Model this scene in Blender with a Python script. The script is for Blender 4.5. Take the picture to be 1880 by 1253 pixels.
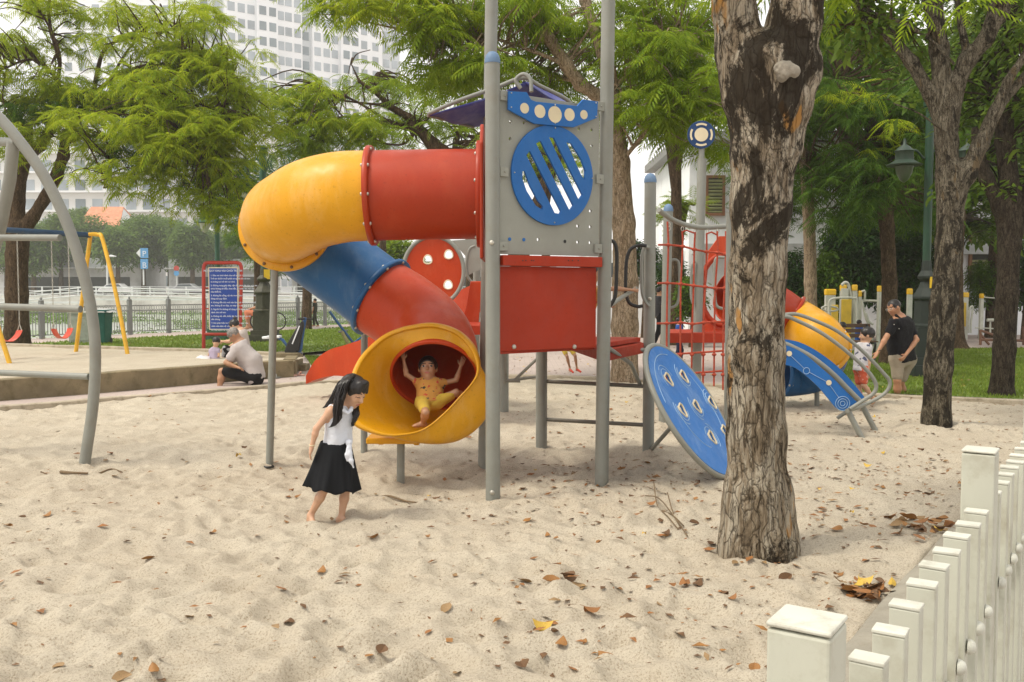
import bpy, bmesh, math, random
import numpy as np
from mathutils import Vector, Matrix
from mathutils.geometry import tessellate_polygon

S = bpy.context.scene
for o in list(bpy.data.objects):
    bpy.data.objects.remove(o, do_unlink=True)
random.seed(7); RNG = np.random.default_rng(7)
PI = math.pi

# ------------------------------------------------------------------ camera
F = 1750.0; CX, CY = 940.0, 626.5; CAMZ = 1.65
PITCH = math.atan(96.5 / F)
cd = bpy.data.cameras.new('camera'); cam = bpy.data.objects.new('camera', cd)
S.collection.objects.link(cam); S.camera = cam
cam.location = (0, 0, CAMZ); cam.rotation_euler = (PI/2 - PITCH, 0, 0)
cd.sensor_width = 36; cd.lens = F / 1880 * 36; cd.clip_start = .05; cd.clip_end = 3000
S.render.resolution_x = 1024; S.render.resolution_y = 682

# ------------------------------------------------------------------ world, sun, exposure
SUN_EL, SUN_AZ = math.radians(58), math.radians(-112)     # azimuth from +Y towards +X
w = bpy.data.worlds.new('World'); S.world = w; w.use_nodes = True
nt = w.node_tree; nt.nodes.clear()
sky = nt.nodes.new('ShaderNodeTexSky'); sky.sky_type = 'NISHITA'; sky.sun_disc = False
sky.sun_elevation = SUN_EL; sky.sun_rotation = SUN_AZ; sky.dust_density = 4
mx = nt.nodes.new('ShaderNodeMixRGB'); mx.inputs[0].default_value = .88
nt.links.new(sky.outputs[0], mx.inputs[1]); mx.inputs[2].default_value = (9.4, 9.15, 8.9, 1)   # overcast cloud deck
bg = nt.nodes.new('ShaderNodeBackground'); bg.inputs[1].default_value = .096
nt.links.new(mx.outputs[0], bg.inputs[0])
wo = nt.nodes.new('ShaderNodeOutputWorld'); nt.links.new(bg.outputs[0], wo.inputs[0])
sd = bpy.data.lights.new('sun', 'SUN'); sd.energy = 2.0; sd.angle = math.radians(16); sd.color = (1, .93, .80)
so = bpy.data.objects.new('sun', sd); S.collection.objects.link(so)
so.rotation_euler = Vector((-math.sin(SUN_AZ)*math.cos(SUN_EL), -math.cos(SUN_AZ)*math.cos(SUN_EL), -math.sin(SUN_EL))).to_track_quat('-Z', 'Y').to_euler()
S.view_settings.view_transform = 'Standard'; S.view_settings.look = 'None'
S.view_settings.exposure = 0.62; S.cycles.volume_bounces = 3; S.view_settings.gamma = 1; S.view_settings.use_curve_mapping = False

# ------------------------------------------------------------------ photo pixel -> point in the place
_c, _s = math.cos(PITCH), math.sin(PITCH)
def ray(px, py):
    u = (px-CX)/F; v = (py-CY)/F
    return Vector((u, _c - v*_s, -_s - v*_c))
def at(px, py, Y):
    d = ray(px, py); return Vector((0, 0, CAMZ)) + d*(Y/d.y)
def gp(px, py, z=0.0):
    d = ray(px, py); return Vector((0, 0, CAMZ)) + d*((z-CAMZ)/d.z)
def hitplane(px, py, o, n):
    d = ray(px, py); c = Vector((0, 0, CAMZ)); return c + d*((o-c).dot(n)/d.dot(n))
V = Vector

# ------------------------------------------------------------------ noise
def _h(i, j, k, s):
    n = (i*374761393 + j*668265263 + k*2147483647 + s*1274126177) & 0xffffffff
    n = ((n ^ (n >> 13))*1274126177) & 0xffffffff
    return ((n ^ (n >> 16)) & 0xffff)/65535.0
def vnoise(P, s=0):
    P = np.asarray(P, float); I = np.floor(P).astype(np.int64); f = P-I; f = f*f*(3-2*f)
    r = 0
    for a in (0, 1):
        for b in (0, 1):
            for c in (0, 1):
                wgt = (f[..., 0] if a else 1-f[..., 0])*(f[..., 1] if b else 1-f[..., 1])*(f[..., 2] if c else 1-f[..., 2])
                r = r + wgt*_h(I[..., 0]+a, I[..., 1]+b, I[..., 2]+c, s)
    return r*2-1
def fbm(P, o=4, s=0):
    r = 0; a = 1; P = np.asarray(P, float)
    for k in range(o):
        r = r + a*vnoise(P*(2.03**k), s+k); a *= .5
    return r

# ------------------------------------------------------------------ materials
def nodes(name):
    m = bpy.data.materials.new(name); m.use_nodes = True
    t = m.node_tree; b = t.nodes['Principled BSDF']; return m, t, b
def ramp(t, fac, stops):
    r = t.nodes.new('ShaderNodeValToRGB'); e = r.color_ramp.elements
    while len(e) < len(stops): e.new(.5)
    for x, (p, c) in zip(e, stops):
        x.position = p; x.color = (c[0], c[1], c[2], 1) if hasattr(c, '__len__') else (c, c, c, 1)
    t.links.new(fac, r.inputs[0]); return r.outputs[0]
def noise(t, scale, detail=4, stretch=None, rough=.55, coord='Object', dist=0):
    tc = t.nodes.new('ShaderNodeTexCoord'); n = t.nodes.new('ShaderNodeTexNoise')
    n.inputs['Scale'].default_value = scale; n.inputs['Detail'].default_value = detail
    n.inputs['Roughness'].default_value = rough; n.inputs['Distortion'].default_value = dist
    src = tc.outputs[coord]
    if stretch:
        mp = t.nodes.new('ShaderNodeMapping'); mp.inputs['Scale'].default_value = stretch
        t.links.new(src, mp.inputs[0]); src = mp.outputs[0]
    t.links.new(src, n.inputs['Vector']); return n.outputs['Fac']
def bump(t, b, h, strength, dist=.01):
    n = t.nodes.new('ShaderNodeBump'); n.inputs['Strength'].default_value = strength; n.inputs['Distance'].default_value = dist
    t.links.new(h, n.inputs['Height']); t.links.new(n.outputs[0], b.inputs['Normal'])
def mul(c, k): return tuple(min(1, x*k) for x in c)
def mixc(t, fac, a, b):
    m = t.nodes.new('ShaderNodeMixRGB')
    for i, x in ((0, fac), (1, a), (2, b)):
        if hasattr(x, 'is_output'): t.links.new(x, m.inputs[i])
        elif i == 0: m.inputs[0].default_value = x
        else: m.inputs[i].default_value = (x[0], x[1], x[2], 1)
    return m.outputs[0]
_M = {}
def M(name, col, rough=.6, var=.12, scale=6, bmp=0, bscale=60, metal=0, dirt=0, dirtcol=(.12, .10, .07), spec=.5, coat=0, stretch=None):
    if name in _M: return _M[name]
    m, t, b = nodes(name)
    c = ramp(t, noise(t, scale, 5, stretch), [(.3, mul(col, 1-var)), (.7, mul(col, 1+var))])
    if dirt:
        f = ramp(t, noise(t, scale*2.3, 7, rough=.7), [(.5, 0.0), (.72, dirt)])
        c = mixc(t, f, c, dirtcol)
    t.links.new(c, b.inputs['Base Color'])
    b.inputs['Roughness'].default_value = rough; b.inputs['Metallic'].default_value = metal
    b.inputs['Specular IOR Level'].default_value = spec; b.inputs['Coat Weight'].default_value = coat; b.inputs['Coat Roughness'].default_value = .25
    if bmp: bump(t, b, noise(t, bscale, 5, stretch), bmp)
    _M[name] = m; return m

# ------------------------------------------------------------------ mesh building
ORG = {}
def mk(name, verts, faces, mat, parent=None, smooth=False, mi=None):
    verts = np.asarray(verts, float).reshape(-1, 3)
    if parent is None:
        org = np.array([(verts[:, 0].min()+verts[:, 0].max())/2, (verts[:, 1].min()+verts[:, 1].max())/2, verts[:, 2].min()])
    else: org = np.array(ORG[parent.name])
    me = bpy.data.meshes.new(name)
    if isinstance(faces, np.ndarray):
        n, k = faces.shape
        me.vertices.add(len(verts)); me.vertices.foreach_set('co', (verts-org).ravel())
        me.loops.add(n*k); me.loops.foreach_set('vertex_index', faces.astype(np.int32).ravel())
        me.polygons.add(n); me.polygons.foreach_set('loop_start', np.arange(0, n*k, k, dtype=np.int32))
        me.update(calc_edges=True); me.validate()
    else:
        me.from_pydata([tuple(v) for v in verts-org], [], faces); me.update()
    for m in (mat if isinstance(mat, (list, tuple)) else [mat]): me.materials.append(m)
    if mi is not None: me.polygons.foreach_set('material_index', np.asarray(mi, np.int32))
    if smooth: me.polygons.foreach_set('use_smooth', [True]*len(me.polygons))
    o = bpy.data.objects.new(name, me); S.collection.objects.link(o)
    if parent is None: o.location = org
    else: o.parent = parent
    ORG[o.name] = org; return o
def tag(o, label=None, cat=None, group=None, kind=None):
    if label: o['label'] = label
    if cat: o['category'] = cat
    if group: o['group'] = group
    if kind: o['kind'] = kind
    return o
def thing(name, loc, label, cat, group=None):
    o = bpy.data.objects.new(name, None); S.collection.objects.link(o); o.location = loc
    o.empty_display_size = .2; ORG[o.name] = np.array(tuple(loc), float)
    return tag(o, label, cat, group)
def spline(pts, n=8):
    """Catmull-Rom through rows of any width"""
    P = np.asarray([tuple(p) for p in pts], float)
    if len(P) < 3: return np.array([P[0]+(P[-1]-P[0])*i/n for i in range(n+1)])
    Q = np.vstack([2*P[0]-P[1], P, 2*P[-1]-P[-2]]); out = []
    for i in range(1, len(Q)-2):
        a, b, c, d = Q[i-1], Q[i], Q[i+1], Q[i+2]
        for k in range(n):
            t = k/n; out.append(.5*((2*b)+(c-a)*t+(2*a-5*b+4*c-d)*t*t+(-a+3*b-3*c+d)*t**3))
    out.append(P[-1]); return np.array(out)
class MB:
    def __init__(s): s.v = []; s.f = []; s.m = []; s.cur = 0; s.pc = []
    def add(s, v, f):
        s.pc.append((list(v), f)); o = len(s.v); s.v += [tuple(x) for x in v]; s.f += [tuple(i+o for i in q) for q in f]; s.m += [s.cur]*len(f); return s
    def box(s, c, size, rz=0, rot=None):
        R = rot if rot is not None else Matrix.Rotation(rz, 3, 'Z')
        a, b, h = [x/2 for x in size]; c = V(c)
        vs = [c + R @ V((x*a, y*b, z*h)) for x in (-1, 1) for y in (-1, 1) for z in (-1, 1)]
        return s.add(vs, [(0, 1, 3, 2), (4, 6, 7, 5), (0, 4, 5, 1), (2, 3, 7, 6), (0, 2, 6, 4), (1, 5, 7, 3)])
    def tube(s, pts, r, seg=10, caps=True, wob=0, close=False):
        P = [V(p) for p in pts]; n = len(P); rr = r if hasattr(r, '__len__') else [r]*n
        T = []
        for i in range(n):
            if close: t = P[(i+1) % n]-P[i-1]
            else: t = P[min(i+1, n-1)]-P[max(i-1, 0)]
            T.append(t.normalized() if t.length > 1e-9 else V((0, 0, 1)))
        u = T[0].orthogonal().normalized(); vs = []; fs = []
        for i in range(n):
            u = (u - T[i]*u.dot(T[i])); u = u.normalized() if u.length > 1e-6 else T[i].orthogonal().normalized()
            w_ = T[i].cross(u)
            for k in range(seg):
                a = 2*PI*k/seg; q = rr[i]*(1+wob*math.sin(3*a+i*.7)*.5+wob*random.uniform(-.5, .5) if wob else 1)
                vs.append(P[i]+(u*math.cos(a)+w_*math.sin(a))*q)
        for i in range(n if close else n-1):
            for k in range(seg):
                a, b = i*seg+k, i*seg+(k+1) % seg; j = (i+1) % n
                fs.append((a, b, j*seg+(k+1) % seg, j*seg+k))
        if caps and not close:
            fs.append(tuple(range(seg-1, -1, -1))); fs.append(tuple((n-1)*seg+k for k in range(seg)))
        return s.add(vs, fs)
    def sphere(s, c, r, seg=12, rings=8, half=None):
        R = r if hasattr(r, '__len__') else (r, r, r); c = V(c); vs = []; fs = []
        for i in range(rings+1):
            th = PI*i/rings*(.5 if half else 1)
            for k in range(seg):
                a = 2*PI*k/seg; vs.append(c+V((R[0]*math.sin(th)*math.cos(a), R[1]*math.sin(th)*math.sin(a), R[2]*math.cos(th))))
        for i in range(rings):
            for k in range(seg):
                a, b = i*seg+k, i*seg+(k+1) % seg; fs.append((a, a+seg, b+seg, b))
        return s.add(vs, fs)
    def lathe(s, base, prof, seg=16, axis=None):
        b = V(base); ax = V(axis).normalized() if axis else V((0, 0, 1)); u = ax.orthogonal().normalized(); w_ = ax.cross(u)
        vs = []; fs = []
        for (r, z) in prof:
            for k in range(seg):
                a = 2*PI*k/seg; vs.append(b+ax*z+(u*math.cos(a)+w_*math.sin(a))*r)
        for i in range(len(prof)-1):
            for k in range(seg):
                a, c = i*seg+k, i*seg+(k+1) % seg; fs.append((a, c, c+seg, a+seg))
        fs.append(tuple(range(seg-1, -1, -1))); fs.append(tuple((len(prof)-1)*seg+k for k in range(seg)))
        return s.add(vs, fs)
    def plate(s, o, eu, ev, outline, th, holes=()):
        """flat plate with holes in the plane o + u*eu + v*ev, thickness th along the normal"""
        o = V(o); eu = V(eu); ev = V(ev); n = eu.cross(ev).normalized()
        loops = [outline]+list(holes); flat = [p for l in loops for p in l]
        tris = tessellate_polygon([[V((p[0], p[1], 0)) for p in l] for l in loops])
        N = len(flat)
        vs = [o+eu*p[0]+ev*p[1]+n*th/2 for p in flat]+[o+eu*p[0]+ev*p[1]-n*th/2 for p in flat]
        fs = [tuple(t) for t in tris]+[tuple(N+i for i in reversed(t)) for t in tris]
        b = 0
        for l in loops:
            k = len(l)
            for i in range(k): fs.append((b+i, b+(i+1) % k, N+b+(i+1) % k, N+b+i))
            b += k
        return s.add(vs, fs)
    def each(s, name, mat, parent=None, smooth=False, bev=0):
        return [MB().add(v, f).build(name, mat, parent, smooth, bev) for v, f in s.pc]
    def build(s, name, mat, parent=None, smooth=False, bev=0, mi=False):
        o = mk(name, s.v, s.f, mat, parent, smooth, s.m if mi else None)
        bm = bmesh.new(); bm.from_mesh(o.data); bmesh.ops.recalc_face_normals(bm, faces=bm.faces); bm.to_mesh(o.data); bm.free()
        if bev:
            q = o.modifiers.new('bevel', 'BEVEL'); q.width = bev; q.segments = 2; q.limit_method = 'ANGLE'; q.angle_limit = math.radians(40)
        elif smooth:
            for e in o.data.edges: pass
            try: o.data.set_sharp_from_angle(angle=math.radians(50))
            except Exception: pass
        return o
def circ(cx, cy, rx, ry=None, n=28, a0=0):
    ry = rx if ry is None else ry
    return [(cx+rx*math.cos(a0+2*PI*k/n), cy+ry*math.sin(a0+2*PI*k/n)) for k in range(n)]

# ------------------------------------------------------------------ smooth solids (signed distance -> surface nets)
class SDF:
    def __init__(s): s.it = []
    def cap(s, a, b, ra, rb=None, k=.02, op='u'):
        rb = ra if rb is None else rb; s.it.append(('c', np.array(tuple(a)), np.array(tuple(b)), ra, rb, k, op)); return s
    def chain(s, pts, rs, k=.02, op='u'):
        for i in range(len(pts)-1): s.cap(pts[i], pts[i+1], rs[i], rs[i+1], k, op)
        return s
    def ell(s, c, r, R=None, k=.02, op='u'):
        s.it.append(('e', np.array(tuple(c)), np.array(r, float), np.array(R) if R is not None else np.eye(3), 0, k, op)); return s
    def cut(s, p, n, k=.004): s.it.append(('p', np.array(tuple(p)), np.array(tuple(V(n).normalized())), 0, 0, k, 'i')); return s
    def mesh(s, h):
        lo = np.full(3, 1e9); hi = -lo
        def bnd(i):
            if i[0] == 'c': m = max(i[3], i[4]); return np.minimum(i[1], i[2])-m, np.maximum(i[1], i[2])+m
            m = i[2].max(); return i[1]-m, i[1]+m
        for i in s.it:
            if i[6] == 'u':
                a, b = bnd(i); lo = np.minimum(lo, a-i[5]*.5); hi = np.maximum(hi, b+i[5]*.5)
        lo -= 3*h; hi += 3*h; n = np.ceil((hi-lo)/h).astype(int)+1
        D = np.full(n, 10*h, np.float32); ax = [lo[k]+h*np.arange(n[k]) for k in range(3)]
        for i in s.it:
            if i[0] == 'p':
                X = (ax[0][:, None, None]-i[1][0])*i[2][0]+(ax[1][None, :, None]-i[1][1])*i[2][1]+(ax[2][None, None, :]-i[1][2])*i[2][2]
                D = np.maximum(D, X.astype(np.float32)); continue
            a, b = bnd(i); m = i[5]+4*h
            i0 = np.clip(((a-m-lo)/h).astype(int), 0, n); i1 = np.clip(((b+m-lo)/h).astype(int)+2, 0, n)
            if (i1 <= i0).any(): continue
            sl = tuple(slice(i0[k], i1[k]) for k in range(3))
            X = ax[0][sl[0]][:, None, None]; Y = ax[1][sl[1]][None, :, None]; Z = ax[2][sl[2]][None, None, :]
            if i[0] == 'c':
                ba = i[2]-i[1]; L = max(ba@ba, 1e-12); x, y, z = X-i[1][0], Y-i[1][1], Z-i[1][2]
                t = np.clip((x*ba[0]+y*ba[1]+z*ba[2])/L, 0, 1)
                d = np.sqrt((x-t*ba[0])**2+(y-t*ba[1])**2+(z-t*ba[2])**2)-(i[3]+(i[4]-i[3])*t)
            else:
                x, y, z = X-i[1][0], Y-i[1][1], Z-i[1][2]; R = i[3]; r = i[2]
                q = [(x*R[0][k]+y*R[1][k]+z*R[2][k]) for k in range(3)]
                k0 = np.sqrt(sum((q[k]/r[k])**2 for k in range(3))); k1 = np.sqrt(sum((q[k]/r[k]**2)**2 for k in range(3)))
                d = k0*(k0-1)/np.maximum(k1, 1e-9)
            A = D[sl]; k = i[5]
            if i[6] == 'u': hh = np.maximum(k-np.abs(A-d), 0)/k; D[sl] = np.minimum(A, d)-hh*hh*k*.25
            else: hh = np.maximum(k-np.abs(A+d), 0)/k; D[sl] = np.maximum(A, -d)+hh*hh*k*.25
        return nets(D, lo, h)
def nets(D, lo, h):
    I = D < 0; c = [D[a:a+D.shape[0]-1 if a else -1, b:b+D.shape[1]-1 if b else -1, e:e+D.shape[2]-1 if e else -1] for a in (0, 1) for b in (0, 1) for e in (0, 1)]
    ins = sum((x < 0).astype(np.int8) for x in c); act = (ins > 0) & (ins < 8)
    idx = np.full(act.shape, -1, np.int64); ids = np.argwhere(act); idx[act] = np.arange(len(ids))
    cv = np.stack([x[act] for x in c], 1); off = np.array([(a, b, e) for a in (0, 1) for b in (0, 1) for e in (0, 1)], float)
    acc = np.zeros((len(ids), 3)); cnt = np.zeros(len(ids))
    for p in range(8):
        for q in range(p+1, 8):
            if abs(off[p]-off[q]).sum() != 1: continue
            a, b = cv[:, p], cv[:, q]; m = (a < 0) != (b < 0); t = np.where(m, a/np.where(m, a-b, 1), 0)
            acc[m] += (off[p]+(off[q]-off[p])*t[:, None])[m]; cnt[m] += 1
    vs = lo+h*(ids+acc/np.maximum(cnt, 1)[:, None]); fs = []
    for axn in range(3):
        A = np.moveaxis(I, axn, 0); Ix = np.moveaxis(idx, axn, 0)
        e = A[:-1, 1:-1, 1:-1] != A[1:, 1:-1, 1:-1]; w_ = np.argwhere(e)
        if not len(w_): continue
        x, y, z = w_[:, 0], w_[:, 1]+1, w_[:, 2]+1
        q = np.stack([Ix[x, y-1, z-1], Ix[x, y, z-1], Ix[x, y, z], Ix[x, y-1, z]], 1)
        fl = A[x+1, y, z] if True else None
        if axn == 1: fl = ~fl
        q[fl] = q[fl][:, ::-1]; fs.append(q)
    return vs, np.vstack(fs)
def vnormals(v, f):
    n = np.cross(v[f[:, 2]]-v[f[:, 0]], v[f[:, 3]]-v[f[:, 1]]); N = np.zeros_like(v)
    for k in range(4): np.add.at(N, f[:, k], n)
    return N/np.maximum(np.linalg.norm(N, axis=1), 1e-12)[:, None]
# ================================================================== THE SETTING
# far edge of the main sand pit (plan view), and the right kerb by the white fence
PIT = [(-16, 5.2), (-12, 8.2), (-6.9, 12.8), (-3.5, 16.2), (-1.0, 17.7), (1.55, 17.1), (5.6, 14.25), (7.3, 13.45), (13, 11.0), (18, 9)]
def pit_far(x): return np.interp(x, [p[0] for p in PIT], [p[1] for p in PIT])
def strip_x(y): return 1.96+.686*(y-4.9)
def sandz(X, Y):
    P = np.stack([X, Y, X*0], -1)
    z = .020*fbm(P*1.1, 3, 3)+.015*fbm(P*np.array([3.6, 4.6, 1]), 3, 9)
    r = 1-np.abs(vnoise(P*5.5+11, 21)); z = z+.013*r*r
    r = 1-np.abs(vnoise(P*12+5, 22)); z = z+.011*r*r+.005*vnoise(P*26, 23)
    return z
for_foot = []
_rf = random.Random(5)
for i in range(2300):
    y = 3.2+14*_rf.random()**1.3; x = _rf.uniform(-.62*y-.5, min(.62*y+.5, strip_x(y)-.1))
    for_foot.append((x, y, _rf.uniform(.05, .11), _rf.uniform(.09, .17), _rf.uniform(0, PI), _rf.uniform(.012, .034)))
MOUNDS = [(-.15, 7.44, .3, -.02), (1.3, 9.4, .35, .03), (.3, 9.6, .35, .04), (.79, 8.05, .3, -.02), (2.6, 5.85, .5, .05), (.5, 8.6, .9, -.03), (-1.2, 8.1, .3, .02), (4.95, 11.1, .5, .05)]
for _px, _py in ((905, 918), (1104, 889), (1190, 838), (994, 832), (888, 862), (493, 862), (668, 835), (735, 888), (155, 858), (1322, 898)):
    _g = gp(_px, _py); MOUNDS += [(_g.x+.03, _g.y+.05, .17, .028), (_g.x-.16, _g.y-.05, .12, .014)]
MOUNDS += [(-.98, 7.75, .42, -.05), (-1.35, 7.45, .3, .02)]
def gz_arr(X, Y):
    z = sandz(X, Y)
    for (x, y, a, b, t, d) in for_foot:
        dx = X-x; dy = Y-y; m = (np.abs(dx) < .5) & (np.abs(dy) < .5)
        if not m.any(): continue
        u = (dx[m]*math.cos(t)+dy[m]*math.sin(t))/b; v = (-dx[m]*math.sin(t)+dy[m]*math.cos(t))/a
        q = u*u+v*v; z[m] += -d*np.exp(-q*1.5)+d*.42*np.exp(-(np.sqrt(q)-1.55)**2*5)
    for (x, y, r, d) in MOUNDS: z = z+d*np.exp(-((X-x)**2+(Y-y)**2)/(r*r))
    return z
def gz(x, y): return float(gz_arr(np.array([x], float), np.array([y], float))[0])
ny, nx = 800, 620
ys = 1.2*np.exp(np.linspace(0, math.log(18.6/1.2), ny)); us = np.linspace(-1, 1, nx)
YY = np.repeat(ys[:, None], nx, 1); XX = us[None, :]*(.66*YY+2.5)
Z = np.empty_like(XX)
for i in range(0, ny, 40): Z[i:i+40] = gz_arr(XX[i:i+40].ravel(), YY[i:i+40].ravel()).reshape(-1, nx)
out = np.maximum(YY-pit_far(XX), (XX-strip_x(YY))*.8)
Z = np.where(out > 0, Z-np.clip(out*4, 0, .35), Z)
vs = np.stack([XX, YY, Z], -1).reshape(-1, 3)
a = (np.arange(ny-1)[:, None]*nx+np.arange(nx-1)[None, :]).ravel()
m, t, b = nodes('sand')
n1 = noise(t, 1.6, 6); n2 = noise(t, 90, 3, rough=.8); n3 = noise(t, 14, 6, rough=.7)
c = ramp(t, n1, [(.3, (.56, .485, .37)), (.7, (.66, .59, .465))])
c = mixc(t, ramp(t, n2, [(.36, .75), (.5, 0.0)]), c, (.30, .22, .14))
c = mixc(t, ramp(t, n3, [(.62, 0.0), (.72, .35)]), c, (.36, .27, .17))
c = mixc(t, ramp(t, noise(t, 260, 2, rough=.8), [(.55, 0.0), (.66, .6)]), c, (.80, .73, .60))
t.links.new(c, b.inputs['Base Color']); b.inputs['Roughness'].default_value = .95; b.inputs['Specular IOR Level'].default_value = .15
hm = t.nodes.new('ShaderNodeMath'); hm.operation = 'ADD'; t.links.new(noise(t, 45, 6, rough=.75), hm.inputs[0]); t.links.new(noise(t, 180, 3), hm.inputs[1])
bump(t, b, hm.outputs[0], .85, .014)
MSAND = m
tag(mk('sand', vs, np.stack([a, a+1, a+nx+1, a+nx], 1), m, smooth=True), kind='structure')

# paving
def paving(name, c1, c2, joints=True):
    m, t, b = nodes(name)
    c = ramp(t, noise(t, .9, 6), [(.3, c1), (.7, c2)])
    c = mixc(t, ramp(t, noise(t, 30, 5, rough=.8), [(.45, .0), (.7, .4)]), c, mul(c1, .7))
    if joints:
        tc = t.nodes.new('ShaderNodeTexCoord'); bk = t.nodes.new('ShaderNodeTexBrick'); bk.inputs['Scale'].default_value = 2.2
        bk.inputs['Mortar Size'].default_value = .012; bk.inputs['Color1'].default_value = bk.inputs['Color2'].default_value = (0, 0, 0, 1); bk.inputs['Mortar'].default_value = (.5, .5, .5, 1)
        t.links.new(tc.outputs['Object'], bk.inputs['Vector']); c = mixc(t, bk.outputs['Color'], c, mul(c1, .5))
    t.links.new(c, b.inputs['Base Color']); b.inputs['Roughness'].default_value = .9; bump(t, b, noise(t, 60, 5), .3)
    return m
MPAVE = paving('paving', (.42, .34, .30), (.52, .43, .38)); MPATH = paving('path', (.36, .31, .27), (.45, .39, .34))
def sheet(name, poly, z, mat, kind='structure'):
    vs = [(x, y, z if not hasattr(z, '__call__') else z(x, y)) for x, y in poly]
    o = mk(name, vs, [tuple(range(len(vs)))], mat)
    bm = bmesh.new(); bm.from_mesh(o.data)
    for f in bm.faces:
        if f.normal.z < 0: f.normal_flip()
    bmesh.ops.triangulate(bm, faces=bm.faces); bm.to_mesh(o.data); bm.free()
    return tag(o, kind=kind)
FD = V((.54, .842, 0)).normalized()                      # direction of the river railing
FB0 = V((-12.3, 34.8, 0))                                # a point on it
def fline(s, off=0.0):
    p = FB0+FD*s; n = V((FD.y, -FD.x, 0)); return p+n*off      # off > 0: to the park side
q0, q1 = fline(-60, -.25), fline(40, -.25)
sheet('ground', [(-300, -40), (300, -40), (300, 3000), (90, 3000), (q1.x+0.0, q1.y), (q0.x, q0.y), (-300, q0.y-40)], -.40, MPAVE)
# park paving round the pit: everything on the park side of the river, beyond the pit's edge
far = [(x, y+.02) for x, y in PIT]
sheet('paving', [(-43, -13), (-16, 5.2)]+far[1:-1]+[(18, 9), (60, -10), (90, 60), (20, 110), (q1.x, q1.y), (q0.x, q0.y)], .045, MPAVE)
# strip of bare concrete outside the sand on the fence side, and the walk where the photographer stands
sheet('pavement', [(strip_x(-6)+.2, -6), (strip_x(13)+.2, 13), (30, 13), (30, -6)], .035, MPATH)
# river and far bank
m, t, b = nodes('water')
c = ramp(t, noise(t, .05, 6, (1, 3.0, 1), rough=.65), [(.42, (.35, .37, .33)), (.52, (.42, .44, .38)), (.55, (.16, .26, .07)), (.7, (.30, .42, .14))])
t.links.new(c, b.inputs['Base Color']); b.inputs['Roughness'].default_value = .35; bump(t, b, noise(t, 1.5, 6), .3, .1)
sheet('water', [(q0.x, q0.y), (q1.x, q1.y), (90, 119), (-150, 119), (-250, 60)], -1.25, m)
MBANK = M('quay_concrete', (.60, .58, .53), .9, .2, .5, dirt=.5)
bk = MB(); bk.box((-60, 117, -.5), (300, .8, 2.6)); tag(bk.build('quay', MBANK), kind='structure')
sheet('far_bank', [(-400, 117.4), (200, 117.4), (400, 3000), (-900, 3000)], .82, MPATH)
# river wall on the near side
bk = MB(); L = (q1-q0).length; mid = (q0+q1)/2; bk.box((mid.x, mid.y, -.68), (.3, L, 1.42), rz=-math.atan2(FD.x, FD.y)); tag(bk.build('river_wall', MBANK), kind='structure')

# kerb of the pit (low, weathered), broken into segments' real line
MCONC = M('weathered_concrete', (.42, .36, .27), .95, .2, 3, bmp=.6, bscale=40, dirt=.75, dirtcol=(.15, .12, .06))
MCONC2 = M('mossy_concrete', (.22, .175, .10), .95, .3, 2.2, bmp=.7, bscale=30, dirt=.85, dirtcol=(.09, .075, .03))
def kerb(name, line, wd, z0, z1, mat, closed=False):
    P = [V((x, y, 0)) for x, y in line]; n = len(P); prof = []
    fine = []
    for i in range(n-1):
        k = max(1, int((P[i+1]-P[i]).length/.35))
        for j in range(k): fine.append(P[i].lerp(P[i+1], j/k))
    fine.append(P[-1]); vs = []; fs = []
    for i, p in enumerate(fine):
        tt = (fine[min(i+1, len(fine)-1)]-fine[max(i-1, 0)]).normalized(); nn = V((-tt.y, tt.x, 0))
        jz = random.uniform(-.006, .006); w2 = wd/2+random.uniform(-.006, .006)
        for (a_, z_) in ((-w2, z0), (-w2, z1-.012), (-w2+.015, z1), (w2-.015, z1), (w2, z1-.012), (w2, z0)): vs.append(p+nn*a_+V((0, 0, z_+(jz if z_ > z0 else 0))))
    for i in range(len(fine)-1):
        for k in range(6): a_ = i*6+k; b_ = i*6+(k+1) % 6; fs.append((a_, b_, b_+6, a_+6))
    fs += [(0, 1, 2, 3, 4, 5), tuple((len(fine)-1)*6+5-k for k in range(6))]
    q = MB(); q.add(vs, fs); return tag(q.build(name, mat), kind='structure')
kerb('kerb', [(x, y-.02) for x, y in PIT], .13, -.4, .072, MCONC)
# raised sand pit of the swings with its retaining wall
W = [(-17, 4.6), (-7.34, 13.66), (-6.3, 14.75), (-5.1, 16.25), (-4.05, 17.35)]
R_ = [(-4.05, 17.35), (-4.35, 18.9), (-6.2, 20.1), (-12, 22.3), (-26, 26)]
kerb('retaining_wall', W, .22, -.1, .355, MCONC2); kerb('pit_kerb', R_[1:], .16, -.1, .37, MCONC)
kerb('wall_end', [(-4.1, 17.5), (-4.33, 18.8)], .22, -.1, .35, MCONC2)
N = 90; vs = []; fs = []
for i in range(N+1):
    for j in range(N+1):
        u = i/N; v = j/N
        fx = -26+u*(22.0); fy = np.interp(fx, [-17, -7.34, -6.3, -5.1, -4.05], [4.6, 13.66, 14.75, 16.25, 17.35]); ry = np.interp(fx, [-26, -12, -6.2, -4.35, -4.0], [26, 22.3, 20.1, 18.9, 18.4])
        vs.append((fx, fy+(ry-fy)*v, .31))
vs = np.array(vs); vs[:, 2] += .02*fbm(vs*1.4, 4, 2)
a = (np.arange(N)[:, None]*(N+1)+np.arange(N)[None, :]).ravel()
tag(mk('swing_sand', vs, np.stack([a, a+N+1, a+N+2, a+1], 1), MSAND, smooth=True), kind='structure')

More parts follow.
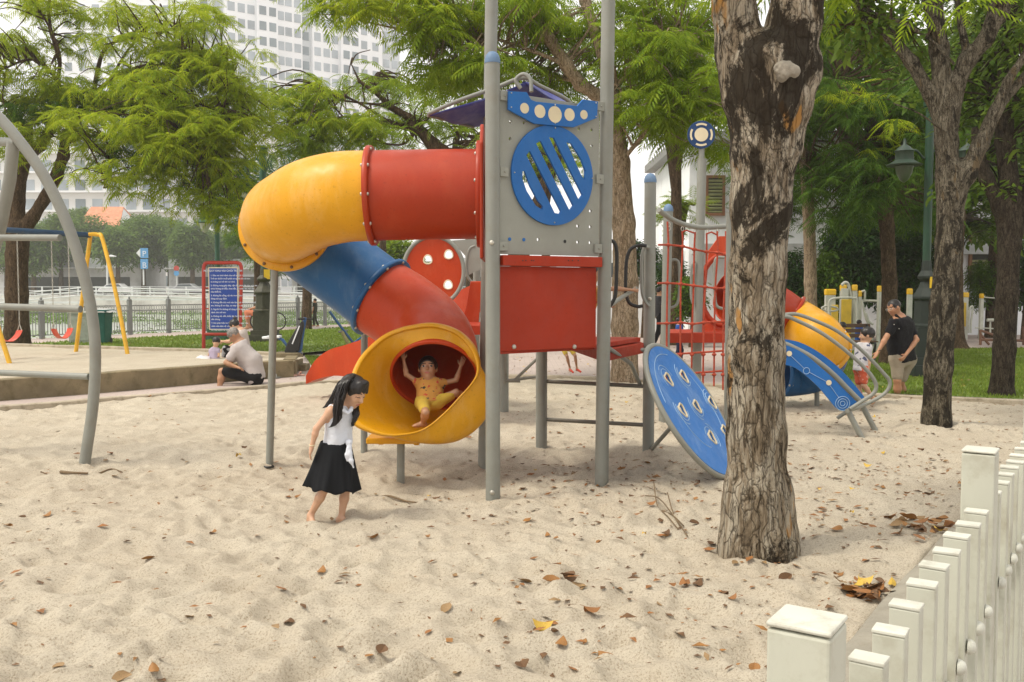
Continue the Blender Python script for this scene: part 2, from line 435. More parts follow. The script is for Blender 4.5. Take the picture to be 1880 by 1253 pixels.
# lawns
m, t, b = nodes('grass_soil')
c = ramp(t, noise(t, 1.3, 6, rough=.7), [(.35, (.10, .15, .022)), (.6, (.16, .23, .04)), (.75, (.26, .23, .10))])
t.links.new(c, b.inputs['Base Color']); b.inputs['Roughness'].default_value = 1
MLAWN = m
g1 = [tuple(fline(s, 3.4)[:2]) for s in (-30, 14)]
LAWN_L = [(-6.2, 20.3), (-12, 22.45), (-26, 26.2), g1[0], g1[1], (-3.2, 40), (-2.2, 30), (-2.4, 24.0), (-4.6, 23.4)]
LAWN_P = [(-4.1, 19.5), (-1.8, 20.3), (-1.9, 22.2), (-4.8, 22.1)]
LAWN_R = [(4.7, 15.0), (5.6, 14.30), (7.3, 13.50), (13, 11.05), (18, 9.05), (24, 14), (19, 25.5), (8.5, 24.6), (5.8, 19.0)]
for i, (nm, pl, zz) in enumerate((('lawn', LAWN_L, .12), ('lawn', LAWN_P, .07), ('lawn', LAWN_R, .075))): sheet(nm, pl, zz, MLAWN)
def inside(x, y, poly):
    c = np.zeros(len(x), bool); n = len(poly)
    for i in range(n):
        x1, y1 = poly[i]; x2, y2 = poly[(i+1) % n]
        c ^= ((y1 > y) != (y2 > y)) & (x < (x2-x1)*(y-y1)/((y2-y1) or 1e-9)+x1)
    return c
def leafmat(name, c1, c2, c3, trans=.35, rough=.55):
    m, t, b = nodes(name); g = t.nodes.new('ShaderNodeNewGeometry')
    c = ramp(t, g.outputs['Random Per Island'], [(0, c1), (.55, c2), (1, c3)])
    hv = noise(t, .8, 3); c = mixc(t, ramp(t, hv, [(.35, 0.0), (.7, .55)]), c, mul(c2, .65))
    t.links.new(c, b.inputs['Base Color']); b.inputs['Roughness'].default_value = rough; b.inputs['Specular IOR Level'].default_value = .08
    tr = t.nodes.new('ShaderNodeBsdfTranslucent'); t.links.new(mixc(t, .5, c, mul(c3, 1.3)), tr.inputs[0])
    ms = t.nodes.new('ShaderNodeMixShader'); ms.inputs[0].default_value = trans
    t.links.new(b.outputs[0], ms.inputs[1]); t.links.new(tr.outputs[0], ms.inputs[2])
    t.links.new(ms.outputs[0], t.nodes['Material Output'].inputs[0]); return m
MBLADE = leafmat('grass_blade', (.11, .18, .02), (.19, .28, .035), (.30, .36, .08))
def grass(poly, n, z, hgt):
    P = np.array(poly); lo = P.min(0); hi = P.max(0); x = RNG.uniform(lo[0], hi[0], n*3); y = RNG.uniform(lo[1], hi[1], n*3)
    k = inside(x, y, poly) & (np.abs(x) < .62*y+1); k &= (fbm(np.stack([x, y, x*0], -1)*.7, 3, 5) > -.75+RNG.uniform(-.2, .2, len(x)))
    x, y = x[k][:n], y[k][:n]; n = len(x); a = RNG.uniform(0, 2*PI, n); h = hgt*RNG.uniform(.5, 1.3, n); w_ = .006+.0011*y*.6; lx = RNG.normal(0, .02, n); ly = RNG.normal(0, .02, n)
    v = np.stack([np.stack([x-np.cos(a)*w_, y-np.sin(a)*w_, x*0+z], -1), np.stack([x+np.cos(a)*w_, y+np.sin(a)*w_, x*0+z], -1), np.stack([x+lx, y+ly, z+h], -1)], 1).reshape(-1, 3)
    tag(mk('grass', v, np.arange(n*3).reshape(-1, 3), MBLADE), 'short green grass on the lawns round the sand pit', 'grass', kind='stuff')
grass(LAWN_R, 60000, .07, .055); grass(LAWN_L, 45000, .115, .06); grass(LAWN_P, 9000, .065, .055)
# ================================================================== THE PLAY STRUCTURE
def plastic(name, col, fade=(.9, .8, .6), rough=.36, fadeamt=.25):
    m, t, b = nodes(name)
    c = ramp(t, noise(t, 2.2, 5), [(.3, mul(col, .9)), (.7, mul(col, 1.08))])
    c = mixc(t, ramp(t, noise(t, 5, 7, (1, 1, .35), rough=.7), [(.5, 0.0), (.8, fadeamt)]), c, fade)
    c = mixc(t, ramp(t, noise(t, 38, 6, rough=.8), [(.57, 0.0), (.68, .5)]), c, mul(col, .45))
    t.links.new(c, b.inputs['Base Color'])
    t.links.new(ramp(t, noise(t, 9, 6), [(.3, rough-.06), (.7, rough+.16)]), b.inputs['Roughness'])
    b.inputs['Specular IOR Level'].default_value = .36; bump(t, b, noise(t, 220, 4), .12, .003)
    return m
MYEL = plastic('yellow_plastic', (.66, .315, .004), (.85, .62, .35)); MRED = plastic('red_plastic', (.35, .028, .002), (.65, .2, .08), .42, .12); MBLU = plastic('blue_plastic', (.012, .10, .27), (.25, .35, .45))
MORG = plastic('orange_red_plastic', (.48, .044, .004), (.78, .25, .12), .4, .2); MBLUP = plastic('blue_board', (.012, .13, .42), (.15, .3, .5), .45, .12)
MBLUL = plastic('worn_blue_board', (.03, .17, .50), (.35, .5, .7), .42, .5); MPURP = plastic('worn_purple_sheet', (.055, .065, .27), (.20, .23, .40), .5, .6)
MNAVY = plastic('navy_board', (.010, .045, .14), (.1, .15, .3), .5, .1)
MCREAM = M('cream_paint', (.72, .62, .42), .6, .08)
MGRY = M('grey_powder_coated_steel', (.235, .24, .21), .42, .1, 3, bmp=.12, bscale=250, dirt=.35, dirtcol=(.2, .17, .12))
MGRYD = M('worn_dark_steel', (.17, .16, .13), .5, .2, 5, bmp=.15, bscale=200, dirt=.5, dirtcol=(.1, .07, .04))
MPAN = M('grey_hdpe_board', (.30, .305, .265), .6, .07, 2.5, bmp=.15, bscale=200, dirt=.25, dirtcol=(.22, .2, .15))
MCAP = M('faded_blue_cap', (.12, .20, .32), .6, .2)
MBOLT = M('galvanised_bolt', (.5, .48, .42), .4, .2, 20, metal=.6)
MBOLTD = M('rusty_bolt', (.16, .09, .04), .7, .3, 20)
MBLK = M('black_rubber', (.015, .015, .014), .6, .2)
MROPE = M('red_rope', (.42, .06, .025), .8, .25, 40, bmp=.5, bscale=300)
MREDM = plastic('red_painted_board', (.35, .024, .002), (.55, .1, .04), .55, .12)

ps = thing('play_structure', (0.3, 8.8, 0), 'grey-posted climbing tower with yellow, red and blue tube slides and a rope net', 'play structure')
PR = .057
def post(px, py, topy, Y=None, r=PR, mat=None, cap=True, toppx=None, name='post'):
    p = gp(px, py) if Y is None else at(px, py, Y); tp = at(toppx if toppx is not None else px, topy, p.y)
    p = V((p.x, p.y, -.25)); q = V((tp.x, p.y, tp.z)) if toppx is not None else V((p.x, p.y, tp.z))
    m = MB(); m.tube([p, q], r, 24); o = m.build(name, mat or MGRY, ps, True)
    if cap and tp.z < 4.2:
        c = MB(); c.lathe(q-V((0, 0, .004)), [(r*1.06, 0), (r*1.06, .025), (r*.9, .06), (r*.5, .085), (.003, .092)], 20); c.build('post_cap', MCAP, o, True)
    return o, p, q
oA, pA, qA = post(905, 918, 116)
oB, pB, qB = post(1104, 889, -160, toppx=1119)
oC, pC, qC = post(1190, 838, 335)
oD, pD, qD = post(994, 832, 560, cap=False)
oE, pE, qE = post(888, 862, -160, toppx=905)
oF, pF, qF = post(926, 760, 560, cap=False)
oG, pG, qG = post(1217, 777, 388, toppx=1227)
oH, pH, qH = post(1334, 820, 390, Y=9.4, r=.03, cap=False)
oI, pI, qI = post(1276, 770, 292, Y=12.0, toppx=1289, cap=False)
oJ, pJ, qJ = post(872, 720, 440, Y=13, r=.05, toppx=876)
for q, z in ((pA, .07), (pA, 2.0), (pC, .95), (pC, 1.55)):
    m = MB(); m.sphere((q.x-.005, q.y-PR-.003, z if z > 0 else .1), (.019, .012, .019), 10, 6); m.build('bolt', MBOLT, oA if q is pA else oC, True)
# slide support posts
def thin(px, py, topx, topy, Y, Yt=None, r=.03, mat=MGRY, name='support_post', parent=ps):
    p = at(px, py, Y); q = at(topx, topy, Yt or Y); p = p-V((0, 0, .2)); m = MB(); m.tube([p, q], r, 14); return m.build(name, mat, parent, True)
thin(493, 862, 505, 470, 8.66, 8.6, .034)
thin(668, 835, 669, 600, 9.4, r=.034); thin(735, 888, 736, 800, 8.02, r=.034)
m = MB(); q = at(493, 857, 8.6); m.tube(circ(0, 0, .04) and [V((q.x+.04*math.cos(a), q.y+.04*math.sin(a), q.z)) for a in np.linspace(0, 6, 14)], .012, 6); m.build('tied_band', MBLK, ps, True)

# panel plane between posts A and B
eu = V((pB.x-pA.x+.03, pB.y-pA.y, 0)); eu.normalize(); en = V((eu.y, -eu.x, 0))       # en points to the camera side
ez = V((0, 0, 1)); O = V((pA.x, pA.y, 0))
def uv(px, py, off=0.0):
    h = hitplane(px, py, O+en*off, en); d = h-O; return (d.dot(eu), h.z)
def z6(x, y): return (760+x/3.297, 120+y/3.297)
def zc(pts, off=.02): return [uv(*z6(x, y), off) for x, y in pts]
W1 = (V((pB.x, pB.y, 0))-O).dot(eu)
cu, cv = uv(*z6(842, 668), .03); CR = .395
dots = []
for (x, y) in ((590, 342), (672, 348), (1003, 385), (1080, 392), (587, 445), (1080, 490), (1073, 882), (996, 973), (1072, 978), (996, 1071), (1071, 1074), (757, 1055), (838, 1062), (917, 1067), (590, 855), (587, 950), (675, 955)):
    dots.append(uv(*z6(x, y), .02))
for (x, y) in ((583, 1053), (669, 1056)): dots.append(uv(*z6(x, y), .02))
open_ = dots[:-7]+[dots[-6]]
L0 = PR+.004; pl = MB()
zt = uv(*z6(535, 158), .02)[1]; zb = uv(*z6(528, 1143), .02)[1]
pl.plate(O+en*.0, eu, ez, [(L0, zb), (W1-PR-.004, zb), (W1-PR-.004, zt-.02), (L0, zt)], .018,
         [circ(cu, cv, CR*.86, n=40)[::-1]]+[circ(x, y, .014, n=10)[::-1] for x, y in open_])
panel = pl.build('panel', MPAN, ps)
panel['label'] = 'grey board wall with rows of round holes'
q = MB()
for x, y in dots[-2:]: q.lathe(O+eu*x+ez*y+en*.010, [(.014, 0), (.014, .003)], 12, en)
q.each('blue_plug', MBLUP, panel)
q = MB(); x, y = dots[13]; q.lathe(O+eu*x+ez*y+en*.010, [(.014, 0), (.014, .003)], 12, en); q.build('black_plug', MBLK, panel)
slots = [[(655, 645), (668, 640), (700, 730), (748, 820), (778, 855), (775, 876), (735, 850), (680, 760), (655, 690)],
         [(678, 545), (700, 520), (887, 885), (880, 900), (850, 895)], [(737, 475), (765, 458), (962, 850), (940, 880)],
         [(815, 436), (845, 440), (1017, 785), (995, 815)], [(920, 466), (950, 475), (1010, 570), (1036, 640), (1032, 697), (1010, 665)]]
rg = MB(); rg.plate(O+en*.026, eu, ez, circ(cu, cv, CR, n=56), .02, [zc(s_, .03)[::-1] for s_ in slots])
rg.build('round_window', MBLUP, ps, bev=.003)['label'] = 'round blue board with five slanting slots'
beam = [(570, 158), (680, 165), (705, 210), (735, 222), (985, 248), (1020, 208), (1110, 222), (1105, 320), (965, 377), (725, 355), (568, 270)]
bm_ = MB(); bm_.plate(O+en*.045, eu, ez, [uv(*z6(*p), .045) for p in beam], .02)
beamo = bm_.build('header_board', MBLUP, ps, bev=.003)
q = MB()
for (x, y, rx, ry) in ((665, 262, 25, 30), (758, 281, 32, 38), (849, 300, 38, 48), (937, 301, 30, 37), (1024, 301, 23, 27)):
    c_ = uv(*z6(x, y), .045); rr = ry/3.297*7.8/F
    q.lathe(O+eu*c_[0]+ez*c_[1]+en*.055, [(rr, 0), (rr, .002)], 26, en)
q.each('cream_disc', MCREAM, beamo)
q = MB()
for (x, y) in ((585, 170), (585, 256), (850, 243), (850, 352), (1097, 230), (1097, 312)):
    c_ = uv(*z6(x, y), .045); q.sphere(O+eu*c_[0]+ez*c_[1]+en*.057, .006, 8, 5)
for (x, y) in ((852, 380), (606, 650), (1076, 686), (848, 953)):
    c_ = uv(*z6(x, y), .03); q.sphere(O+eu*c_[0]+ez*c_[1]+en*.038, .006, 8, 5)
q.each('screw', MBOLT, beamo, True)
for (x, y, s_) in ((545, 185, 1), (545, 645, 1), (540, 1095, 1), (1130, 250, -1), (1125, 690, -1), (1115, 1110, -1)):
    c_ = uv(*z6(x, y), .02); q = MB(); q.box(O+eu*c_[0]+ez*c_[1]+en*.02, (.075, .02, .075), rz=math.atan2(eu.y, eu.x)); q.sphere(O+eu*c_[0]+ez*c_[1]+en*.032, .009, 8, 5)
    q.build('bracket', MPAN, panel, bev=.006)
# red boards under the panel
z1 = uv(1000, 470, .02)[1]; z2 = uv(1000, 490, .02)[1]; z3 = uv(920, 646, 0)[1]
q = MB(); q.box(O+eu*(W1/2)+ez*((z1+z2)/2)+en*.012, (W1-2*PR-.006, .10, z1-z2-.004), rz=math.atan2(eu.y, eu.x)); rl = q.build('red_rail', MREDM, ps, bev=.006)
q = MB()
for x in (250, 264, 290, 300, 460, 478, 505):
    c_ = uv(860+x*.399, 440+97*.399, .062); q.sphere(O+eu*c_[0]+ez*c_[1]+en*.062, .006, 6, 4)
q.each('screw', MBLK, rl)
q = MB(); q.box(O+eu*(W1/2-.01)+ez*((z2+z3)/2)-en*.03, (W1-2*PR+.01, .02, z2-z3), rz=math.atan2(eu.y, eu.x)); rb = q.build('red_skirt_board', MREDM, ps, bev=.004)
for px in (943, 1054):
    c_ = uv(px, 637, -.02); q = MB(); q.sphere(O+eu*c_[0]+ez*c_[1]-en*.016, (.019, .014, .019), 10, 6); q.build('bolt', MBOLT, rb, True)
# platforms
def slab(pts, z, th, name, mat=MREDM):
    m = MB(); n = len(pts); v = [(x, y, z) for x, y in pts]+[(x, y, z-th) for x, y in pts]
    m.add(v, [tuple(range(n)), tuple(range(2*n-1, n-1, -1))]+[(i, i+n, (i+1) % n+n, (i+1) % n) for i in range(n)]); return m.build(name, mat, ps, bev=.004)
zp = 1.13
slab([(pA.x+.06, pA.y+.08), (pB.x-.06, pB.y+.06), (pC.x-.09, pC.y-.05), (pD.x+.1, pD.y+.1), (pE.x+.08, pE.y)], 1.175, .04, 'platform')
slab([(pB.x+.02, pB.y+.10), (pC.x-.07, pC.y-.12), (pC.x-.07, pC.y+.3), (pD.x+.3, pD.y+.1)], zp-.005, .10, 'platform')
e1 = at(845, 598, 11.2); e2 = at(888, 598, 11.2)
slab([(e1.x-.3, 11.2), (e2.x+.2, 11.2), (e2.x+.2, 12.4), (e1.x-.3, 12.4)], e1.z, .11, 'platform')
e1 = at(1225, 612, 11.75); e2 = at(1336, 612, 11.75)
slab([(e1.x, 11.75), (e2.x+.1, 11.75), (e2.x+.2, 12.9), (e1.x+.1, 12.9)], e1.z, .12, 'platform')
# rails between posts D and C
for y1, y2 in ((700, 710), (770, 781)):
    m = MB(); m.tube([at(994, y1, pD.y), at(1190, y2, pC.y)], .02, 12); m.build('cross_rail', MGRYD, ps, True)
m = MB(); m.tube([at(1118, 640, pB.y+.2), at(1158, 668, 9), at(1175, 706, 9.35)], .02, 10); m.build('brace', MGRY, ps, True)
m = MB(); m.tube([at(1150, 640, 8.9), at(1192, 644, 9.3)], .022, 10); m.box(at(1130, 643, 8.6), (.1, .02, .06)); m.build('bracket', MGRY, ps, True)
for a_, b_ in (((928, 700), (985, 692)), ((928, 640), (928, 700)), ((945, 698), (985, 660)), ((930, 700), (955, 700))):
    m = MB(); m.tube([at(*a_, 12.4), at(*b_, 12.4)], .02, 8); m.build('brace', MGRYD, ps, True)
# hand loops
def loop(pts, r=.017, mat=MGRY, name='hand_loop', n=6):
    m = MB(); P = [V(p) for p in spline(pts, n)]; m.tube(P, r, 10); return m.build(name, mat, ps, True)
def pxl(l, Y): return [at(x, y, Y) for x, y in l]
loop(pxl([(1187, 452), (1172, 451), (1158, 458), (1151, 475), (1149, 500), (1149, 535), (1155, 556), (1170, 563), (1180, 562)], 9.2), mat=MBLK)
loop(pxl([(1192, 455), (1184, 455), (1179, 468), (1178, 500), (1179, 535), (1184, 553), (1192, 563)], 9.25))
loop(pxl([(1116, 442), (1127, 445), (1132, 462), (1132, 500), (1130, 540), (1124, 556), (1116, 566)], 8.35), mat=MBLK)
loop(pxl([(1230, 478), (1242, 478), (1247, 490), (1247, 540), (1242, 560), (1230, 566)], 11.7))
loop(pxl([(1276, 480), (1270, 490), (1269, 520), (1269, 545), (1274, 562)], 11.95))
loop(pxl([(1330, 473), (1316, 474), (1312, 490), (1312, 540), (1316, 562), (1330, 568)], 10.9))
loop(pxl([(872, 452), (862, 458), (857, 480), (858, 505), (866, 518), (874, 518)], 12.6), r=.02)
m = MB(); m.tube([at(1122, 560, 8.5), at(1136, 550, 8.8), at(1168, 530, 9.2)], .02, 10); m.build('handrail', MGRY, ps, True)

# arch rail and rope net
loop([at(1209, 386, 9.7), at(1232, 402, 9.9), at(1258, 413, 10.1), at(1290, 418, 10.2), at(1336, 416, 10.3)], r=.027, name='arch_rail')
def zn(x, y): return (1120+x/2.847, 200+y/2.847)
NY = 10.2; net = MB(); cols = [[(300, 590), (305, 712), (300, 912), (297, 1122), (295, 1500)], [(378, 640), (380, 720), (370, 916), (368, 1118), (368, 1480)],
   [(445, 645), (440, 735), (437, 925), (430, 1125), (425, 1420)], [(505, 650), (505, 748), (498, 932), (490, 1118), (486, 1440)], [(560, 640), (562, 752), (550, 938), (546, 1115), (543, 1450)], [(605, 640), (605, 760), (598, 938), (592, 1112), (590, 1470)]]
for c_ in cols: net.tube([V(p) for p in spline([at(*zn(*p), NY) for p in c_], 4)], .010, 8)
for r_ in (1, 2, 3): net.tube([V(p) for p in spline([at(*zn(cols[0][r_][0]-50, cols[0][r_][1]), NY-.4)]+[at(*zn(*c_[r_]), NY) for c_ in cols], 3)], .011, 8)
for yy in (1285, 1390): net.tube([V(p) for p in spline([at(*zn(c_[3][0]-2, yy-(i*4)), NY) for i, c_ in enumerate(cols)], 3)], .011, 8)
net.tube([at(*zn(378, 645), NY), at(*zn(400, 636), NY), at(*zn(440, 650), NY)], .009, 6); net.tube([at(*zn(503, 655), NY), at(*zn(530, 645), NY), at(*zn(560, 660), NY)], .009, 6)
neto = net.build('rope_net', MROPE, ps, True)
q = MB()
for c_ in cols:
    for r_ in (1, 2, 3): q.sphere(at(*zn(*c_[r_]), NY-.005), (.030, .02, .019), 8, 6)
    for yy in (1285, 1390): q.sphere(at(*zn(c_[3][0]-2, yy), NY-.005), (.026, .02, .018), 8, 6)
q.each('knot', MROPE, neto, True)
q = MB()
for x, y in ((308, 605), (310, 625), (378, 628), (445, 640), (510, 640), (563, 640)): p = at(*zn(x, y), NY); q.tube([p+V((.014*math.cos(a), 0, .022*math.sin(a))) for a in np.linspace(0, 2*PI, 9)], .004, 5)
q.each('chain_link', MBOLT, neto, True)

# round sign board on its own pole
sc = at(1287, 248, 11.95); q = MB(); q.lathe(sc, [(.172, 0), (.172, .02)], 36, (0, -1, 0)); sg = q.build('round_board', MNAVY, ps, bev=.003)
q = MB(); q.lathe(sc+V((0, -.021, 0)), [(.085, 0), (.085, .004)], 28, (0, -1, 0))
for a0 in (0, PI/2, PI, 1.5*PI):
    pts = [(r*math.cos(a), r*math.sin(a)) for r, rg_ in ((.142, np.linspace(a0-.52, a0+.52, 9)), (.118, np.linspace(a0+.52, a0-.52, 9))) for a in rg_]
    q.plate(sc+V((0, -.023, 0)), (1, 0, 0), (0, 0, 1), pts, .004)
q.each('cream_mark', MCREAM, sg)
q = MB(); q.tube([at(1288, 292, 11.98), at(1288, 262, 11.98)], .036, 12); q.build('pole_neck', MGRY, ps, True)

# roof: two sheets with tube frame
Lf = at(785, 212, 8.2); Lr = at(870, 233, 8.78); Lr.z = Lf.z; dv = V((.375, .58, .0)); Rf = at(960, 150, 8.3); Re = at(1042, 188, 8.6); Rr = Rf+dv; Rer = Re+dv*.8
for quad in ((Lf, Lr, Rr, Rf), (Rf, Rr, Rer, Re)):
    n_ = 14; vs_ = []; 
    for i in range(n_+1):
        for j in range(n_+1):
            u, v = i/n_, j/n_; p = (quad[0].lerp(quad[1], u)).lerp(quad[3].lerp(quad[2], u), v)
            p = p+V((0, 0, .012*math.sin(u*9+v*5)-.05*math.sin(PI*v)*.6)); vs_.append(p)
    fs_ = [(i*(n_+1)+j, (i+1)*(n_+1)+j, (i+1)*(n_+1)+j+1, i*(n_+1)+j+1) for i in range(n_) for j in range(n_)]
    q = MB(); q.add(vs_, fs_); so_ = q.build('roof_sheet', MPURP, ps, True); md = so_.modifiers.new('solid', 'SOLIDIFY'); md.thickness = .012
up = V((0, 0, .03))
loop([Lf+V((-.0, 0, .01)), Lf.lerp(Rf, .3)+up, Lf.lerp(Rf, .7)+up, Rf+up, Rf.lerp(Re, .35)+up, Rf.lerp(Re, .9)+up*.8, Re+V((.03, 0, -.02)), Re+V((.04, 0, -.12))], r=.018, name='roof_frame')
loop([Lf, Lf.lerp(Lr, .5), Lr], r=.014, name='roof_frame', mat=MGRYD)
loop([Rf+V((-.02, -.1, -.08)), Rf+V((-.06, -.1, -.01)), Rf+V((0, -.12, .035)), Rf+V((.06, -.14, -.01)), Rf+V((.07, -.16, -.12))], r=.018, name='roof_bracket')

# ---------------------------------------------------------------- tube slide
TR = .372
def frames(P):
    T = np.gradient(P, axis=0); T /= np.linalg.norm(T, axis=1)[:, None]; U = []
    u = np.cross(T[0], [0, 0, 1.0]); u /= np.linalg.norm(u)
    for t_ in T: u = u-t_*(u@t_); u /= np.linalg.norm(u); U.append(u.copy())
    U = np.array(U); return T, U, np.cross(T, U)
def tubemesh(P, r, mat, name, th=.012, seg=64, parent=ps):
    T, U, Wv = frames(P); rr = r if hasattr(r, '__len__') else [r]*len(P); m = MB(); vs_ = []
    for i in range(len(P)):
        for k in range(seg): a = 2*PI*k/seg; vs_.append(P[i]+(U[i]*math.cos(a)+Wv[i]*math.sin(a))*rr[i])
    m.add(vs_, [(i*seg+k, i*seg+(k+1) % seg, (i+1)*seg+(k+1) % seg, (i+1)*seg+k) for i in range(len(P)-1) for k in range(seg)])
    o = m.build(name, mat, parent, True); md = o.modifiers.new('solid', 'SOLIDIFY'); md.thickness = th; md.offset = -1
    return o
def flange(c, n, r, mat, w=.045, proud=.042, bolts=10, bmat=None, parent=None, a0=.3, inner=.0):
    n = V(n).normalized(); m = MB(); c = V(c); u = n.orthogonal().normalized(); w_ = n.cross(u); seg = 64; vs_ = []
    prof = [(r-.006, -w/2), (r+proud-.006, -w/2), (r+proud, -w/2+.006), (r+proud, w/2-.006), (r+proud-.006, w/2), (r-.006, w/2)]
    for (rr, z_) in prof:
        for k in range(seg): a = 2*PI*k/seg; vs_.append(c+n*z_+(u*math.cos(a)+w_*math.sin(a))*rr)
    m.add(vs_, [(i*seg+k, i*seg+(k+1) % seg, ((i+1) % 6)*seg+(k+1) % seg, ((i+1) % 6)*seg+k) for i in range(6) for k in range(seg)])
    o = m.build('flange', mat, parent or ps, True); q = MB()
    for k in range(bolts):
        a = a0+2*PI*k/bolts; p = c+(u*math.cos(a)+w_*math.sin(a))*(r+proud*.55)
        for s_ in (-1, 1): q.lathe(p+n*s_*w/2, [(.015, 0), (.015, .006), (.009, .012), (.002, .014)], 10, n*s_)
    q.each('bolt', bmat or MBOLT, o, True); return o
k = [(893, 357, 8.0), (780, 358, 8.0), (683, 360, 8.0), (625, 363, 8.01), (574, 375, 8.10), (538, 394, 8.28), (522, 404, 8.48), (525, 413, 8.66), (546, 430, 8.92), (592, 466, 9.08), (645, 505, 9.08), (700, 546, 8.98),
     (745, 575, 8.88), (782, 607, 8.75), (800, 643, 8.52), (797, 690, 8.22)]
K = [at(*p) for p in k]; SP = spline(K, 10)
dz = SP[1:]-SP[:-1]
tubemesh(SP[0:21], TR, MRED, 'slide_tube')['label'] = 'straight red top section of the tube slide'
# yellow elbow with a slightly fuller outer bend
i0, i1 = 20, 71
PY = SP[i0:i1]; rr = [TR*(1+.02*math.sin(PI*i/(i1-i0-1))) for i in range(i1-i0)]
tubemesh(PY, rr, MYEL, 'slide_tube')['label'] = 'yellow elbow at the top of the tube slide'
tubemesh(SP[i1-1:111], TR-.006, MBLU, 'slide_tube')['label'] = 'blue middle section of the tube slide'
tubemesh(SP[110:], TR, MORG, 'slide_tube')['label'] = 'lower red bend of the tube slide'
flange(SP[20], SP[21]-SP[19], TR, MRED, a0=.1); fl = flange(SP[i1-1], SP[i1]-SP[i1-2], TR+.004, MYEL, w=.05, proud=.055, bmat=MBOLTD, bolts=10)
flange(SP[110], SP[111]-SP[109], TR-.004, MBLU, a0=.2)
# entrance collar on the tower wall
flange(SP[1], (1, 0, 0), TR+.01, MRED, w=.05, proud=.06); 
c0 = SP[1]; q = MB(); q.plate(V(tuple(c0))+V((.028, 0, 0)), (0, 1, 0), (0, 0, 1), [(-.50, -.55), (.50, -.55), (.52, .35), (.35, .52), (-.35, .52), (-.52, .35)], .03, [circ(0, 0, TR, n=40)[::-1]])
q.build('entrance_board', MRED, ps, bev=.01)
# mouth
lip = [(745, 607, 8.05), (790, 601, 8.08), (830, 611, 8.08), (856, 632, 8.06), (871, 658, 8.02), (875, 684, 7.98), (864, 706, 7.93), (844, 728, 7.88), (818, 756, 7.80), (784, 784, 7.72), (752, 795, 7.66), (713, 796, 7.62), (678, 784, 7.62), (657, 767, 7.64), (651, 735, 7.68), (654, 697, 7.75), (667, 664, 7.84), (688, 639, 7.93), (714, 619, 8.0)]
NL = 96; LP = spline([at(*p) for p in lip]+[at(*lip[0])], 12); LP = LP[np.linspace(0, len(LP)-1, NL+1).astype(int)][:-1]
c0 = SP[-1]; T_, U_, W_ = frames(SP); t_ = T_[-1]; u_ = U_[-1]; w_ = W_[-1]
lc = LP.mean(0); ang = [math.atan2((p-lc)@w_, (p-lc)@u_) for p in LP]; ang = np.unwrap(ang); ang = np.linspace(ang[0], ang[0]+2*PI*np.sign(ang[-1]-ang[0]), NL, endpoint=False)
R0 = np.array([c0+(u_*math.cos(a)+w_*math.sin(a))*TR for a in ang])
bul = np.array([max(0, math.cos(2*PI*(i/NL)-2*PI*8.2/19)) for i in range(NL)])       # lower right of the lip bulges outwards
bd = np.array(tuple(ray(700, 700).normalized()))
rows = []
dr = np.array([.66, 0, -.75])
for s_ in np.linspace(0, 1, 15):
    e = s_*s_*(3-2*s_)*.5+s_*.5; r_ = R0*(1-e)+LP*e
    r_ = r_+dr[None, :]*(bul[:, None]**.7*.27*math.sin(PI*min(1, s_*1.0))**.8)
    rows.append(r_)
ro_ = (1-.85*np.clip(bul*1.3, 0, 1))[:, None]
rows.append(LP+(LP-lc)*.02*ro_+np.array([0, -.035, .0])); rows.append(LP+(LP-lc)*.07*ro_+np.array([0, -.035, 0])); rows.append(LP+(LP-lc)*.10*ro_+np.array([0, .0, -.01])); rows.append(LP+(LP-lc)*.095*ro_+np.array([0, .035, -.01]))
vs_ = np.vstack(rows); fs_ = [(i*NL+k_, i*NL+(k_+1) % NL, (i+1)*NL+(k_+1) % NL, (i+1)*NL+k_) for i in range(len(rows)-1) for k_ in range(NL)]
q = MB(); q.add(vs_, fs_); mo = q.build('slide_mouth', MYEL, ps, True); md = mo.modifiers.new('solid', 'SOLIDIFY'); md.thickness = .014; md.offset = 0; md = mo.modifiers.new('sub', 'SUBSURF'); md.levels = 1; md.render_levels = 1
mo['label'] = 'flared yellow mouth at the foot of the tube slide'
q = MB(); q.box(at(722, 806, 7.95), (.42, .26, .05)); q.box(at(700, 812, 7.9), (.05, .05, .04)); q.box(at(765, 813, 7.9), (.05, .05, .04)); q.build('mouth_foot', MYEL, mo, bev=.01)
flange(c0, t_, TR-.004, MORG, bolts=0, proud=.02)

# ---------------------------------------------------------------- blue climbing disc at the front right
DC = at(1271, 752, 8.2); d1 = V((.37, 0, -.51)).normalized(); d2 = V((.21, .58, .135)); d2 = (d2-d1*d2.dot(d1)).normalized(); dn = d1.cross(d2).normalized()
if dn.y > 0: dn = -dn
DR = .63
def duv(px, py): h_ = hitplane(px, py, DC, dn)-DC; return (h_.dot(d1), h_.dot(d2))
def z1(x, y): return (860+x/2.506, 440+y/2.506)
holes = []; hc = [(914, 645), (985, 632), (1115, 752), (1045, 770), (978, 787), (1114, 912), (1175, 885)]
for (x, y) in hc:
    c_ = duv(*z1(x, y)); holes.append([(c_[0]+.058*math.cos(a)*(1+.25*math.cos(3*a)), c_[1]+.058*math.sin(a)*(1+.2*math.cos(3*a))) for a in np.linspace(0, 2*PI, 17)[:-1]])
q = MB(); q.plate(DC, d1, d2, circ(0, 0, DR, n=64), .02, [h_[::-1] for h_ in holes]); disc = q.build('climbing_disc', MBLUL, ps)
disc['label'] = 'worn light blue climbing disc with foot holes and swirls'
MWHT = M('white_paint', (.75, .78, .8), .5, .1)
MSW = M('pale_blue_groove', (.30, .45, .62), .5, .15)
q = MB()
sgn = 1 if d1.cross(d2).dot(dn) > 0 else -1; off = dn*.013
for h_ in holes: q.tube([DC+d1*(x)+d2*(y)+off for x, y in h_], .008, 6, close=True)
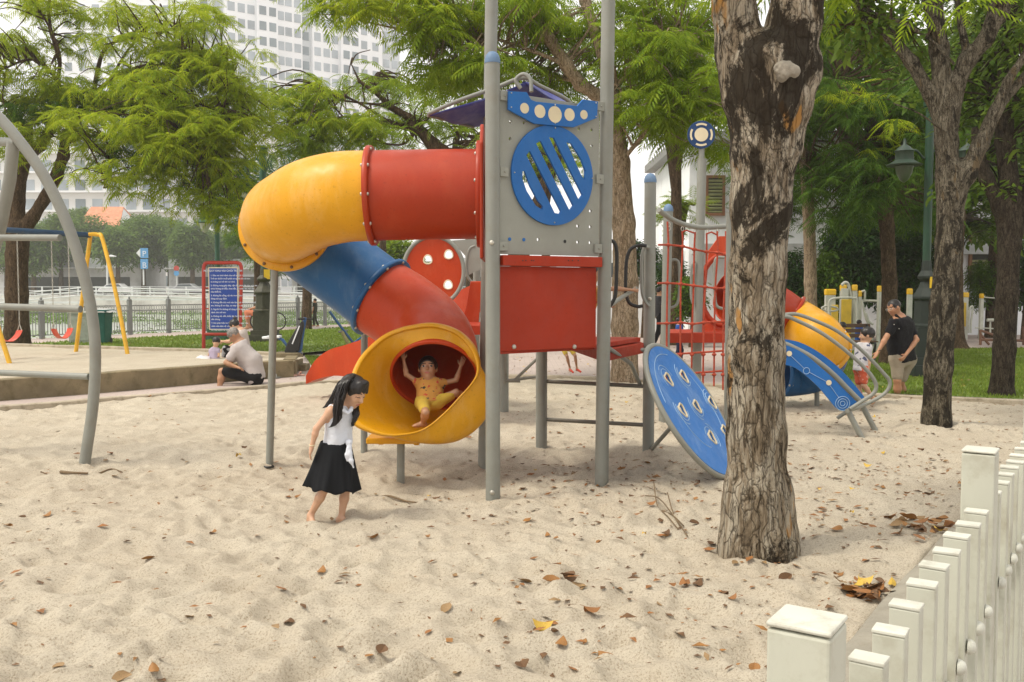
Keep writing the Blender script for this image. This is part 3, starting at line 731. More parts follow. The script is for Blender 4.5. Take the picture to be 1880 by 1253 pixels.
q.each('hole_rim', MCREAM, disc, True)
q = MB(); rs_ = random.Random(3)
for (x, y) in hc[:6]:
    c_ = duv(*z1(x, y)); a0 = rs_.uniform(0, 6)
    for rad, ln in ((.10, 3.6), (.135, 2.2)): q.tube([DC+d1*(c_[0]+rad*math.cos(a))+d2*(c_[1]+rad*math.sin(a))+dn*.011 for a in np.linspace(a0, a0+ln, 18) if math.hypot(c_[0]+rad*math.cos(a), c_[1]+rad*math.sin(a)) < DR-.03], .0035, 4)
for a0, rad, ln in ((0, .5, 2.0), (2.6, .55, 1.6), (4.4, .38, 1.3)): q.tube([DC+d1*(rad*math.cos(a))+d2*(rad*math.sin(a))+dn*.011 for a in np.linspace(a0, a0+ln, 30)], .0035, 4)
q.each('swirl_groove', MSW, disc, True)
q = MB(); q.tube([DC+d1*((DR+.02)*math.cos(a))+d2*((DR+.02)*math.sin(a))-dn*.01 for a in np.linspace(0, 2*PI, 72)[:-1]], .024, 10, close=True); q.build('disc_rim', MGRY, ps, True)
thin(1322, 898, 1322, 850, 8.15, r=.03); thin(1195, 790, 1245, 770, 9.3, 8.5, r=.02, name='brace')
m = MB(); m.tube([at(1190, 647, 9.2), at(1204, 642, 8.7), at(1212, 648, 8.4)], .022, 10); m.build('brace', MGRY, ps, True)

# ---------------------------------------------------------------- rear red climbing disc, slide and panel
RC = at(796, 498, 12.2); q = MB()
def z4(x, y): return (420+x/3.132, 220+y/3.132)
rh = []
for (x, y) in ((1145, 812), (1265, 783), (1262, 957)):
    c_ = at(*z4(x, y), 12.2)-RC; rh.append([(c_.x+.055*math.cos(a), c_.z+(.075 if math.sin(a) > 0 else .04)*math.sin(a)) for a in np.linspace(2*PI, 0, 15)[:-1]])
q.plate(RC, (1, 0, 0), (0, 0, 1), [(p[0]*1.0, p[1]) for p in circ(0, 0, .375, .43, 48)], .02, rh); rdd = q.build('climbing_disc', MORG, ps); rdd['label'] = 'red oval climbing panel with arched holes'
q = MB(); q.tube([RC+V((.385*math.cos(a), -.01, .44*math.sin(a))) for a in np.linspace(0, 2*PI, 60)[:-1]], .027, 10, close=True); q.build('disc_rim', MGRY, ps, True)
q = MB()
for h_ in rh: q.tube([RC+V((x, -.012, y)) for x, y in h_], .008, 6, close=True)
q.each('hole_rim', MCREAM, rdd, True)
q = MB(); q.plate(at(868, 505, 12.6), (1, 0, 0), (0, 0, 1), [(-.28, .45), (.16, .48), (.16, .1), (-.05, .0), (-.1, .25)], .02); q.build('grey_side_board', MPAN, ps)
# small open slide to the left
sl = [(563, 705, 14.2), (585, 696, 14.2), (615, 690, 14.0), (660, 690, 13.7), (710, 660, 13.4), (760, 625, 13.1), (810, 590, 12.8), (862, 575, 12.5)]
top = [(563, 690, 14.2), (580, 662, 14.2), (605, 643, 14.0), (640, 632, 13.8), (700, 610, 13.4), (760, 575, 13.1), (820, 545, 12.8), (866, 524, 12.5)]
bo = spline([at(*p) for p in sl], 5); tp = spline([at(*p) for p in top], 5); n_ = len(bo); wd = np.array([.12, .42, .0])
q = MB(); sec = []
for i in range(n_):
    a_, b_ = bo[i], tp[i]; mid_ = a_+np.array([0, 0, .03]); sec += [a_-wd*.06, b_-wd*.06, b_+wd*.06, mid_+wd*.14, mid_+wd*.86, b_+wd*.94, b_+wd*1.06, a_+wd*1.06]
q.add(sec, [(i*8+k_, i*8+(k_+1) % 8, (i+1)*8+(k_+1) % 8, (i+1)*8+k_) for i in range(n_-1) for k_ in range(8)]+[tuple(range(8)), tuple((n_-1)*8+7-k_ for k_ in range(8))])
q.build('open_slide', MORG, ps, True)['label'] = 'short open red chute with a curled foot'
q = MB(); q.plate(at(864, 562, 12.4), (1, 0, 0), (0, 0, 1), [(-.13, -.28), (.10, -.28), (.15, .32), (.0, .32), (-.06, -.02)], .05); q.build('slide_side_board', MORG, ps, bev=.012)
thin(668, 720, 668, 640, 13.6, r=.035)
# tall rounded red entrance board of the rear tube
q = MB(); c_ = at(1312, 530, 12.5); hol = [(x, y) for x, y in circ(.10, -.02, .25, .42, 28)][::-1]
q.plate(c_, (1, 0, 0), (0, 0, 1), [(-.17, -.6), (.5, -.6), (.5, .5), (.25, .68), (.05, .68), (-.08, .5)], .05, [hol]); q.build('entrance_board', MORG, ps, bev=.01)
q = MB(); q.tube([c_+V((.10+.29*math.cos(a), -.03, -.02+.46*math.sin(a))) for a in np.linspace(0, 2*PI, 40)[:-1]], .03, 8, close=True); q.build('entrance_rim', MRED, ps, True)
# rear tube slide on the right
k2 = [(1340, 545, 12.7), (1385, 555, 12.9), (1418, 568, 13.1), (1448, 588, 13.2), (1478, 606, 13.0), (1505, 628, 12.6), (1508, 655, 12.9), (1490, 676, 13.2), (1455, 683, 13.3), (1425, 684, 13.2)]
S2 = spline([at(*p) for p in k2], 8)
R2 = .34
tubemesh(S2[:25], R2, MRED, 'slide_tube', seg=40)['label'] = 'red top of the rear tube slide'
tubemesh(S2[24:46], R2+.005, MYEL, 'slide_tube', seg=40)['label'] = 'yellow bend of the rear tube slide'
tubemesh(S2[45:], R2, MBLU, 'slide_tube', seg=40)['label'] = 'blue foot of the rear tube slide'
flange(S2[24], S2[25]-S2[23], R2, MRED, bolts=8); flange(S2[43], S2[44]-S2[42], R2, MYEL, bolts=8); flange(S2[-1], S2[-1]-S2[-2], R2-.01, MBLU, bolts=8)
thin(1500, 745, 1500, 700, 13.2, r=.035)
# blue curved climber
def z3(x, y): return (1280+x/3.48, 480+y/3.48)
def curved(upper, lower, Y, mat, name, th=.03):
    o = at(*z3(750, 750), Y); pts = []
    up_ = spline([(*z3(*p),) for p in upper], 5); lo_ = spline([(*z3(*p),) for p in lower], 5)
    for p in list(up_)+list(lo_[::-1]): h_ = at(p[0], p[1], Y)-o; pts.append((h_.x, h_.z))
    q = MB(); q.plate(o, (1, 0, 0), (0, 0, 1), pts, th); return q.build(name, mat, ps, bev=.004)
cf = curved([(380, 520), (480, 522), (560, 535), (630, 562), (700, 605), (800, 690), (900, 790), (970, 870), (988, 915)], [(380, 660), (480, 655), (560, 662), (640, 690), (760, 790), (830, 870), (890, 940), (935, 958)], 10.45, MBLUP, 'climber_side_board')
curved([(380, 490), (480, 488), (550, 497), (650, 517), (760, 572), (880, 660), (980, 762), (1078, 882)], [(380, 580), (480, 570), (560, 590), (650, 625), (760, 700), (880, 810), (960, 905), (1020, 935)], 11.1, MBLUP, 'climber_side_board')
q = MB()
for x, y, r_ in ((588, 590, .03), (841, 776, .03)): q.lathe(at(*z3(x, y), 10.43), [(r_, 0), (r_, .004)], 20, (0, -1, 0))
q.each('cream_disc', MCREAM, cf)
q = MB()
for x, y, r_ in ((698, 700, .035), (929, 909, .078), (929, 909, .052), (929, 909, .026)): c_ = at(*z3(x, y), 10.43); q.tube([c_+V((r_*math.cos(a), 0, r_*math.sin(a))) for a in np.linspace(0, 2*PI, 29)[:-1]], .0035, 5, close=True)
for a_, b_ in (((600, 605), (680, 682)), ((718, 710), (824, 768)), ((850, 795), (905, 872))): q.tube([at(*z3(*a_), 10.43), at(*z3(*b_), 10.43)], .003, 5)
q.each('line_mark', MSW, cf, True)
for pts, Y in (([(380, 512), (480, 518), (560, 530), (640, 565), (740, 620), (860, 715), (960, 815), (1040, 895)], 10.9), ):
    loop([at(*z3(*p), Y) for p in pts], r=.032, name='climber_beam')
for s_ in np.linspace(.1, .95, 8):
    x = 500+s_*470; y = np.interp(x, [500, 560, 640, 760, 830, 970], [560, 575, 610, 705, 780, 890])
    m = MB(); m.tube([at(*z3(x, y), 10.47), at(*z3(x+12, y-6), 11.08)], .017, 8); m.build('rung', MGRYD, ps, True)
hr = [(420, 400), (520, 352), (590, 338), (650, 342), (760, 382), (900, 450), (1050, 568), (1190, 715), (1232, 775), (1205, 838), (1120, 893), (960, 962), (895, 1003)]
loop([at(*z3(*p), 11.1-.0*i) for i, p in enumerate(hr)], r=.022, name='handrail', n=5)
hr = [(420, 390), (550, 352), (650, 385), (800, 462), (950, 572), (1080, 692), (1140, 780), (1130, 840), (1060, 890), (975, 945)]
loop([at(*z3(*p), 10.4) for i, p in enumerate(hr)], r=.022, name='handrail', n=5)
for a_, b_, Y in (((955, 940), (1062, 1150), 10.45), ((1050, 915), (1158, 1118), 11.05)):
    m = MB(); q_ = at(*z3(*b_), Y-.05); m.tube([at(*z3(*a_), Y), q_, q_+(q_-at(*z3(*a_), Y))*.3], .032, 12); m.build('leg', MGRY, ps, True)
m = MB(); m.tube([at(*z3(960, 955), 10.4), at(*z3(1075, 915), 11.1)], .025, 10); m.build('cross_rail', MGRY, ps, True)

# ---------------------------------------------------------------- grey arch climber at the left edge
pb = gp(155, 858); AY = pb.y
ac = thing('arch_climber', (pb.x-1.5, pb.y, 0), 'grey steel arch climber with round rungs at the left edge of the sand', 'climbing frame')
arch = [(-170, 150), (-90, 165), (-35, 190), (0, 218), (40, 265), (80, 322), (118, 398), (146, 478), (166, 560), (175, 645), (171, 740), (160, 820), (153, 868)]
m = MB(); P = [at(x, y, AY) for x, y in arch]; P.append(P[-1]+V((-.03, 0, -.25))); m.tube([V(p) for p in spline(P, 7)], .05, 20); m.build('arch', MGRY, ac, True)
P2 = [p+V((-1.5, .75, 0)) for p in P]
m = MB(); m.tube([V(p) for p in spline(P2, 5)], .05, 16); m.build('arch', MGRY, ac, True)
for (x, y), (x2, y2), r_ in (((110, 437), (-150, 436), .03), ((148, 568), (-150, 558), .032), ((163, 692), (-150, 678), .03), ((30, 262), (-120, 255), .04)):
    m = MB(); a_ = at(x, y, AY); m.tube([a_, at(x2, y2, AY+.55)], r_, 14); m.build('rung', MGRY, ac, True)
m = MB(); m.tube([at(24, 262, AY+.02), at(18, 330, AY+.1), at(0, 420, AY+.35), at(-40, 560, AY+.7)], .055, 16); m.build('strut', MGRY, ac, True)
# ================================================================== OTHER THINGS ON THE PLAYGROUND
# ---- white fence at the right, photographer stands outside it
MFEN = M('white_fence_paint', (.48, .485, .40), .55, .07, 3, bmp=.1, bscale=60, dirt=.7, dirtcol=(.30, .27, .19), stretch=(1, 1, .3))
MFENT = M('fence_cap', (.56, .56, .48), .6, .1, 8, bmp=.08, bscale=120, dirt=.6, dirtcol=(.3, .27, .2))
f0 = V((.369, 1.17, 0)); fd = V((.835, 1.26, 0)).normalized(); fa = math.atan2(fd.y, fd.x); fn = V((fd.y, -fd.x, 0))     # fn points to the outside (right)
fen = thing('metal_fence', tuple(f0+fd*3), 'white painted metal picket fence with square posts along the right of the sand', 'fence')
SPC = 1.512
for k in range(-1, 8):
    c = f0+fd*SPC*k
    q = MB(); q.box(c+V((0, 0, .615)), (.078, .078, 1.23), rz=fa); po = q.build('fence_post', MFEN, fen, bev=.004)
    q = MB(); q.box(c+V((0, 0, 1.236)), (.080, .080, .007), rz=fa); q.build('post_cap', MFENT, po, bev=.003)
for z in (.86, .22):
    for k in range(-1, 7):
        c = f0+fd*SPC*(k+.5)+V((0, 0, z)); q = MB(); q.box(c+fn*.0, (SPC-.080, .022, .04), rz=fa); q.build('fence_rail', MFEN, fen, bev=.003)
cnt = 0
for k in range(-1, 7):
    for j in range(1, 11):
        if k == -1 and j < 6: continue
        cnt += 1; c = f0+fd*(SPC*k+SPC*j/11); 
        q = MB(); jj = random.uniform(-.004, .004); ja = fa+random.uniform(-.05, .05); jt = fn*random.uniform(-.003, .003); q.box(c+fn*.012+jt+V((0, 0, .575+jj)), (.036, .05, 1.05+.0), rz=ja); pk = q.build('picket', MFEN, fen, bev=.003)
        q = MB(); q.box(c+fn*.012+jt+V((0, 0, 1.1035+jj)), (.038, .052, .007), rz=ja); q.build('picket_cap', MFENT, pk, bev=.002)
        for z in (.86, .22): q = MB(); q.lathe(c+fn*.038+V((0, 0, z)), [(.017, 0), (.0165, .006), (.012, .013), (.005, .016), (.0005, .017)], 14, fn); q.build('dome_bolt', MFENT, pk, True)
# kerb strip between the sand and the fence
P = [(strip_x(y)+.02, y) for y in np.linspace(-4, 13, 40)]
vs = []
for x, y in P:
    p = V((x, y, 0)); j = random.uniform(-.012, .012)
    for o_, z_ in ((-.02+j, -.3), (0+j, .062), (.03, .072), (.36, .085), (.78, .09), (.80, -.1)): vs.append(p+fn*o_+V((0, 0, z_)))
fs = [(i*6+k, i*6+k+1, i*6+k+7, i*6+k+6) for i in range(len(P)-1) for k in range(5)]
q = MB(); q.add(vs, fs); tag(q.build('kerb', M('pale_concrete', (.30, .275, .22), .95, .15, 5, bmp=.5, bscale=90, dirt=.5, dirtcol=(.2, .17, .12))), kind='structure')

# ---- swing set
MYS = M('yellow_painted_steel', (.72, .40, .02), .45, .15, 4, dirt=.3); MBS = M('dark_blue_painted_steel', (.015, .05, .11), .45, .2, 4, dirt=.3)
sw = thing('swing_set', (-9.0, 18.7, .31), 'yellow legged swing set with dark blue top beam in the raised sand pit', 'swing set')
bR = at(165, 432, 19.8); bL = V((-9.95, 17.3, bR.z))
m = MB(); m.tube([bL, bR], .055, 14); m.build('beam', MBS, sw, True)
def leg(pts, r=.042): m = MB(); m.tube([V(p) for p in spline(pts, 6)], r, 12); m.build('leg', MYS, sw, True)
e = at(235, 655, 19.4); leg([bR-(bR-bL).normalized()*.1, bR+V((.14, .04, .01)), bR+V((.28, -.02, -.13)), (bR+V((.28, -.02, -.13))).lerp(e, .5)+V((.03, 0, 0)), e])
e = at(139, 650, 20.2); leg([bR+V((0, .02, -.03)), bR.lerp(e, .5), e])
e = at(19, 672, 17.1); leg([bL+V((.0, 0, 0)), bL+V((.18, 0, -.08)), bL.lerp(e, .5)+V((.05, 0, 0)), e])
e = bL+V((-.9, .6, 0)); e.z = .2; leg([bL, bL.lerp(e, .5), e])
MSEAT = plastic('red_swing_seat', (.55, .05, .015))
for t0, t1, zb, lb in ((.60, .78, .66, 'red belt swing seat on chains, the one beside the left tree trunk'), (.19, .33, .66, 'red belt swing seat on chains, the one nearer the green bin')):
    A_ = bR.lerp(bL, t0); B_ = bR.lerp(bL, t1); a_ = V((A_.x, A_.y, zb+.18)); b_ = V((B_.x, B_.y, zb+.18)); n_ = 14
    q = MB(); vs = []
    for i in range(n_+1):
        u = i/n_; p = a_.lerp(b_, u)-V((0, 0, .20*math.sin(PI*u)**.7)); side = V(((b_-a_).y, -(b_-a_).x, 0)).normalized()*.085
        vs += [p-side, p+side, p+side+V((0, 0, .012)), p-side+V((0, 0, .012))]
    q.add(vs, [(i*4+k, i*4+(k+1) % 4, (i+1)*4+(k+1) % 4, (i+1)*4+k) for i in range(n_) for k in range(4)]); so_ = q.build('swing_seat', MSEAT, sw, True); so_['label'] = lb
    for top_, bt in ((A_, a_), (B_, b_)):
        q = MB(); q.tube([bt+V((-.05, .02, 0)), bt+V((0, 0, .13)), bt+V((.05, -.02, 0))], .01, 6)
        L_ = top_.z-bt.z-.13; nl = int(L_/.045)
        for i in range(nl):
            c = bt+V((0, 0, .13+L_*(i+.5)/nl)); d_ = V((1, 0, 0)) if i % 2 else V((0, 1, 0))
            q.tube([c+d_*.011*math.cos(a)+V((0, 0, .028*math.sin(a))) for a in np.linspace(0, 2*PI, 7)[:-1]], .0048, 4, close=True)
        q.build('swing_chain', MBOLT, so_)

# ---- notice board
nb = thing('notice_board', tuple(at(408, 641, 21.2).xy)+(.2,), 'blue notice board with white text in a red tube frame', 'notice board')
MRS = M('red_painted_steel', (.42, .03, .015), .45, .12, 5, dirt=.2)
NYp = 21.2
m = MB(); m.tube([V(p) for p in spline([at(374, 645, NYp), at(374, 560, NYp), at(374, 500, NYp), at(375, 488, NYp), at(381, 483, NYp), at(408, 483, NYp), at(436, 483, NYp), at(442, 488, NYp), at(443, 500, NYp), at(442, 560, NYp), at(441, 645, NYp)], 5)], .04, 12); m.build('frame', MRS, nb, True)
m = MB(); m.tube([at(374, 614, NYp), at(441, 614, NYp)], .036, 10); m.build('cross_rail', MRS, nb, True)
for y in (529, 567):
    for x0, x1 in ((374, 386), (436, 442)): m = MB(); m.tube([at(x0, y, NYp), at(x1, y, NYp)], .014, 8); m.build('board_clip', MRS, nb, True)
b0 = at(384.5, 606, NYp-.03); b1 = at(437, 491, NYp-.03); cw, ch = b1.x-b0.x, b1.z-b0.z; cc = (b0+b1)/2
m = MB(); m.box(cc, (cw, .03, ch)); bd_ = m.build('board', MCREAM, nb, bev=.004)
MSB = M('sign_blue', (.008, .055, .32), .5, .06)
m = MB(); m.box(cc-V((0, .017, 0)), (cw*.93, .006, ch*.965)); m.build('board_face', MSB, bd_)
MTXT = M('white_lettering', (.62, .66, .74), .6, .05)
def text(s, loc, size, mat, parent, rz=0, rx=PI/2, name='lettering', align='LEFT', space=1, bold=0, width=None, ext=.001):
    c = bpy.data.curves.new(name, 'FONT'); c.body = s; c.size = size; c.align_x = align; c.extrude = ext; c.space_line = space; c.offset = bold
    if width: c.text_boxes[0].width = width
    o = bpy.data.objects.new(name, c); S.collection.objects.link(o); bpy.context.view_layer.update()
    dg = bpy.context.evaluated_depsgraph_get(); me = bpy.data.meshes.new_from_object(o.evaluated_get(dg)); bpy.data.objects.remove(o)
    R = Matrix.Translation(V(loc)) @ Matrix.Rotation(rz, 4, 'Z') @ Matrix.Rotation(rx, 4, 'X'); me.transform(R)
    if width == -1: pass
    vs = [tuple(v.co) for v in me.vertices]; fs = [tuple(p.vertices) for p in me.polygons]
    if not vs: return None
    return mk(name, vs, fs, mat, parent)
tx = cc.x-cw*.42; tz = cc.z+ch*.455; ty = cc.y-.0215
text('NỘI QUY KHU VUI CHƠI TRẺ EM', (cc.x, ty, tz-.035), .058, MTXT, bd_, align='CENTER', bold=.0012)
lines = ['1. Khu vui chơi dành cho trẻ em từ 2 đến 12 tuổi.', 'Trẻ em dưới 6 tuổi phải có người lớn đi kèm', 'và trông coi trẻ khi vui chơi.', '2. Không mang giày dép, vật sắc nhọn lên khu vực vui', 'chơi; không xô đẩy, chen lấn, leo trèo lên mái che', 'của thiết bị.', '3. Không ăn uống, xả rác trong khu vui chơi; bỏ rác', 'đúng nơi quy định.', '4. Không dẫn thú nuôi vào khu vực vui chơi của trẻ', 'em, không đi xe đạp, xe máy vào sân cát.', '5. Người lớn không sử dụng thiết bị vui chơi', 'dành cho trẻ em.', '6. Không vẽ, viết, khắc lên thiết bị; giữ gìn tài', 'sản chung.', '7. Khi phát hiện hư hỏng hãy báo ngay cho', 'nhân viên bảo vệ công viên.', '8. Phụ huynh tự bảo quản tư trang.']
z_ = tz-.135
for i, l in enumerate(lines):
    text(l, (tx, ty, z_), .047, MTXT, bd_, bold=.001); z_ -= .0695 if not (i+1 < len(lines) and lines[i+1][0].isdigit()) else .083

# ---- street lamps
MIRON = M('dark_green_iron', (.022, .045, .028), .5, .25, 6, dirt=.35, dirtcol=(.05, .045, .03)); MIROG = M('green_iron', (.03, .10, .06), .5, .15, 6, dirt=.2)
MIRDK = M('weathered_bronze_green_iron', (.045, .045, .025), .6, .25, 6, dirt=.4)
MGLS = M('frosted_lamp_glass', (.55, .56, .5), .25, .05)
MYST = M('yellow_sticker', (.75, .48, .01), .5, .1)
MGLD = M('dark_green_lamp_glass', (.06, .085, .05), .3, .1)
def lantern(parent, c, s=1.0, mat=MIROG, gl=None):
    q = MB(); q.lathe(c, [(.30*s, 0), (.31*s, .02*s), (.24*s, .05*s), (.16*s, .10*s), (.15*s, .24*s), (.17*s, .26*s), (.10*s, .33*s), (.03*s, .38*s), (.02*s, .48*s)], 20); l = q.build('lantern', mat, parent, True)
    q = MB(); q.lathe(c+V((0, 0, -.29*s)), [(.02*s, 0), (.07*s, .04*s), (.13*s, .15*s), (.16*s, .285*s)], 18); q.build('lamp_glass', gl or MGLS, l, True)
def scroll(parent, c, r, mat, flip=1, turns=1.35, th=.018):
    pts = []
    for a in np.linspace(0, 2*PI*turns, 40): rr = r*(1-.62*a/(2*PI*turns)); pts.append(c+V((flip*rr*math.cos(a+PI*.8), 0, rr*math.sin(a+PI*.8))))
    m = MB(); m.tube(pts, th, 8); m.tube([c+V((r*math.cos(a), 0, r*math.sin(a))) for a in np.linspace(0, 2*PI, 30)[:-1]], th*1.2, 8, close=True); m.build('scroll_arm', mat, parent, True)
def lamp(base, label, pole_top, heads, mat_ped, mat_pole, scale=1.0, ped_h=1.45, pole_r=.075):
    b = V(base); L = thing('street_lamp', tuple(b), label, 'street lamp'); s = scale
    q = MB(); q.box(b+V((0, 0, .1)), (.62*s, .62*s, .24)); q.box(b+V((0, 0, .28)), (.54*s, .54*s, .14)); q.box(b+V((0, 0, .62)), (.44*s, .44*s, .54)); 
    q.lathe(b+V((0, 0, .89)), [(.27*s, 0), (.27*s, .04), (.22*s, .06), (.21*s, .34*ped_h), (.25*s, .36*ped_h), (.25*s, .39*ped_h), (.15*s, .5*ped_h), (.10*s, .58*ped_h), (.16*s, .62*ped_h), (.17*s, .65*ped_h), (.10*s, .72*ped_h), (.085*s, .85*ped_h)], 8); q.build('pedestal', mat_ped, L, bev=.008)
    q = MB(); q.lathe(b+V((0, 0, 1.2)), [(pole_r*s, 0), (pole_r*s, pole_top-b.z-1.35), (pole_r*1.6*s, pole_top-b.z-1.33), (pole_r*1.6*s, pole_top-b.z-1.25), (pole_r*.6*s, pole_top-b.z-1.2)], 14); q.build('pole', mat_pole, L, True)
    for (dx, dy, z, s2) in heads: lantern(L, b+V((dx, dy, z)), s2, mat_pole)
    return L
# behind the slide
b = at(487, 636, 27.6); b.z = .1; B1 = b
L1 = lamp(b, 'dark iron street lamp with scrolled arms, its pedestal beside the bicycle', 5.75, [], MIRDK, MIROG, 1.25)
ch_ = at(448, 348, 27.6); lantern(L1, ch_, .92, MIROG); scroll(L1, at(470, 306, 27.6), .32, MIROG); scroll(L1, at(512, 300, 27.6), .32, MIROG, -1)
m = MB(); m.tube([V(p) for p in spline([at(454, 322, 27.6), at(458, 300, 27.6), at(468, 290, 27.6), at(480, 302, 27.6), at(488, 318, 27.6)], 5)], .025, 8); m.build('arm', MIROG, L1, True)
q = MB(); q.box(at(490, 504, 27.45), (.17, .02, .28)); q.build('yellow_notice', MYST, L1)
# behind the notice board
b = at(402, 632, 28.6); b.z = .1
L2 = lamp(b, 'green street lamp with a hanging lantern rising behind the notice board', 4.1, [], MIROG, MIROG, 1.0)
lantern(L2, at(376, 410, 28.6), 1.0, MIROG)
m = MB(); m.tube([V(p) for p in spline([at(402, 396, 28.6), at(403, 372, 28.6), at(398, 358, 28.6), at(385, 358, 28.6), at(377, 372, 28.6), at(376, 384, 28.6)], 5)], .022, 8); m.build('arm', MIROG, L2, True)
# right, in the dark greens
b = at(1696, 700, 17.1); b.z = .07
L3 = lamp(b, 'dark green street lamp behind the man in black, pedestal on the lawn', 5.0, [], M('black_green_iron', (.012, .02, .014), .6), M('deep_green_iron', (.012, .05, .025), .5, .15), .95, 1.4)
for px in (1660, 1775):
    lantern(L3, at(px, 305, 17.1), 1.0, MIRON, MGLD)
m = MB(); m.tube([V(p) for p in spline([at(1660, 290, 17.1), at(1680, 276, 17.1), at(1700, 292, 17.1), at(1720, 276, 17.1), at(1775, 290, 17.1)], 5)], .022, 8); m.build('arm', MIRON, L3, True)
q = MB(); q.box(at(1712, 519, 16.95), (.09, .02, .2)); q.build('yellow_notice', MYST, L3)

# ---- railing along the river
MRAIL = M('grey_railing_paint', (.20, .21, .20), .5, .12, 3, dirt=.25)
rl_ = thing('river_railing', tuple(fline(0)), 'grey metal railing with scrolled top along the near river bank', 'railing'); fr = math.atan2(FD.y, FD.x)
s_ = -18.0; n_ = 0
while s_ < 19:
    c = fline(s_, .15); q = MB(); q.box(c+V((0, 0, .62)), (.13, .13, 1.24), rz=fr); q.lathe(c+V((0, 0, 1.24)), [(.085, 0), (.085, .03), (.03, .05), (.045, .09), (.01, .14)], 8); q.build('post', MRAIL, rl_, bev=.005)
    q = MB()
    for z in (.16, .88, 1.06): c2 = fline(s_+.8, .15)+V((0, 0, z)); q.box(c2, (1.47, .035, .03), rz=fr)
    for j in range(1, 16):
        c2 = fline(s_+1.6*j/16, .15); q.box(c2+V((0, 0, .52)), (.02, .02, .74), rz=fr)
        if j < 16: q.tube([fline(s_+1.6*(j-.5+.5*math.cos(a))/16, .15)+V((0, 0, .97+.075*math.sin(a))) for a in np.linspace(0, 2*PI, 9)[:-1]], .007, 4, close=True)
    q.build('bar_panel', MRAIL, rl_); s_ += 1.6; n_ += 1

# ---- rubbish bin, cabinet
MGB = plastic('green_bin_plastic', (.01, .10, .085), (.1, .25, .2), .5, .3)
b = at(186, 631, 26.5); b.z = .1
bn = thing('rubbish_bin', tuple(b), 'dark green wheeled rubbish bin under a pale sheet by the railing', 'bin')
vs = []
for z, w_, d_ in ((.05, .38, .42), (.9, .48, .56)):
    for x, y in ((-1, -1), (1, -1), (1, 1), (-1, 1)): vs.append(b+V((x*w_/2, y*d_/2, z)))
q = MB(); q.add(vs, [(0, 1, 2, 3), (4, 7, 6, 5), (0, 4, 5, 1), (1, 5, 6, 2), (2, 6, 7, 3), (3, 7, 4, 0)]); q.build('body', MGB, bn, bev=.02)
q = MB(); q.box(b+V((0, 0, .93)), (.54, .6, .07)); q.build('lid', MGB, bn, bev=.02)
for x in (-.17, .17): q = MB(); q.lathe(b+V((x-.02, .2, .09)), [(.09, 0), (.09, .05)], 14, (1, 0, 0)); q.build('wheel', MBLK, bn, True)
q = MB(); vs = []
for i in range(7):
    for j in range(7): x = (i/6-.5)*.66; y = (j/6-.5)*.66; e_ = max(abs(x), abs(y)); vs.append(b+V((x, y, .985-max(0, e_-.26)*1.4+random.uniform(-.012, .012))))
q.add(vs, [(i*7+j, (i+1)*7+j, (i+1)*7+j+1, i*7+j+1) for i in range(6) for j in range(6)]); o = q.build('plastic_sheet', M('pale_plastic_sheet', (.5, .5, .47), .35, .15), None, True)
tag(o, 'crumpled pale plastic sheet lying over the green bin', 'plastic sheet')
b = at(152, 632, 26.9); b.z = .1; q = MB(); q.box(b+V((0, 0, .42)), (.62, .35, .84)); q.box(b+V((0, 0, .87)), (.68, .4, .06)); q.box(b+V((0, -.18, .42)), (.5, .012, .66))
tag(q.build('utility_cabinet', M('pale_cabinet', (.34, .36, .31), .6, .15, 4, dirt=.4), None, bev=.01), 'pale grey utility cabinet just left of the green bin', 'cabinet')

# ---- outdoor exercise machines, left
MBE = M('blue_machine_paint', (.02, .09, .24), .4, .12, 5, dirt=.25)
b = at(552, 683, 18.7); b.z = .05
ex = thing('exercise_bike', tuple(b), 'blue outdoor exercise bike with black flywheel cover beside the raised pit', 'exercise machine')
EY = 18.7
def e3(x, y): return (340+x/3.916, 420+y/3.916)
m = MB(); m.tube([V(p) for p in spline([at(*e3(722, 955), EY), at(*e3(770, 915), EY), at(*e3(825, 880), EY), at(*e3(840, 780), EY), at(*e3(862, 640), EY)], 5)], .035, 10); m.build('frame', MBE, ex, True)
m = MB(); m.tube([at(*e3(835, 890), EY+.1), at(*e3(775, 960), EY+.1), at(*e3(770, 1005), EY+.1)], .03, 8); m.tube([at(*e3(765, 962), EY-.15), at(*e3(820, 957), EY+.2)], .022, 8); m.build('foot_frame', MBE, ex, True)
m = MB(); m.tube([at(*e3(815, 652), EY-.2), at(*e3(862, 648), EY), at(*e3(908, 655), EY+.2)], .02, 8); m.build('handlebar', MBLK, ex, True)
o_ = at(*e3(790, 790), EY-.08); pts = [at(*e3(x, y), EY-.08)-o_ for x, y in ((850, 665), (853, 700), (815, 880), (790, 905), (755, 918), (725, 905), (718, 880), (735, 830), (800, 720), (835, 672))]
q = MB(); q.plate(o_, (1, 0, 0), (0, 0, 1), [(p.x, p.z) for p in pts], .14); q.build('flywheel_cover', MBLK, ex, bev=.02)
q = MB(); q.tube([at(*e3(822, 700), EY-.16), at(*e3(770, 830), EY-.16)], .014, 6); q.build('white_stripe', MWHT, ex, True)
m = MB(); m.tube([at(*e3(735, 845), EY), at(*e3(700, 800), EY), at(*e3(665, 782), EY)], .03, 8); m.build('crank_arm', MBE, ex, True)
m = MB(); m.box(at(*e3(640, 778), EY), (.26, .2, .05)); m.box(at(*e3(595, 784), EY), (.2, .18, .05)); m.build('saddle', MWHT, ex, bev=.015)
q = MB(); q.box(V((b.x-.25, EY, .22)), (.5, .5, .36)); q.box(V((b.x+.0, EY, .1)), (.3, .4, .14)); q.build('concrete_base', MCONC2, ex, bev=.02)
b = at(645, 634, 24.5); b.z = .1; ex = thing('exercise_machine', tuple(b), 'thin dark blue exercise machine on the lawn under the blue tube section', 'exercise machine')
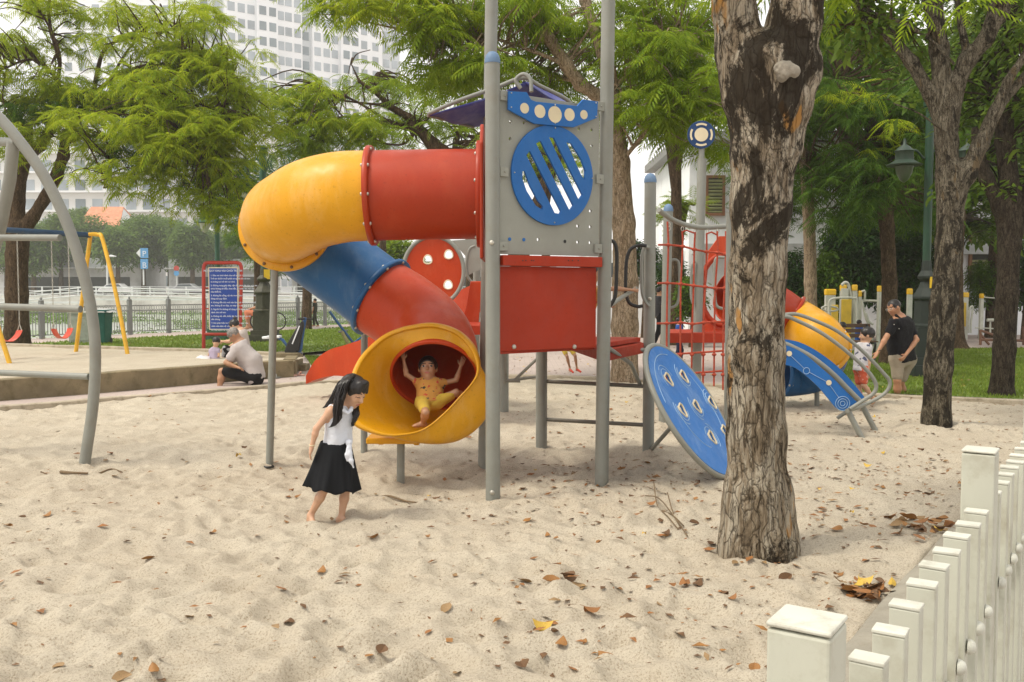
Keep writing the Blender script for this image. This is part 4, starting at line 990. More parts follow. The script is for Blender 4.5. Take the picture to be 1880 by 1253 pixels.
m = MB(); m.tube([at(605, 572, 24.5), at(618, 590, 24.5), at(650, 632, 24.5)], .035, 8); m.build('frame', MBE, ex, True)
m = MB(); m.tube([at(622, 610, 24.4), at(638, 607, 24.6)], .03, 8); m.build('handlebar', MGRY, ex, True)
m = MB(); m.tube([at(628, 610, 24.4), at(640, 633, 24.4)], .045, 8); m.build('post', M('dull_yellow_paint', (.35, .30, .13), .6), ex, True)
m = MB(); m.tube([at(648, 632, 24.6), at(665, 618, 24.6), at(668, 640, 24.6)], .035, 8); m.build('step_arm', MBLUL, ex, True)
# ---- exercise machines on the right
MGY = M('yellow_machine_panel', (.62, .42, .03), .5, .15, 3, dirt=.2); MGC = plastic('yellow_cap', (.75, .45, .01)); MGW = M('pale_grey_machine_steel', (.48, .49, .42), .5, .1, 4, dirt=.3)
def gpost(px, y0, y1, Y, w_, par, col=MGW, cap=True, d=.12):
    a_ = at(px, y0, Y); b_ = at(px, y1, Y); W_ = w_*Y/F
    q = MB(); q.box((a_.x, Y, (a_.z+.0)/2), (W_, d, a_.z), 0); o = q.build('post', col, par, bev=.01)
    if cap: q = MB(); q.box((a_.x, Y, a_.z+.07), (W_*1.12, d*1.2, .16)); q.build('cap', MGC, o, bev=.03)
def gpan(x0, x1, y0, y1, Y, par, mat=MGY):
    a_ = at(x0, y0, Y); b_ = at(x1, y1, Y); q = MB(); q.box(((a_.x+b_.x)/2, Y, (a_.z+b_.z)/2), (b_.x-a_.x, .04, a_.z-b_.z)); q.build('panel', mat, par, bev=.01)
def gtube(l, Y, par, r=.025, nm='arm', mat=MGW): m = MB(); m.tube([V(p) for p in spline([at(x, y, Y+(q_[0] if q_ else 0)) for x, y, *q_ in l], 4)], r, 8); m.build(nm, mat, par, True)
GY = 24.0
def z4_(px): return (at(px, 640, GY).x, GY, .05)
g = thing('exercise_machine', z4_(1525), 'yellow-capped exercise machine with round hoop, leftmost behind the slide foot', 'exercise machine')
gpost(1524, 542, 640, GY, 18, g); gpan(1527, 1538, 560, 620, GY-.1, g)
gtube([(1508, 566), (1518, 562), (1535, 565), (1537, 570), (1520, 572), (1508, 567)], GY-.3, g, nm='hoop')
g = thing('exercise_machine', z4_(1558), 'tall twin-post exercise machine with yellow panel and crossbar', 'exercise machine')
gpost(1551, 530, 640, GY, 12, g, cap=False); gpost(1569, 534, 640, GY, 8, g); gpost(1548, 534, 640, GY+.4, 10, g); gpan(1545, 1562, 550, 628, GY-.1, g)
gtube([(1522, 590), (1522, 560), (1526, 550), (1545, 547), (1568, 548), (1573, 556), (1573, 640)], GY-.4, g, .03)
gtube([(1545, 524), (1552, 519), (1558, 524), (1562, 545)], GY, g, .04)
g = thing('exercise_machine', z4_(1590), 'exercise machine with swinging grey arms between the yellow panels', 'exercise machine')
gtube([(1572, 552), (1612, 553)], GY, g, .03, 'crossbar'); gtube([(1582, 552), (1590, 585), (1596, 600), (1605, 640)], GY-.2, g, .03); gtube([(1588, 535), (1586, 552), (1572, 546), (1580, 537), (1588, 534)], GY, g, .03); gtube([(1590, 575), (1595, 590), (1603, 596)], GY-.4, g, .03); gpost(1578, 545, 640, GY, 6, g)
g = thing('exercise_machine', z4_(1618), 'exercise machine with wide yellow back panel left of the man in black', 'exercise machine')
gpost(1616, 536, 640, GY-.3, 9, g); gpan(1621, 1630, 555, 618, GY-.3, g); gpost(1670, 541, 640, GY, 8, g); gtube([(1612, 635), (1614, 600), (1616, 560)], GY-.5, g, .03)
g = thing('exercise_machine', (at(1772, 620, 30).x, 30, .05), 'yellow and grey exercise machine between the two near right trunks', 'exercise machine')
gpost(1769, 546, 612, 30, 16, g); gpan(1765, 1773, 556, 600, 29.8, g); gtube([(1778, 612), (1780, 570), (1786, 564), (1783, 590), (1782, 612)], 29.7, g, .03); gtube([(1764, 600), (1768, 612)], 29.6, g, .03)
g = thing('exercise_machine', (at(1810, 620, 30).x, 30, .05), 'thin exercise machine with a single yellow-capped pole and seat', 'exercise machine')
gpost(1802, 548, 612, 30, 6, g); gtube([(1804, 546), (1830, 548)], 30, g, .02, 'crossbar'); gtube([(1812, 588), (1824, 588)], 30, g, .05, 'seat'); gtube([(1818, 588), (1818, 612)], 30, g, .03); gtube([(1790, 602), (1828, 604)], 30, g, .02)
# low brown rail
lr = thing('low_rail', (at(1820, 630, 26).x, 26, .05), 'low rusty brown rail with diagonal brace behind the right trees', 'rail')
for l in ([(1800, 606), (1800, 634)], [(1800, 607), (1826, 616)], [(1800, 624), (1880, 626)], [(1800, 614), (1816, 633)], [(1879, 600), (1879, 634)]):
    gtube(l, 26, lr, .035, 'bar', M('rusty_brown_steel', (.16, .08, .045), .7, .2))
# bench-like black wheel-foot things
def parkbench(px, py, Y, label):
    b = at(px, py, Y); b.z = .05; t_ = thing('park_bench', tuple(b), label, 'bench'); MB_ = M('black_iron', (.02, .02, .02), .5)
    for s_ in (-.5, .5):
        m = MB(); m.tube([V(p) for p in spline([b+V((s_, -.3, 0)), b+V((s_, -.2, .2)), b+V((s_, -.25, .42)), b+V((s_, .15, .42)), b+V((s_, .25, .8))], 5)], .025, 8); m.tube([b+V((s_, .15, .42)), b+V((s_, .25, 0))], .025, 8); m.build('iron_end', MB_, t_, True)
    for i in range(4): q = MB(); q.box(b+V((0, -.2+i*.11, .45)), (1.15, .09, .03)); q.build('slat', M('bench_wood', (.12, .07, .04), .7), t_, bev=.005)
    for i in range(3): q = MB(); q.box(b+V((0, .2+i*.03, .56+i*.11)), (1.15, .025, .085)); q.build('slat', M('bench_wood', (.12, .07, .04), .7), t_, bev=.005)
parkbench(1556, 668, 20.8, 'dark park bench with curled iron feet under the seated person in a cap')

# ---- sandals by the pit's end, sticks
def shoe(c, rz, col, label, name='sandal'):
    q = MB(); R = Matrix.Rotation(rz, 3, 'Z'); o_ = V(c); pts = [(-.12, -.035), (-.05, -.03), (.03, -.045), (.11, -.035), (.135, 0), (.11, .035), (.03, .045), (-.05, .03), (-.12, .035), (-.14, 0)]
    q.plate(o_, R @ V((1, 0, 0)), R @ V((0, 1, 0)), pts, .025); q.tube([o_+R @ V(p) for p in ((.02, -.045, .0), (.04, -.02, .05), (.05, 0, .06), (.04, .02, .05), (.02, .045, .0))], .012, 6)
    tag(q.build(name, col, None, bev=.004), label, 'sandal', 'sandals left on the paving')
MPK = M('pink_rubber', (.62, .36, .28), .6); MGS = M('grey_rubber', (.2, .2, .18), .6)
p = at(532, 690, 17.3); shoe((p.x, p.y, .062), .4, MPK, 'pink sandal on the paving, the left one of the pair'); p = at(548, 688, 17.5); shoe((p.x, p.y, .062), -.3, MPK, 'pink sandal on the paving, the right one of the pair')
p = at(520, 684, 17.2); shoe((p.x, p.y, .062), 1.2, MGS, 'dark grey sandal by the broken end of the pit wall'); p = at(503, 694, 16.9); shoe((p.x, p.y, .062), .9, MGS, 'dark sandal just behind the thin slide post')
MSTK = M('dry_twig', (.16, .11, .06), .9, .3, 30)
def stick(l, r, label):
    pts = [];
    for x, y in l: g_ = gp(x, y); pts.append(V((g_.x, g_.y, gz(g_.x, g_.y)+r*.8)))
    q = MB(); q.tube([V(p) for p in spline(pts, 4)], [r*(1-.5*i/(4*(len(pts)-1))) for i in range(4*(len(pts)-1)+1)], 6); tag(q.build('stick', MSTK, None, True), label, 'stick')
stick([(692, 914), (715, 917), (745, 921), (783, 926)], .012, 'thin grey stick lying in the sand right of the girl')
stick([(112, 875), (135, 880), (162, 879)], .016, 'short flat stick by the foot of the grey arch climber'); stick([(182, 874), (205, 870), (225, 871)], .010, 'thin stick lying just right of the arch climber foot')
stick([(75, 874), (92, 875)], .007, 'tiny twig left of the arch climber foot')
bt = thing('broken_twig', tuple(gp(1240, 975)), 'bunch of dry bent twigs sticking out of the sand left of the big trunk', 'twigs')
for l in ([(1185, 915, .0), (1210, 935, .12), (1240, 968, .08), (1262, 990, 0)], [(1215, 945, .02), (1235, 962, .08), (1255, 975, .03)], [(1190, 930, 0), (1218, 955, .07), (1245, 980, .02)], [(1225, 925, .13), (1235, 955, .08), (1250, 975, 0)], [(1200, 905, .14), (1205, 935, .06), (1215, 950, 0)]):
    pts = [];
    for x, y, z in l: g_ = gp(x, y+0); pts.append(V((g_.x, g_.y, z*.5+.02)))
    q = MB(); q.tube([V(p) for p in spline(pts, 4)], .005, 5); q.build('twig', MSTK, bt, True)

# ---- bicycle by the railing
b = at(492, 606, 36.3); BY = 36.3; b.z = .05
bc = thing('bicycle', tuple(b), 'black bicycle ridden along the railing behind the iron lamp pedestal', 'bicycle'); WR = .33
for px in (476, 509):
    c = at(px, 606, BY); c.z = .05+WR+.02; q = MB(); q.tube([c+V((WR*math.cos(a), 0, WR*math.sin(a))) for a in np.linspace(0, 2*PI, 33)[:-1]], .024, 8, close=True); wh = q.build('wheel', MBLK, bc, True)
    q = MB()
    for a in np.linspace(0, PI, 9)[:-1]: q.tube([c+V((WR*math.cos(a), 0, WR*math.sin(a))), c-V((WR*math.cos(a), 0, WR*math.sin(a)))], .003, 4)
    q.build('spokes', MBOLT, wh)
c1 = at(476, 606, BY); c2 = at(509, 606, BY); z0 = .4; q = MB()
pA_ = V((c1.x, BY, z0)); pB_ = V((c2.x, BY, z0)); pS = pA_.lerp(pB_, .35)+V((0, 0, .5)); pH = pA_.lerp(pB_, .85)+V((0, 0, .55)); pK = pA_.lerp(pB_, .42)
for a_, b_ in ((pA_, pS), (pA_, pK), (pK, pS), (pK, pH), (pS, pH), (pB_, pH)): q.tube([a_, b_], .016, 6)
q.build('frame', MBLK, bc, True); q = MB(); q.tube([pH+V((0, -.25, .1)), pH+V((.03, 0, .08)), pH+V((0, .25, .1))], .014, 6); q.build('handlebar', MBLK, bc, True); q = MB(); q.box(pS+V((0, 0, .05)), (.24, .14, .05)); q.build('saddle', MBLK, bc, bev=.015)

# ================================================================== FAR BANK
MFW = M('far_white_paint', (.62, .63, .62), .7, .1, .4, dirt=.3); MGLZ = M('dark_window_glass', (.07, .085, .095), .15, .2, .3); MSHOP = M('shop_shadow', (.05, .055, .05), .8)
fr_ = thing('far_railing', (-40, 116, .8), 'white railing along the far river bank', 'railing')
q = MB()
for z in (1.85, 1.4, 1.0): q.box((-50, 116.6, z), (170, .06, .07))
q.build('rails', MFW, fr_)
for i in range(70): q = MB(); q.box((-130+i*2.2, 116.6, 1.35), (.16, .14, 1.1)); q.build('post', MFW, fr_)
# sloped ramp/walkway rail in front
rp = thing('landing_ramp', (-45, 112, -1), 'white railed landing ramp sloping along the far quay', 'ramp')
for i, (x0, z0_, x1, z1_) in enumerate(((-66, -.6, -50, .9), (-50, .9, -20, .1), (-66, -.6, -90, -.6))):
    q = MB()
    for dz_ in (0, .45, .9): q.tube([V((x0, 112, z0_+dz_)), V((x1, 112, z1_+dz_))], .07, 6)
    n_ = int(abs(x1-x0)/2)
    for k_ in range(n_): u = k_/n_; q.tube([V((x0+(x1-x0)*u, 112, z0_+(z1_-z0_)*u)), V((x0+(x1-x0)*u, 112, z0_+(z1_-z0_)*u+.9))], .05, 4)
    q.box(((x0+x1)/2, 112.6, (z0_+z1_)/2-.15), (abs(x1-x0), 1.2, .2)); q.build('ramp_section', MFW, rp)
def shop(x0, x1, Y, h, label, col=MFW, roof=None):
    t_ = thing('shop_house', ((x0+x1)/2, Y, .8), label, 'building')
    q = MB(); q.box(((x0+x1)/2, Y+4, .8+h/2), (x1-x0, 8, h)); q.build('wall', col, t_)
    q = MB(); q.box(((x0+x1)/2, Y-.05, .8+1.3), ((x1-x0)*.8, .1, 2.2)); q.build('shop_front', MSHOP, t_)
    q = MB(); q.box(((x0+x1)/2, Y-.9, .8+h*.72), ((x1-x0), 1.9, .12)); q.build('awning', roof or col, t_, bev=.02)
shop(-46, -33, 128, 4.8, 'low white shop with a dark front, far bank, behind the swing chains'); shop(-30, -22, 130, 5.5, 'low white shop under the orange roof, far bank', roof=M('far_awning', (.4, .45, .42), .7)); shop(-18, -10, 128, 4.5, 'narrow grey shop behind the blue parking sign', M('far_grey', (.4, .4, .38), .8)); shop(-70, -50, 130, 5, 'wide pale shop at the far left of the far bank')
shop(-8, 6, 129, 5.0, 'pale shop on the far bank behind the notice board', M('far_grey', (.4, .4, .38), .8))
# parking sign, curved lamp, small signs
sp = at(263, 520, 112); sg_ = thing('parking_sign', (sp.x, 116, .9), 'blue parking sign with a white arrow on the far bank', 'sign')
def fbox(x0, y0, x1, y1, Y, par, nm, mat, d=.1): a_ = at(x0, y0, Y); b_ = at(x1, y1, Y); q = MB(); q.box(((a_.x+b_.x)/2, Y, (a_.z+b_.z)/2), (b_.x-a_.x, d, a_.z-b_.z)); return q.build(nm, mat, par)
MSGN = M('sign_light_blue', (.07, .26, .50), .5)
fbox(258, 456, 272, 474, 115.5, sg_, 'upper_board', MSGN); fbox(258, 476, 272, 494, 115.5, sg_, 'lower_board', MSGN); fbox(262, 492, 265, 524, 115.6, sg_, 'pole', MFW)
a_ = at(261, 471, 115.4); text('P', a_, .95, MTXT, sg_); a_ = at(261, 492, 115.4); text('B', a_, .95, MTXT, sg_)
q = MB(); o_ = at(254, 465, 115.5); q.plate(o_, (1, 0, 0), (0, 0, 1), [(-.25, 0), (.25, .55), (.25, -.55)], .08); q.build('arrow_board', MFW, sg_)
fl_ = thing('far_lamp', tuple(at(197, 520, 117)), 'white curved street lamp on the far bank left of the parking sign', 'street lamp'); m = MB(); m.tube([V(p) for p in spline([at(197, 524, 117), at(197, 490, 117), at(198, 474, 117), at(203, 470, 117), at(209, 471, 117)], 4)], .12, 8); m.build('pole', MFW, fl_, True)
q = MB(); q.box(at(207, 471, 117), (.8, .3, .15)); q.build('lamp_head', MFW, fl_, bev=.03)
ts = thing('traffic_sign', tuple(at(324, 520, 117)), 'small red and blue round traffic signs on a pole, far bank', 'sign')
for y, mt in ((493, MRS), (502, MSGN)): c = at(324, y, 116.9); q = MB(); q.lathe(c, [(.33, 0), (.33, .05)], 20, (0, -1, 0)); q.build('sign_plate', mt, ts, True)
fbox(323, 490, 325, 524, 117, ts, 'pole', MFW)
# parked motorbikes are too small to tell; a row of parked cars reads through the trees
def car(px, Y, col, label):
    b = at(px, 520, Y); b.z = .82; t_ = thing('parked_car', tuple(b), label, 'car'); q = MB()
    prof = [(-2.1, .35), (-2.1, .8), (-1.5, .95), (-1.0, 1.4), (.6, 1.45), (1.2, .98), (2.0, .85), (2.1, .35)]
    q.plate(b, (1, 0, 0), (0, 0, 1), prof, 1.7); q.build('body', col, t_, bev=.08)
    q = MB(); q.plate(b, (1, 0, 0), (0, 0, 1), [(-1.3, .95), (-.93, 1.33), (.52, 1.36), (.98, .98)], 1.72); q.build('window', MGLZ, t_)
    for x in (-1.3, 1.3): q = MB(); q.lathe(b+V((x, -.7, .33)), [(.32, -.12), (.32, .12)], 16, (0, 1, 0)); q.build('wheel', MBLK, t_, True)
car(215, 121, M('car_white', (.6, .6, .6), .3), 'white car parked on the far bank right of the curved lamp'); car(345, 122, M('car_silver', (.35, .36, .37), .3), 'silver car parked on the far bank left of the notice board')

# ================================================================== BUILDINGS
MTW = M('tower_render_white', (.80, .81, .82), .8, .05, .1); MTG = M('tower_grey_bay', (.55, .58, .60), .7, .05, .1); MGL2 = M('tower_window_glass', (.34, .38, .41), .12, .25, .15); MFR = M('window_frame_pale', (.6, .6, .6), .6)
def facade(root, o, d, n, width, zlo, zhi, cols, floor=3.2, mat=MTW, depth=14, wmat=None, ww=1.5, wh=1.8, budget=None, wall='wall'):
    """a slab whose front face starts at o, runs along d for width; columns of recessed windows"""
    q = MB(); c = V(o)+d*width/2-n*depth/2; q.box((c.x, c.y, (zlo+zhi)/2), (width, depth, zhi-zlo), rz=math.atan2(d.y, d.x)); w_ = q.build(wall, mat, root)
    z = zlo+1.2; rest = MB(); rz = math.atan2(d.y, d.x)
    while z < zhi-2:
        for (cx_, dark) in cols:
            p = V(o)+d*cx_+n*.03; p.z = z+wh/2; big = budget is not None and budget[0] > 0 and budget[1](p)
            q = MB() if big else rest
            q.box(p, (ww, .14, wh), rz=rz)
            if big: budget[0] -= 1; q.build('window', dark, root); 
        z += floor
    if rest.v: tag(rest.build('windows', cols[0][1], root), kind='stuff')
TY = 200.0
t0 = at(372, 400, TY); t0.z = .8; td = V((.80, .60, 0)); tn = V((.60, -.80, 0))
tw = thing('apartment_tower', (t0.x+15, TY+5, .8), 'tall white apartment tower with grey window columns rising over the left trees', 'building')
MGD = M('tower_window_dark', (.19, .23, .25), .15, .25, .15)
def vis(p): return p.z > 38 and p.z < 85
def px_of(p):
    r = V((0, _c, -_s)); u_ = V((0, _s, _c)); d = p-V((0, 0, CAMZ)); return (CX+F*d.x/d.dot(r), CY-F*d.dot(u_)/d.dot(r))
bud = [96, vis]; x = 0.0; o = t0.copy()
bays = [(5.0, 0, MTG, [(1.0, MGD), (3.6, MGL2)]), (6.5, 1.6, MTW, [(1.2, MGL2), (3.4, MGL2), (5.5, MGL2)]), (4.6, 2.6, MTW, [(1.2, MGD), (3.4, MGD)]), (6.2, 1.2, MTW, [(1.2, MGL2), (3.0, MGL2), (5.1, MGL2)]), (2.4, .2, MTG, [(1.2, MGD)]),
        (6.4, 1.2, MTW, [(1.2, MGL2), (3.4, MGL2), (5.4, MGL2)]), (5.0, 2.4, MTW, [(1.3, MGD), (3.5, MGD)]), (6.2, 1.0, MTW, [(1.5, MGL2), (4.4, MGL2)]), (5, .4, MTG, [(1.4, MGL2), (3.6, MGL2)])]
x = 0
for wd_, pr, mt_, cols in bays:
    facade(tw, t0+td*x+tn*pr, td, tn, wd_, .8, 98, cols, mat=mt_, budget=bud); x += wd_
t1 = at(120, 400, 215); t1.z = .8
tw2 = thing('apartment_block', (t1.x+15, 220, .8), 'white apartment wing left of the tall tower, seen through the left tree', 'building')
facade(tw2, t1, V((1, .05, 0)).normalized(), V((.05, -1, 0)).normalized(), 30, .8, 90, [(1.5+i*3.1, MGL2 if i % 3 else MGD) for i in range(9)], budget=[90, lambda p: 40 < p.z < 80])
t2 = at(-120, 400, 165); t2.z = .8
tw3 = thing('apartment_block', (t2.x+25, 170, .8), 'cream mid-rise apartment block behind the orange roof', 'building')
facade(tw3, t2, V((1, 0, 0)), V((0, -1, 0)), 56, .8, 29, [(2+i*2.9, MGL2 if i % 4 else MGD) for i in range(19)], floor=3.3, mat=M('cream_render', (.70, .69, .66), .8, .05, .1), budget=[99, lambda p: p.z > 12 and p.x > t2.x+12], ww=1.7)
for i in range(5): q = MB(); q.box((t2.x+28, 164.6, 9+i*3.3+2.6), (50, 1.0, .25)); q.build('ledge', MTW, tw3)
# orange roofed house
h = at(190, 400, 140); hs = thing('house', (h.x, 141, .8), 'white house with an orange tiled gable roof beyond the river', 'house')
q = MB(); q.box((h.x, 145, 5.2), (9, 8, 9)); q.build('wall', MFW, hs)
ra = at(140, 393, 140); rb_ = at(237, 406, 140); rt = at(207, 391, 140); xx0, xx1 = ra.x, rb_.x; zr = rt.z+.3; ze = at(150, 412, 140).z-.3
q = MB(); q.add([(xx0, 140, ze), (xx1-1.5, 140, ze), (xx1-2.8, 145, zr+1.0), (xx0, 145, zr+1.0), (xx0, 150, ze), (xx1-1.5, 150, ze)], [(0, 1, 2, 3), (3, 2, 5, 4)]); r_ = q.build('roof', M('orange_tiles', (.55, .22, .12), .8, .2, 2), hs); md = r_.modifiers.new('s', 'SOLIDIFY'); md.thickness = .25
q = MB(); q.add([(xx1-1.6, 140.5, ze-.1), (xx1-1.6, 149.5, ze-.1), (xx1-2.85, 145, zr+.8)], [(0, 1, 2)]); q.build('gable', MFW, hs)
# long white building on the right, with louvred windows
wb = thing('white_building', (12, 33, 0), 'long white building with louvred wooden windows behind the right trees', 'building')
MWB = M('white_limewash', (.85, .87, .88), .8, .04, .6, dirt=.15); MLV = M('green_yellow_louvre', (.30, .32, .16), .6, .15); MWF = M('brown_window_frame', (.25, .12, .06), .6)
q = MB(); q.box((20.05, 37, 3.2), (27.9, 8, 6.8)); q.box((4.4, 36.2, 1.4), (3.4, 5, 3.2)); q.build('wall', MWB, wb)
q = MB(); q.box((20.2, 36.7, 6.75), (29, 9.2, .3)); q.build('roof', M('grey_roof', (.25, .25, .24), .8), wb)
q = MB(); q.box((20.1, 32.85, 3.0), (27.8, .5, .35)); q.build('ledge', M('grey_ledge', (.45, .47, .46), .8), wb)
def louvre(px0, px1, py0, py1, dark=None):
    Y = 32.95; a_ = at(px0, py0, Y); b_ = at(px1, py1, Y); w_ = b_.x-a_.x; h_ = a_.z-b_.z; c = (a_+b_)/2
    q = MB(); q.box(c+V((-w_/2, 0, 0)), (.09, .12, h_)); q.box(c+V((w_/2, 0, 0)), (.09, .12, h_)); q.box(c+V((0, 0, h_/2)), (w_+.09, .13, .09)); q.box(c+V((0, 0, -h_/2)), (w_+.09, .13, .09)); f_ = q.build('window', MWF, wb)
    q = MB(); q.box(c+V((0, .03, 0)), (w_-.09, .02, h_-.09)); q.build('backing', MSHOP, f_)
    n_ = int(h_/.12)
    q = MB()
    for i in range(n_):
        z = b_.z+.08+i*(h_-.1)/n_; py_ = z
        if dark and dark[0] < (a_.z-z)/h_ < dark[1]: continue
        q.box((c.x, Y-.02, z), (w_-.1, .05, .07), rot=Matrix.Rotation(.6, 3, 'X'))
    q.each('louvre', MLV, f_)
louvre(1783, 1822, 410, 515, (.35, .62)); louvre(1298, 1328, 325, 394); louvre(1400, 1432, 325, 394); louvre(1560, 1595, 420, 515); louvre(1640, 1675, 330, 400)
q = MB(); q.box((4.4, 33.66, 2.3), (3.0, .1, .5)); q.build('strip_window', MGLZ, wb)
# ================================================================== TREES
def barkmat(name, base, pale, dark, orange=None, ds=1.0, vs=5.0, bmp=1.0, moss=.5, high=None):
    m, t, b = nodes(name)
    n1 = noise(t, 9*ds, 8, (1, 1, .30), rough=.75, dist=.9); n2 = noise(t, 3.1*ds, 7, (1, 1, .55), rough=.75, dist=.5); n3 = noise(t, 34*ds, 8, (1, 1, .13), rough=.8, dist=1.2)
    tc = t.nodes.new('ShaderNodeTexCoord'); mp = t.nodes.new('ShaderNodeMapping'); mp.inputs['Scale'].default_value = (1, 1, .22)
    ad = t.nodes.new('ShaderNodeVectorMath'); ad.operation = 'ADD'; nn = t.nodes.new('ShaderNodeTexNoise'); nn.inputs['Scale'].default_value = 9*ds; nn.inputs['Detail'].default_value = 5
    sc = t.nodes.new('ShaderNodeVectorMath'); sc.operation = 'SCALE'; sc.inputs['Scale'].default_value = .09/ds
    t.links.new(tc.outputs['Object'], nn.inputs['Vector']); t.links.new(nn.outputs['Color'], sc.inputs[0]); t.links.new(tc.outputs['Object'], ad.inputs[0]); t.links.new(sc.outputs[0], ad.inputs[1]); t.links.new(ad.outputs[0], mp.inputs[0])
    vo = t.nodes.new('ShaderNodeTexVoronoi'); vo.feature = 'DISTANCE_TO_EDGE'; vo.inputs['Scale'].default_value = 21*ds; t.links.new(mp.outputs[0], vo.inputs['Vector'])
    ck = ramp(t, vo.outputs['Distance'], [(0.0, 0.0), (.11, 1.0)])
    c = ramp(t, n1, [(.32, dark), (.45, base), (.58, pale), (.8, mul(pale, 1.15))])
    c = mixc(t, ramp(t, n3, [(.40, .9), (.50, 0.0)]), c, mul(dark, .8))
    if orange: c = mixc(t, ramp(t, noise(t, 4.6*ds, 3, (1, 1, .28), dist=.4), [(.63, 0.0), (.655, .9)]), c, orange)
    c = mixc(t, ramp(t, ck, [(.0, .75), (.6, 0.0)]), c, mul(dark, .6))
    mo = n2
    if high:
        sp = t.nodes.new('ShaderNodeSeparateXYZ'); t.links.new(tc.outputs['Object'], sp.inputs[0]); hh = ramp(t, sp.outputs['Z'], [(0.0, 0.0), (1.0, 0.0)])
        mr = t.nodes.new('ShaderNodeMapRange'); mr.inputs['From Min'].default_value = high[0]; mr.inputs['From Max'].default_value = high[1]; mr.inputs['To Min'].default_value = 0; mr.inputs['To Max'].default_value = high[2]; mr.interpolation_type = 'SMOOTHSTEP'
        t.links.new(sp.outputs['Z'], mr.inputs['Value']); mr2 = t.nodes.new('ShaderNodeMapRange'); mr2.inputs['From Min'].default_value = high[3]; mr2.inputs['From Max'].default_value = high[4]; mr2.inputs['To Min'].default_value = 0; mr2.inputs['To Max'].default_value = high[2]*.9; mr2.interpolation_type = 'SMOOTHSTEP'
        t.links.new(sp.outputs['Z'], mr2.inputs['Value']); sb = t.nodes.new('ShaderNodeMath'); sb.operation = 'SUBTRACT'; t.links.new(mr.outputs[0], sb.inputs[0]); t.links.new(mr2.outputs[0], sb.inputs[1])
        am = t.nodes.new('ShaderNodeMath'); am.operation = 'ADD'; t.links.new(n2, am.inputs[0]); t.links.new(sb.outputs[0], am.inputs[1]); mo = am.outputs[0]
    c = mixc(t, ramp(t, mo, [(.555, 0.0), (.60, moss)]), c, mul(dark, .45))
    t.links.new(c, b.inputs['Base Color']); b.inputs['Roughness'].default_value = .95; b.inputs['Specular IOR Level'].default_value = .15
    h = t.nodes.new('ShaderNodeMath'); h.operation = 'MULTIPLY_ADD'; t.links.new(ck, h.inputs[0]); h.inputs[1].default_value = .5; t.links.new(n3, h.inputs[2])
    h2 = t.nodes.new('ShaderNodeMath'); h2.operation = 'ADD'; t.links.new(h.outputs[0], h2.inputs[0]); t.links.new(n1, h2.inputs[1])
    bump(t, b, h2.outputs[0], bmp, .022); return m
MBK0 = barkmat('pale_cracked_bark', (.27, .21, .14), (.50, .44, .34), (.05, .036, .022), (.46, .23, .06), 1.0, moss=.93, high=(1.2, 2.2, .08, 3.05, 3.4))
MBK1 = barkmat('grey_brown_bark', (.135, .112, .075), (.27, .235, .17), (.035, .028, .019), (.18, .13, .07), 2.0, moss=.8, high=(-1, -.5, .075, 2.5, 3.2))
MBK2 = barkmat('dark_bark', (.055, .042, .028), (.10, .08, .055), (.018, .014, .010), None, 2.0, moss=.5)
MBK3 = barkmat('smooth_tan_bark', (.30, .22, .14), (.42, .33, .23), (.12, .085, .05), None, 1.2, bmp=.5, moss=.3)
MBK4 = barkmat('brown_bark', (.10, .065, .036), (.16, .11, .065), (.035, .023, .015), None, 1.6, moss=.4)

def tree(loc, label, mat, sdf=None, h=.02, rough=.01, fr=6, group=None):
    T = thing('tree', loc, label, 'tree', group)
    if sdf:
        v, f = sdf.mesh(h); e = v[f]; vol = np.einsum('ij,ij->i', e[:, 0], np.cross(e[:, 1], e[:, 2])).sum()
        if vol < 0: f = f[:, ::-1]
        n = vnormals(v, f); P = v*np.array([fr, fr, fr*.22])
        d = (1-np.abs(vnoise(P, 3)))*rough+(1-np.abs(vnoise(P*2.3, 4)))*rough*.6+.25*rough*vnoise(P*np.array([6, 6, 12]), 5)-rough*.8
        mk('trunk', v+n*d[:, None], f.copy(), mat, T, True)
    return T
def pp(px, py, Y): return at(px, py, Y)
def limbs(T, name, ls, mat, seg=10, wob=.08, jit=.0):
    """ls: list of [(point, radius), ...]; all limbs of a tree are one continuous trunk-and-branch part"""
    q = MB()
    for l in ls:
        P = spline([(p[0], p[1], p[2], r) for p, r in l], 6)
        q.tube([V(p[:3])+V((random.uniform(-jit, jit), random.uniform(-jit, jit), random.uniform(-jit, jit))) for p in P], [max(.003, p[3]) for p in P], seg, wob=wob)
    return q.each('limb', mat, T, True) if name == 'upper_limbs' else q.build(name, mat, T, True)

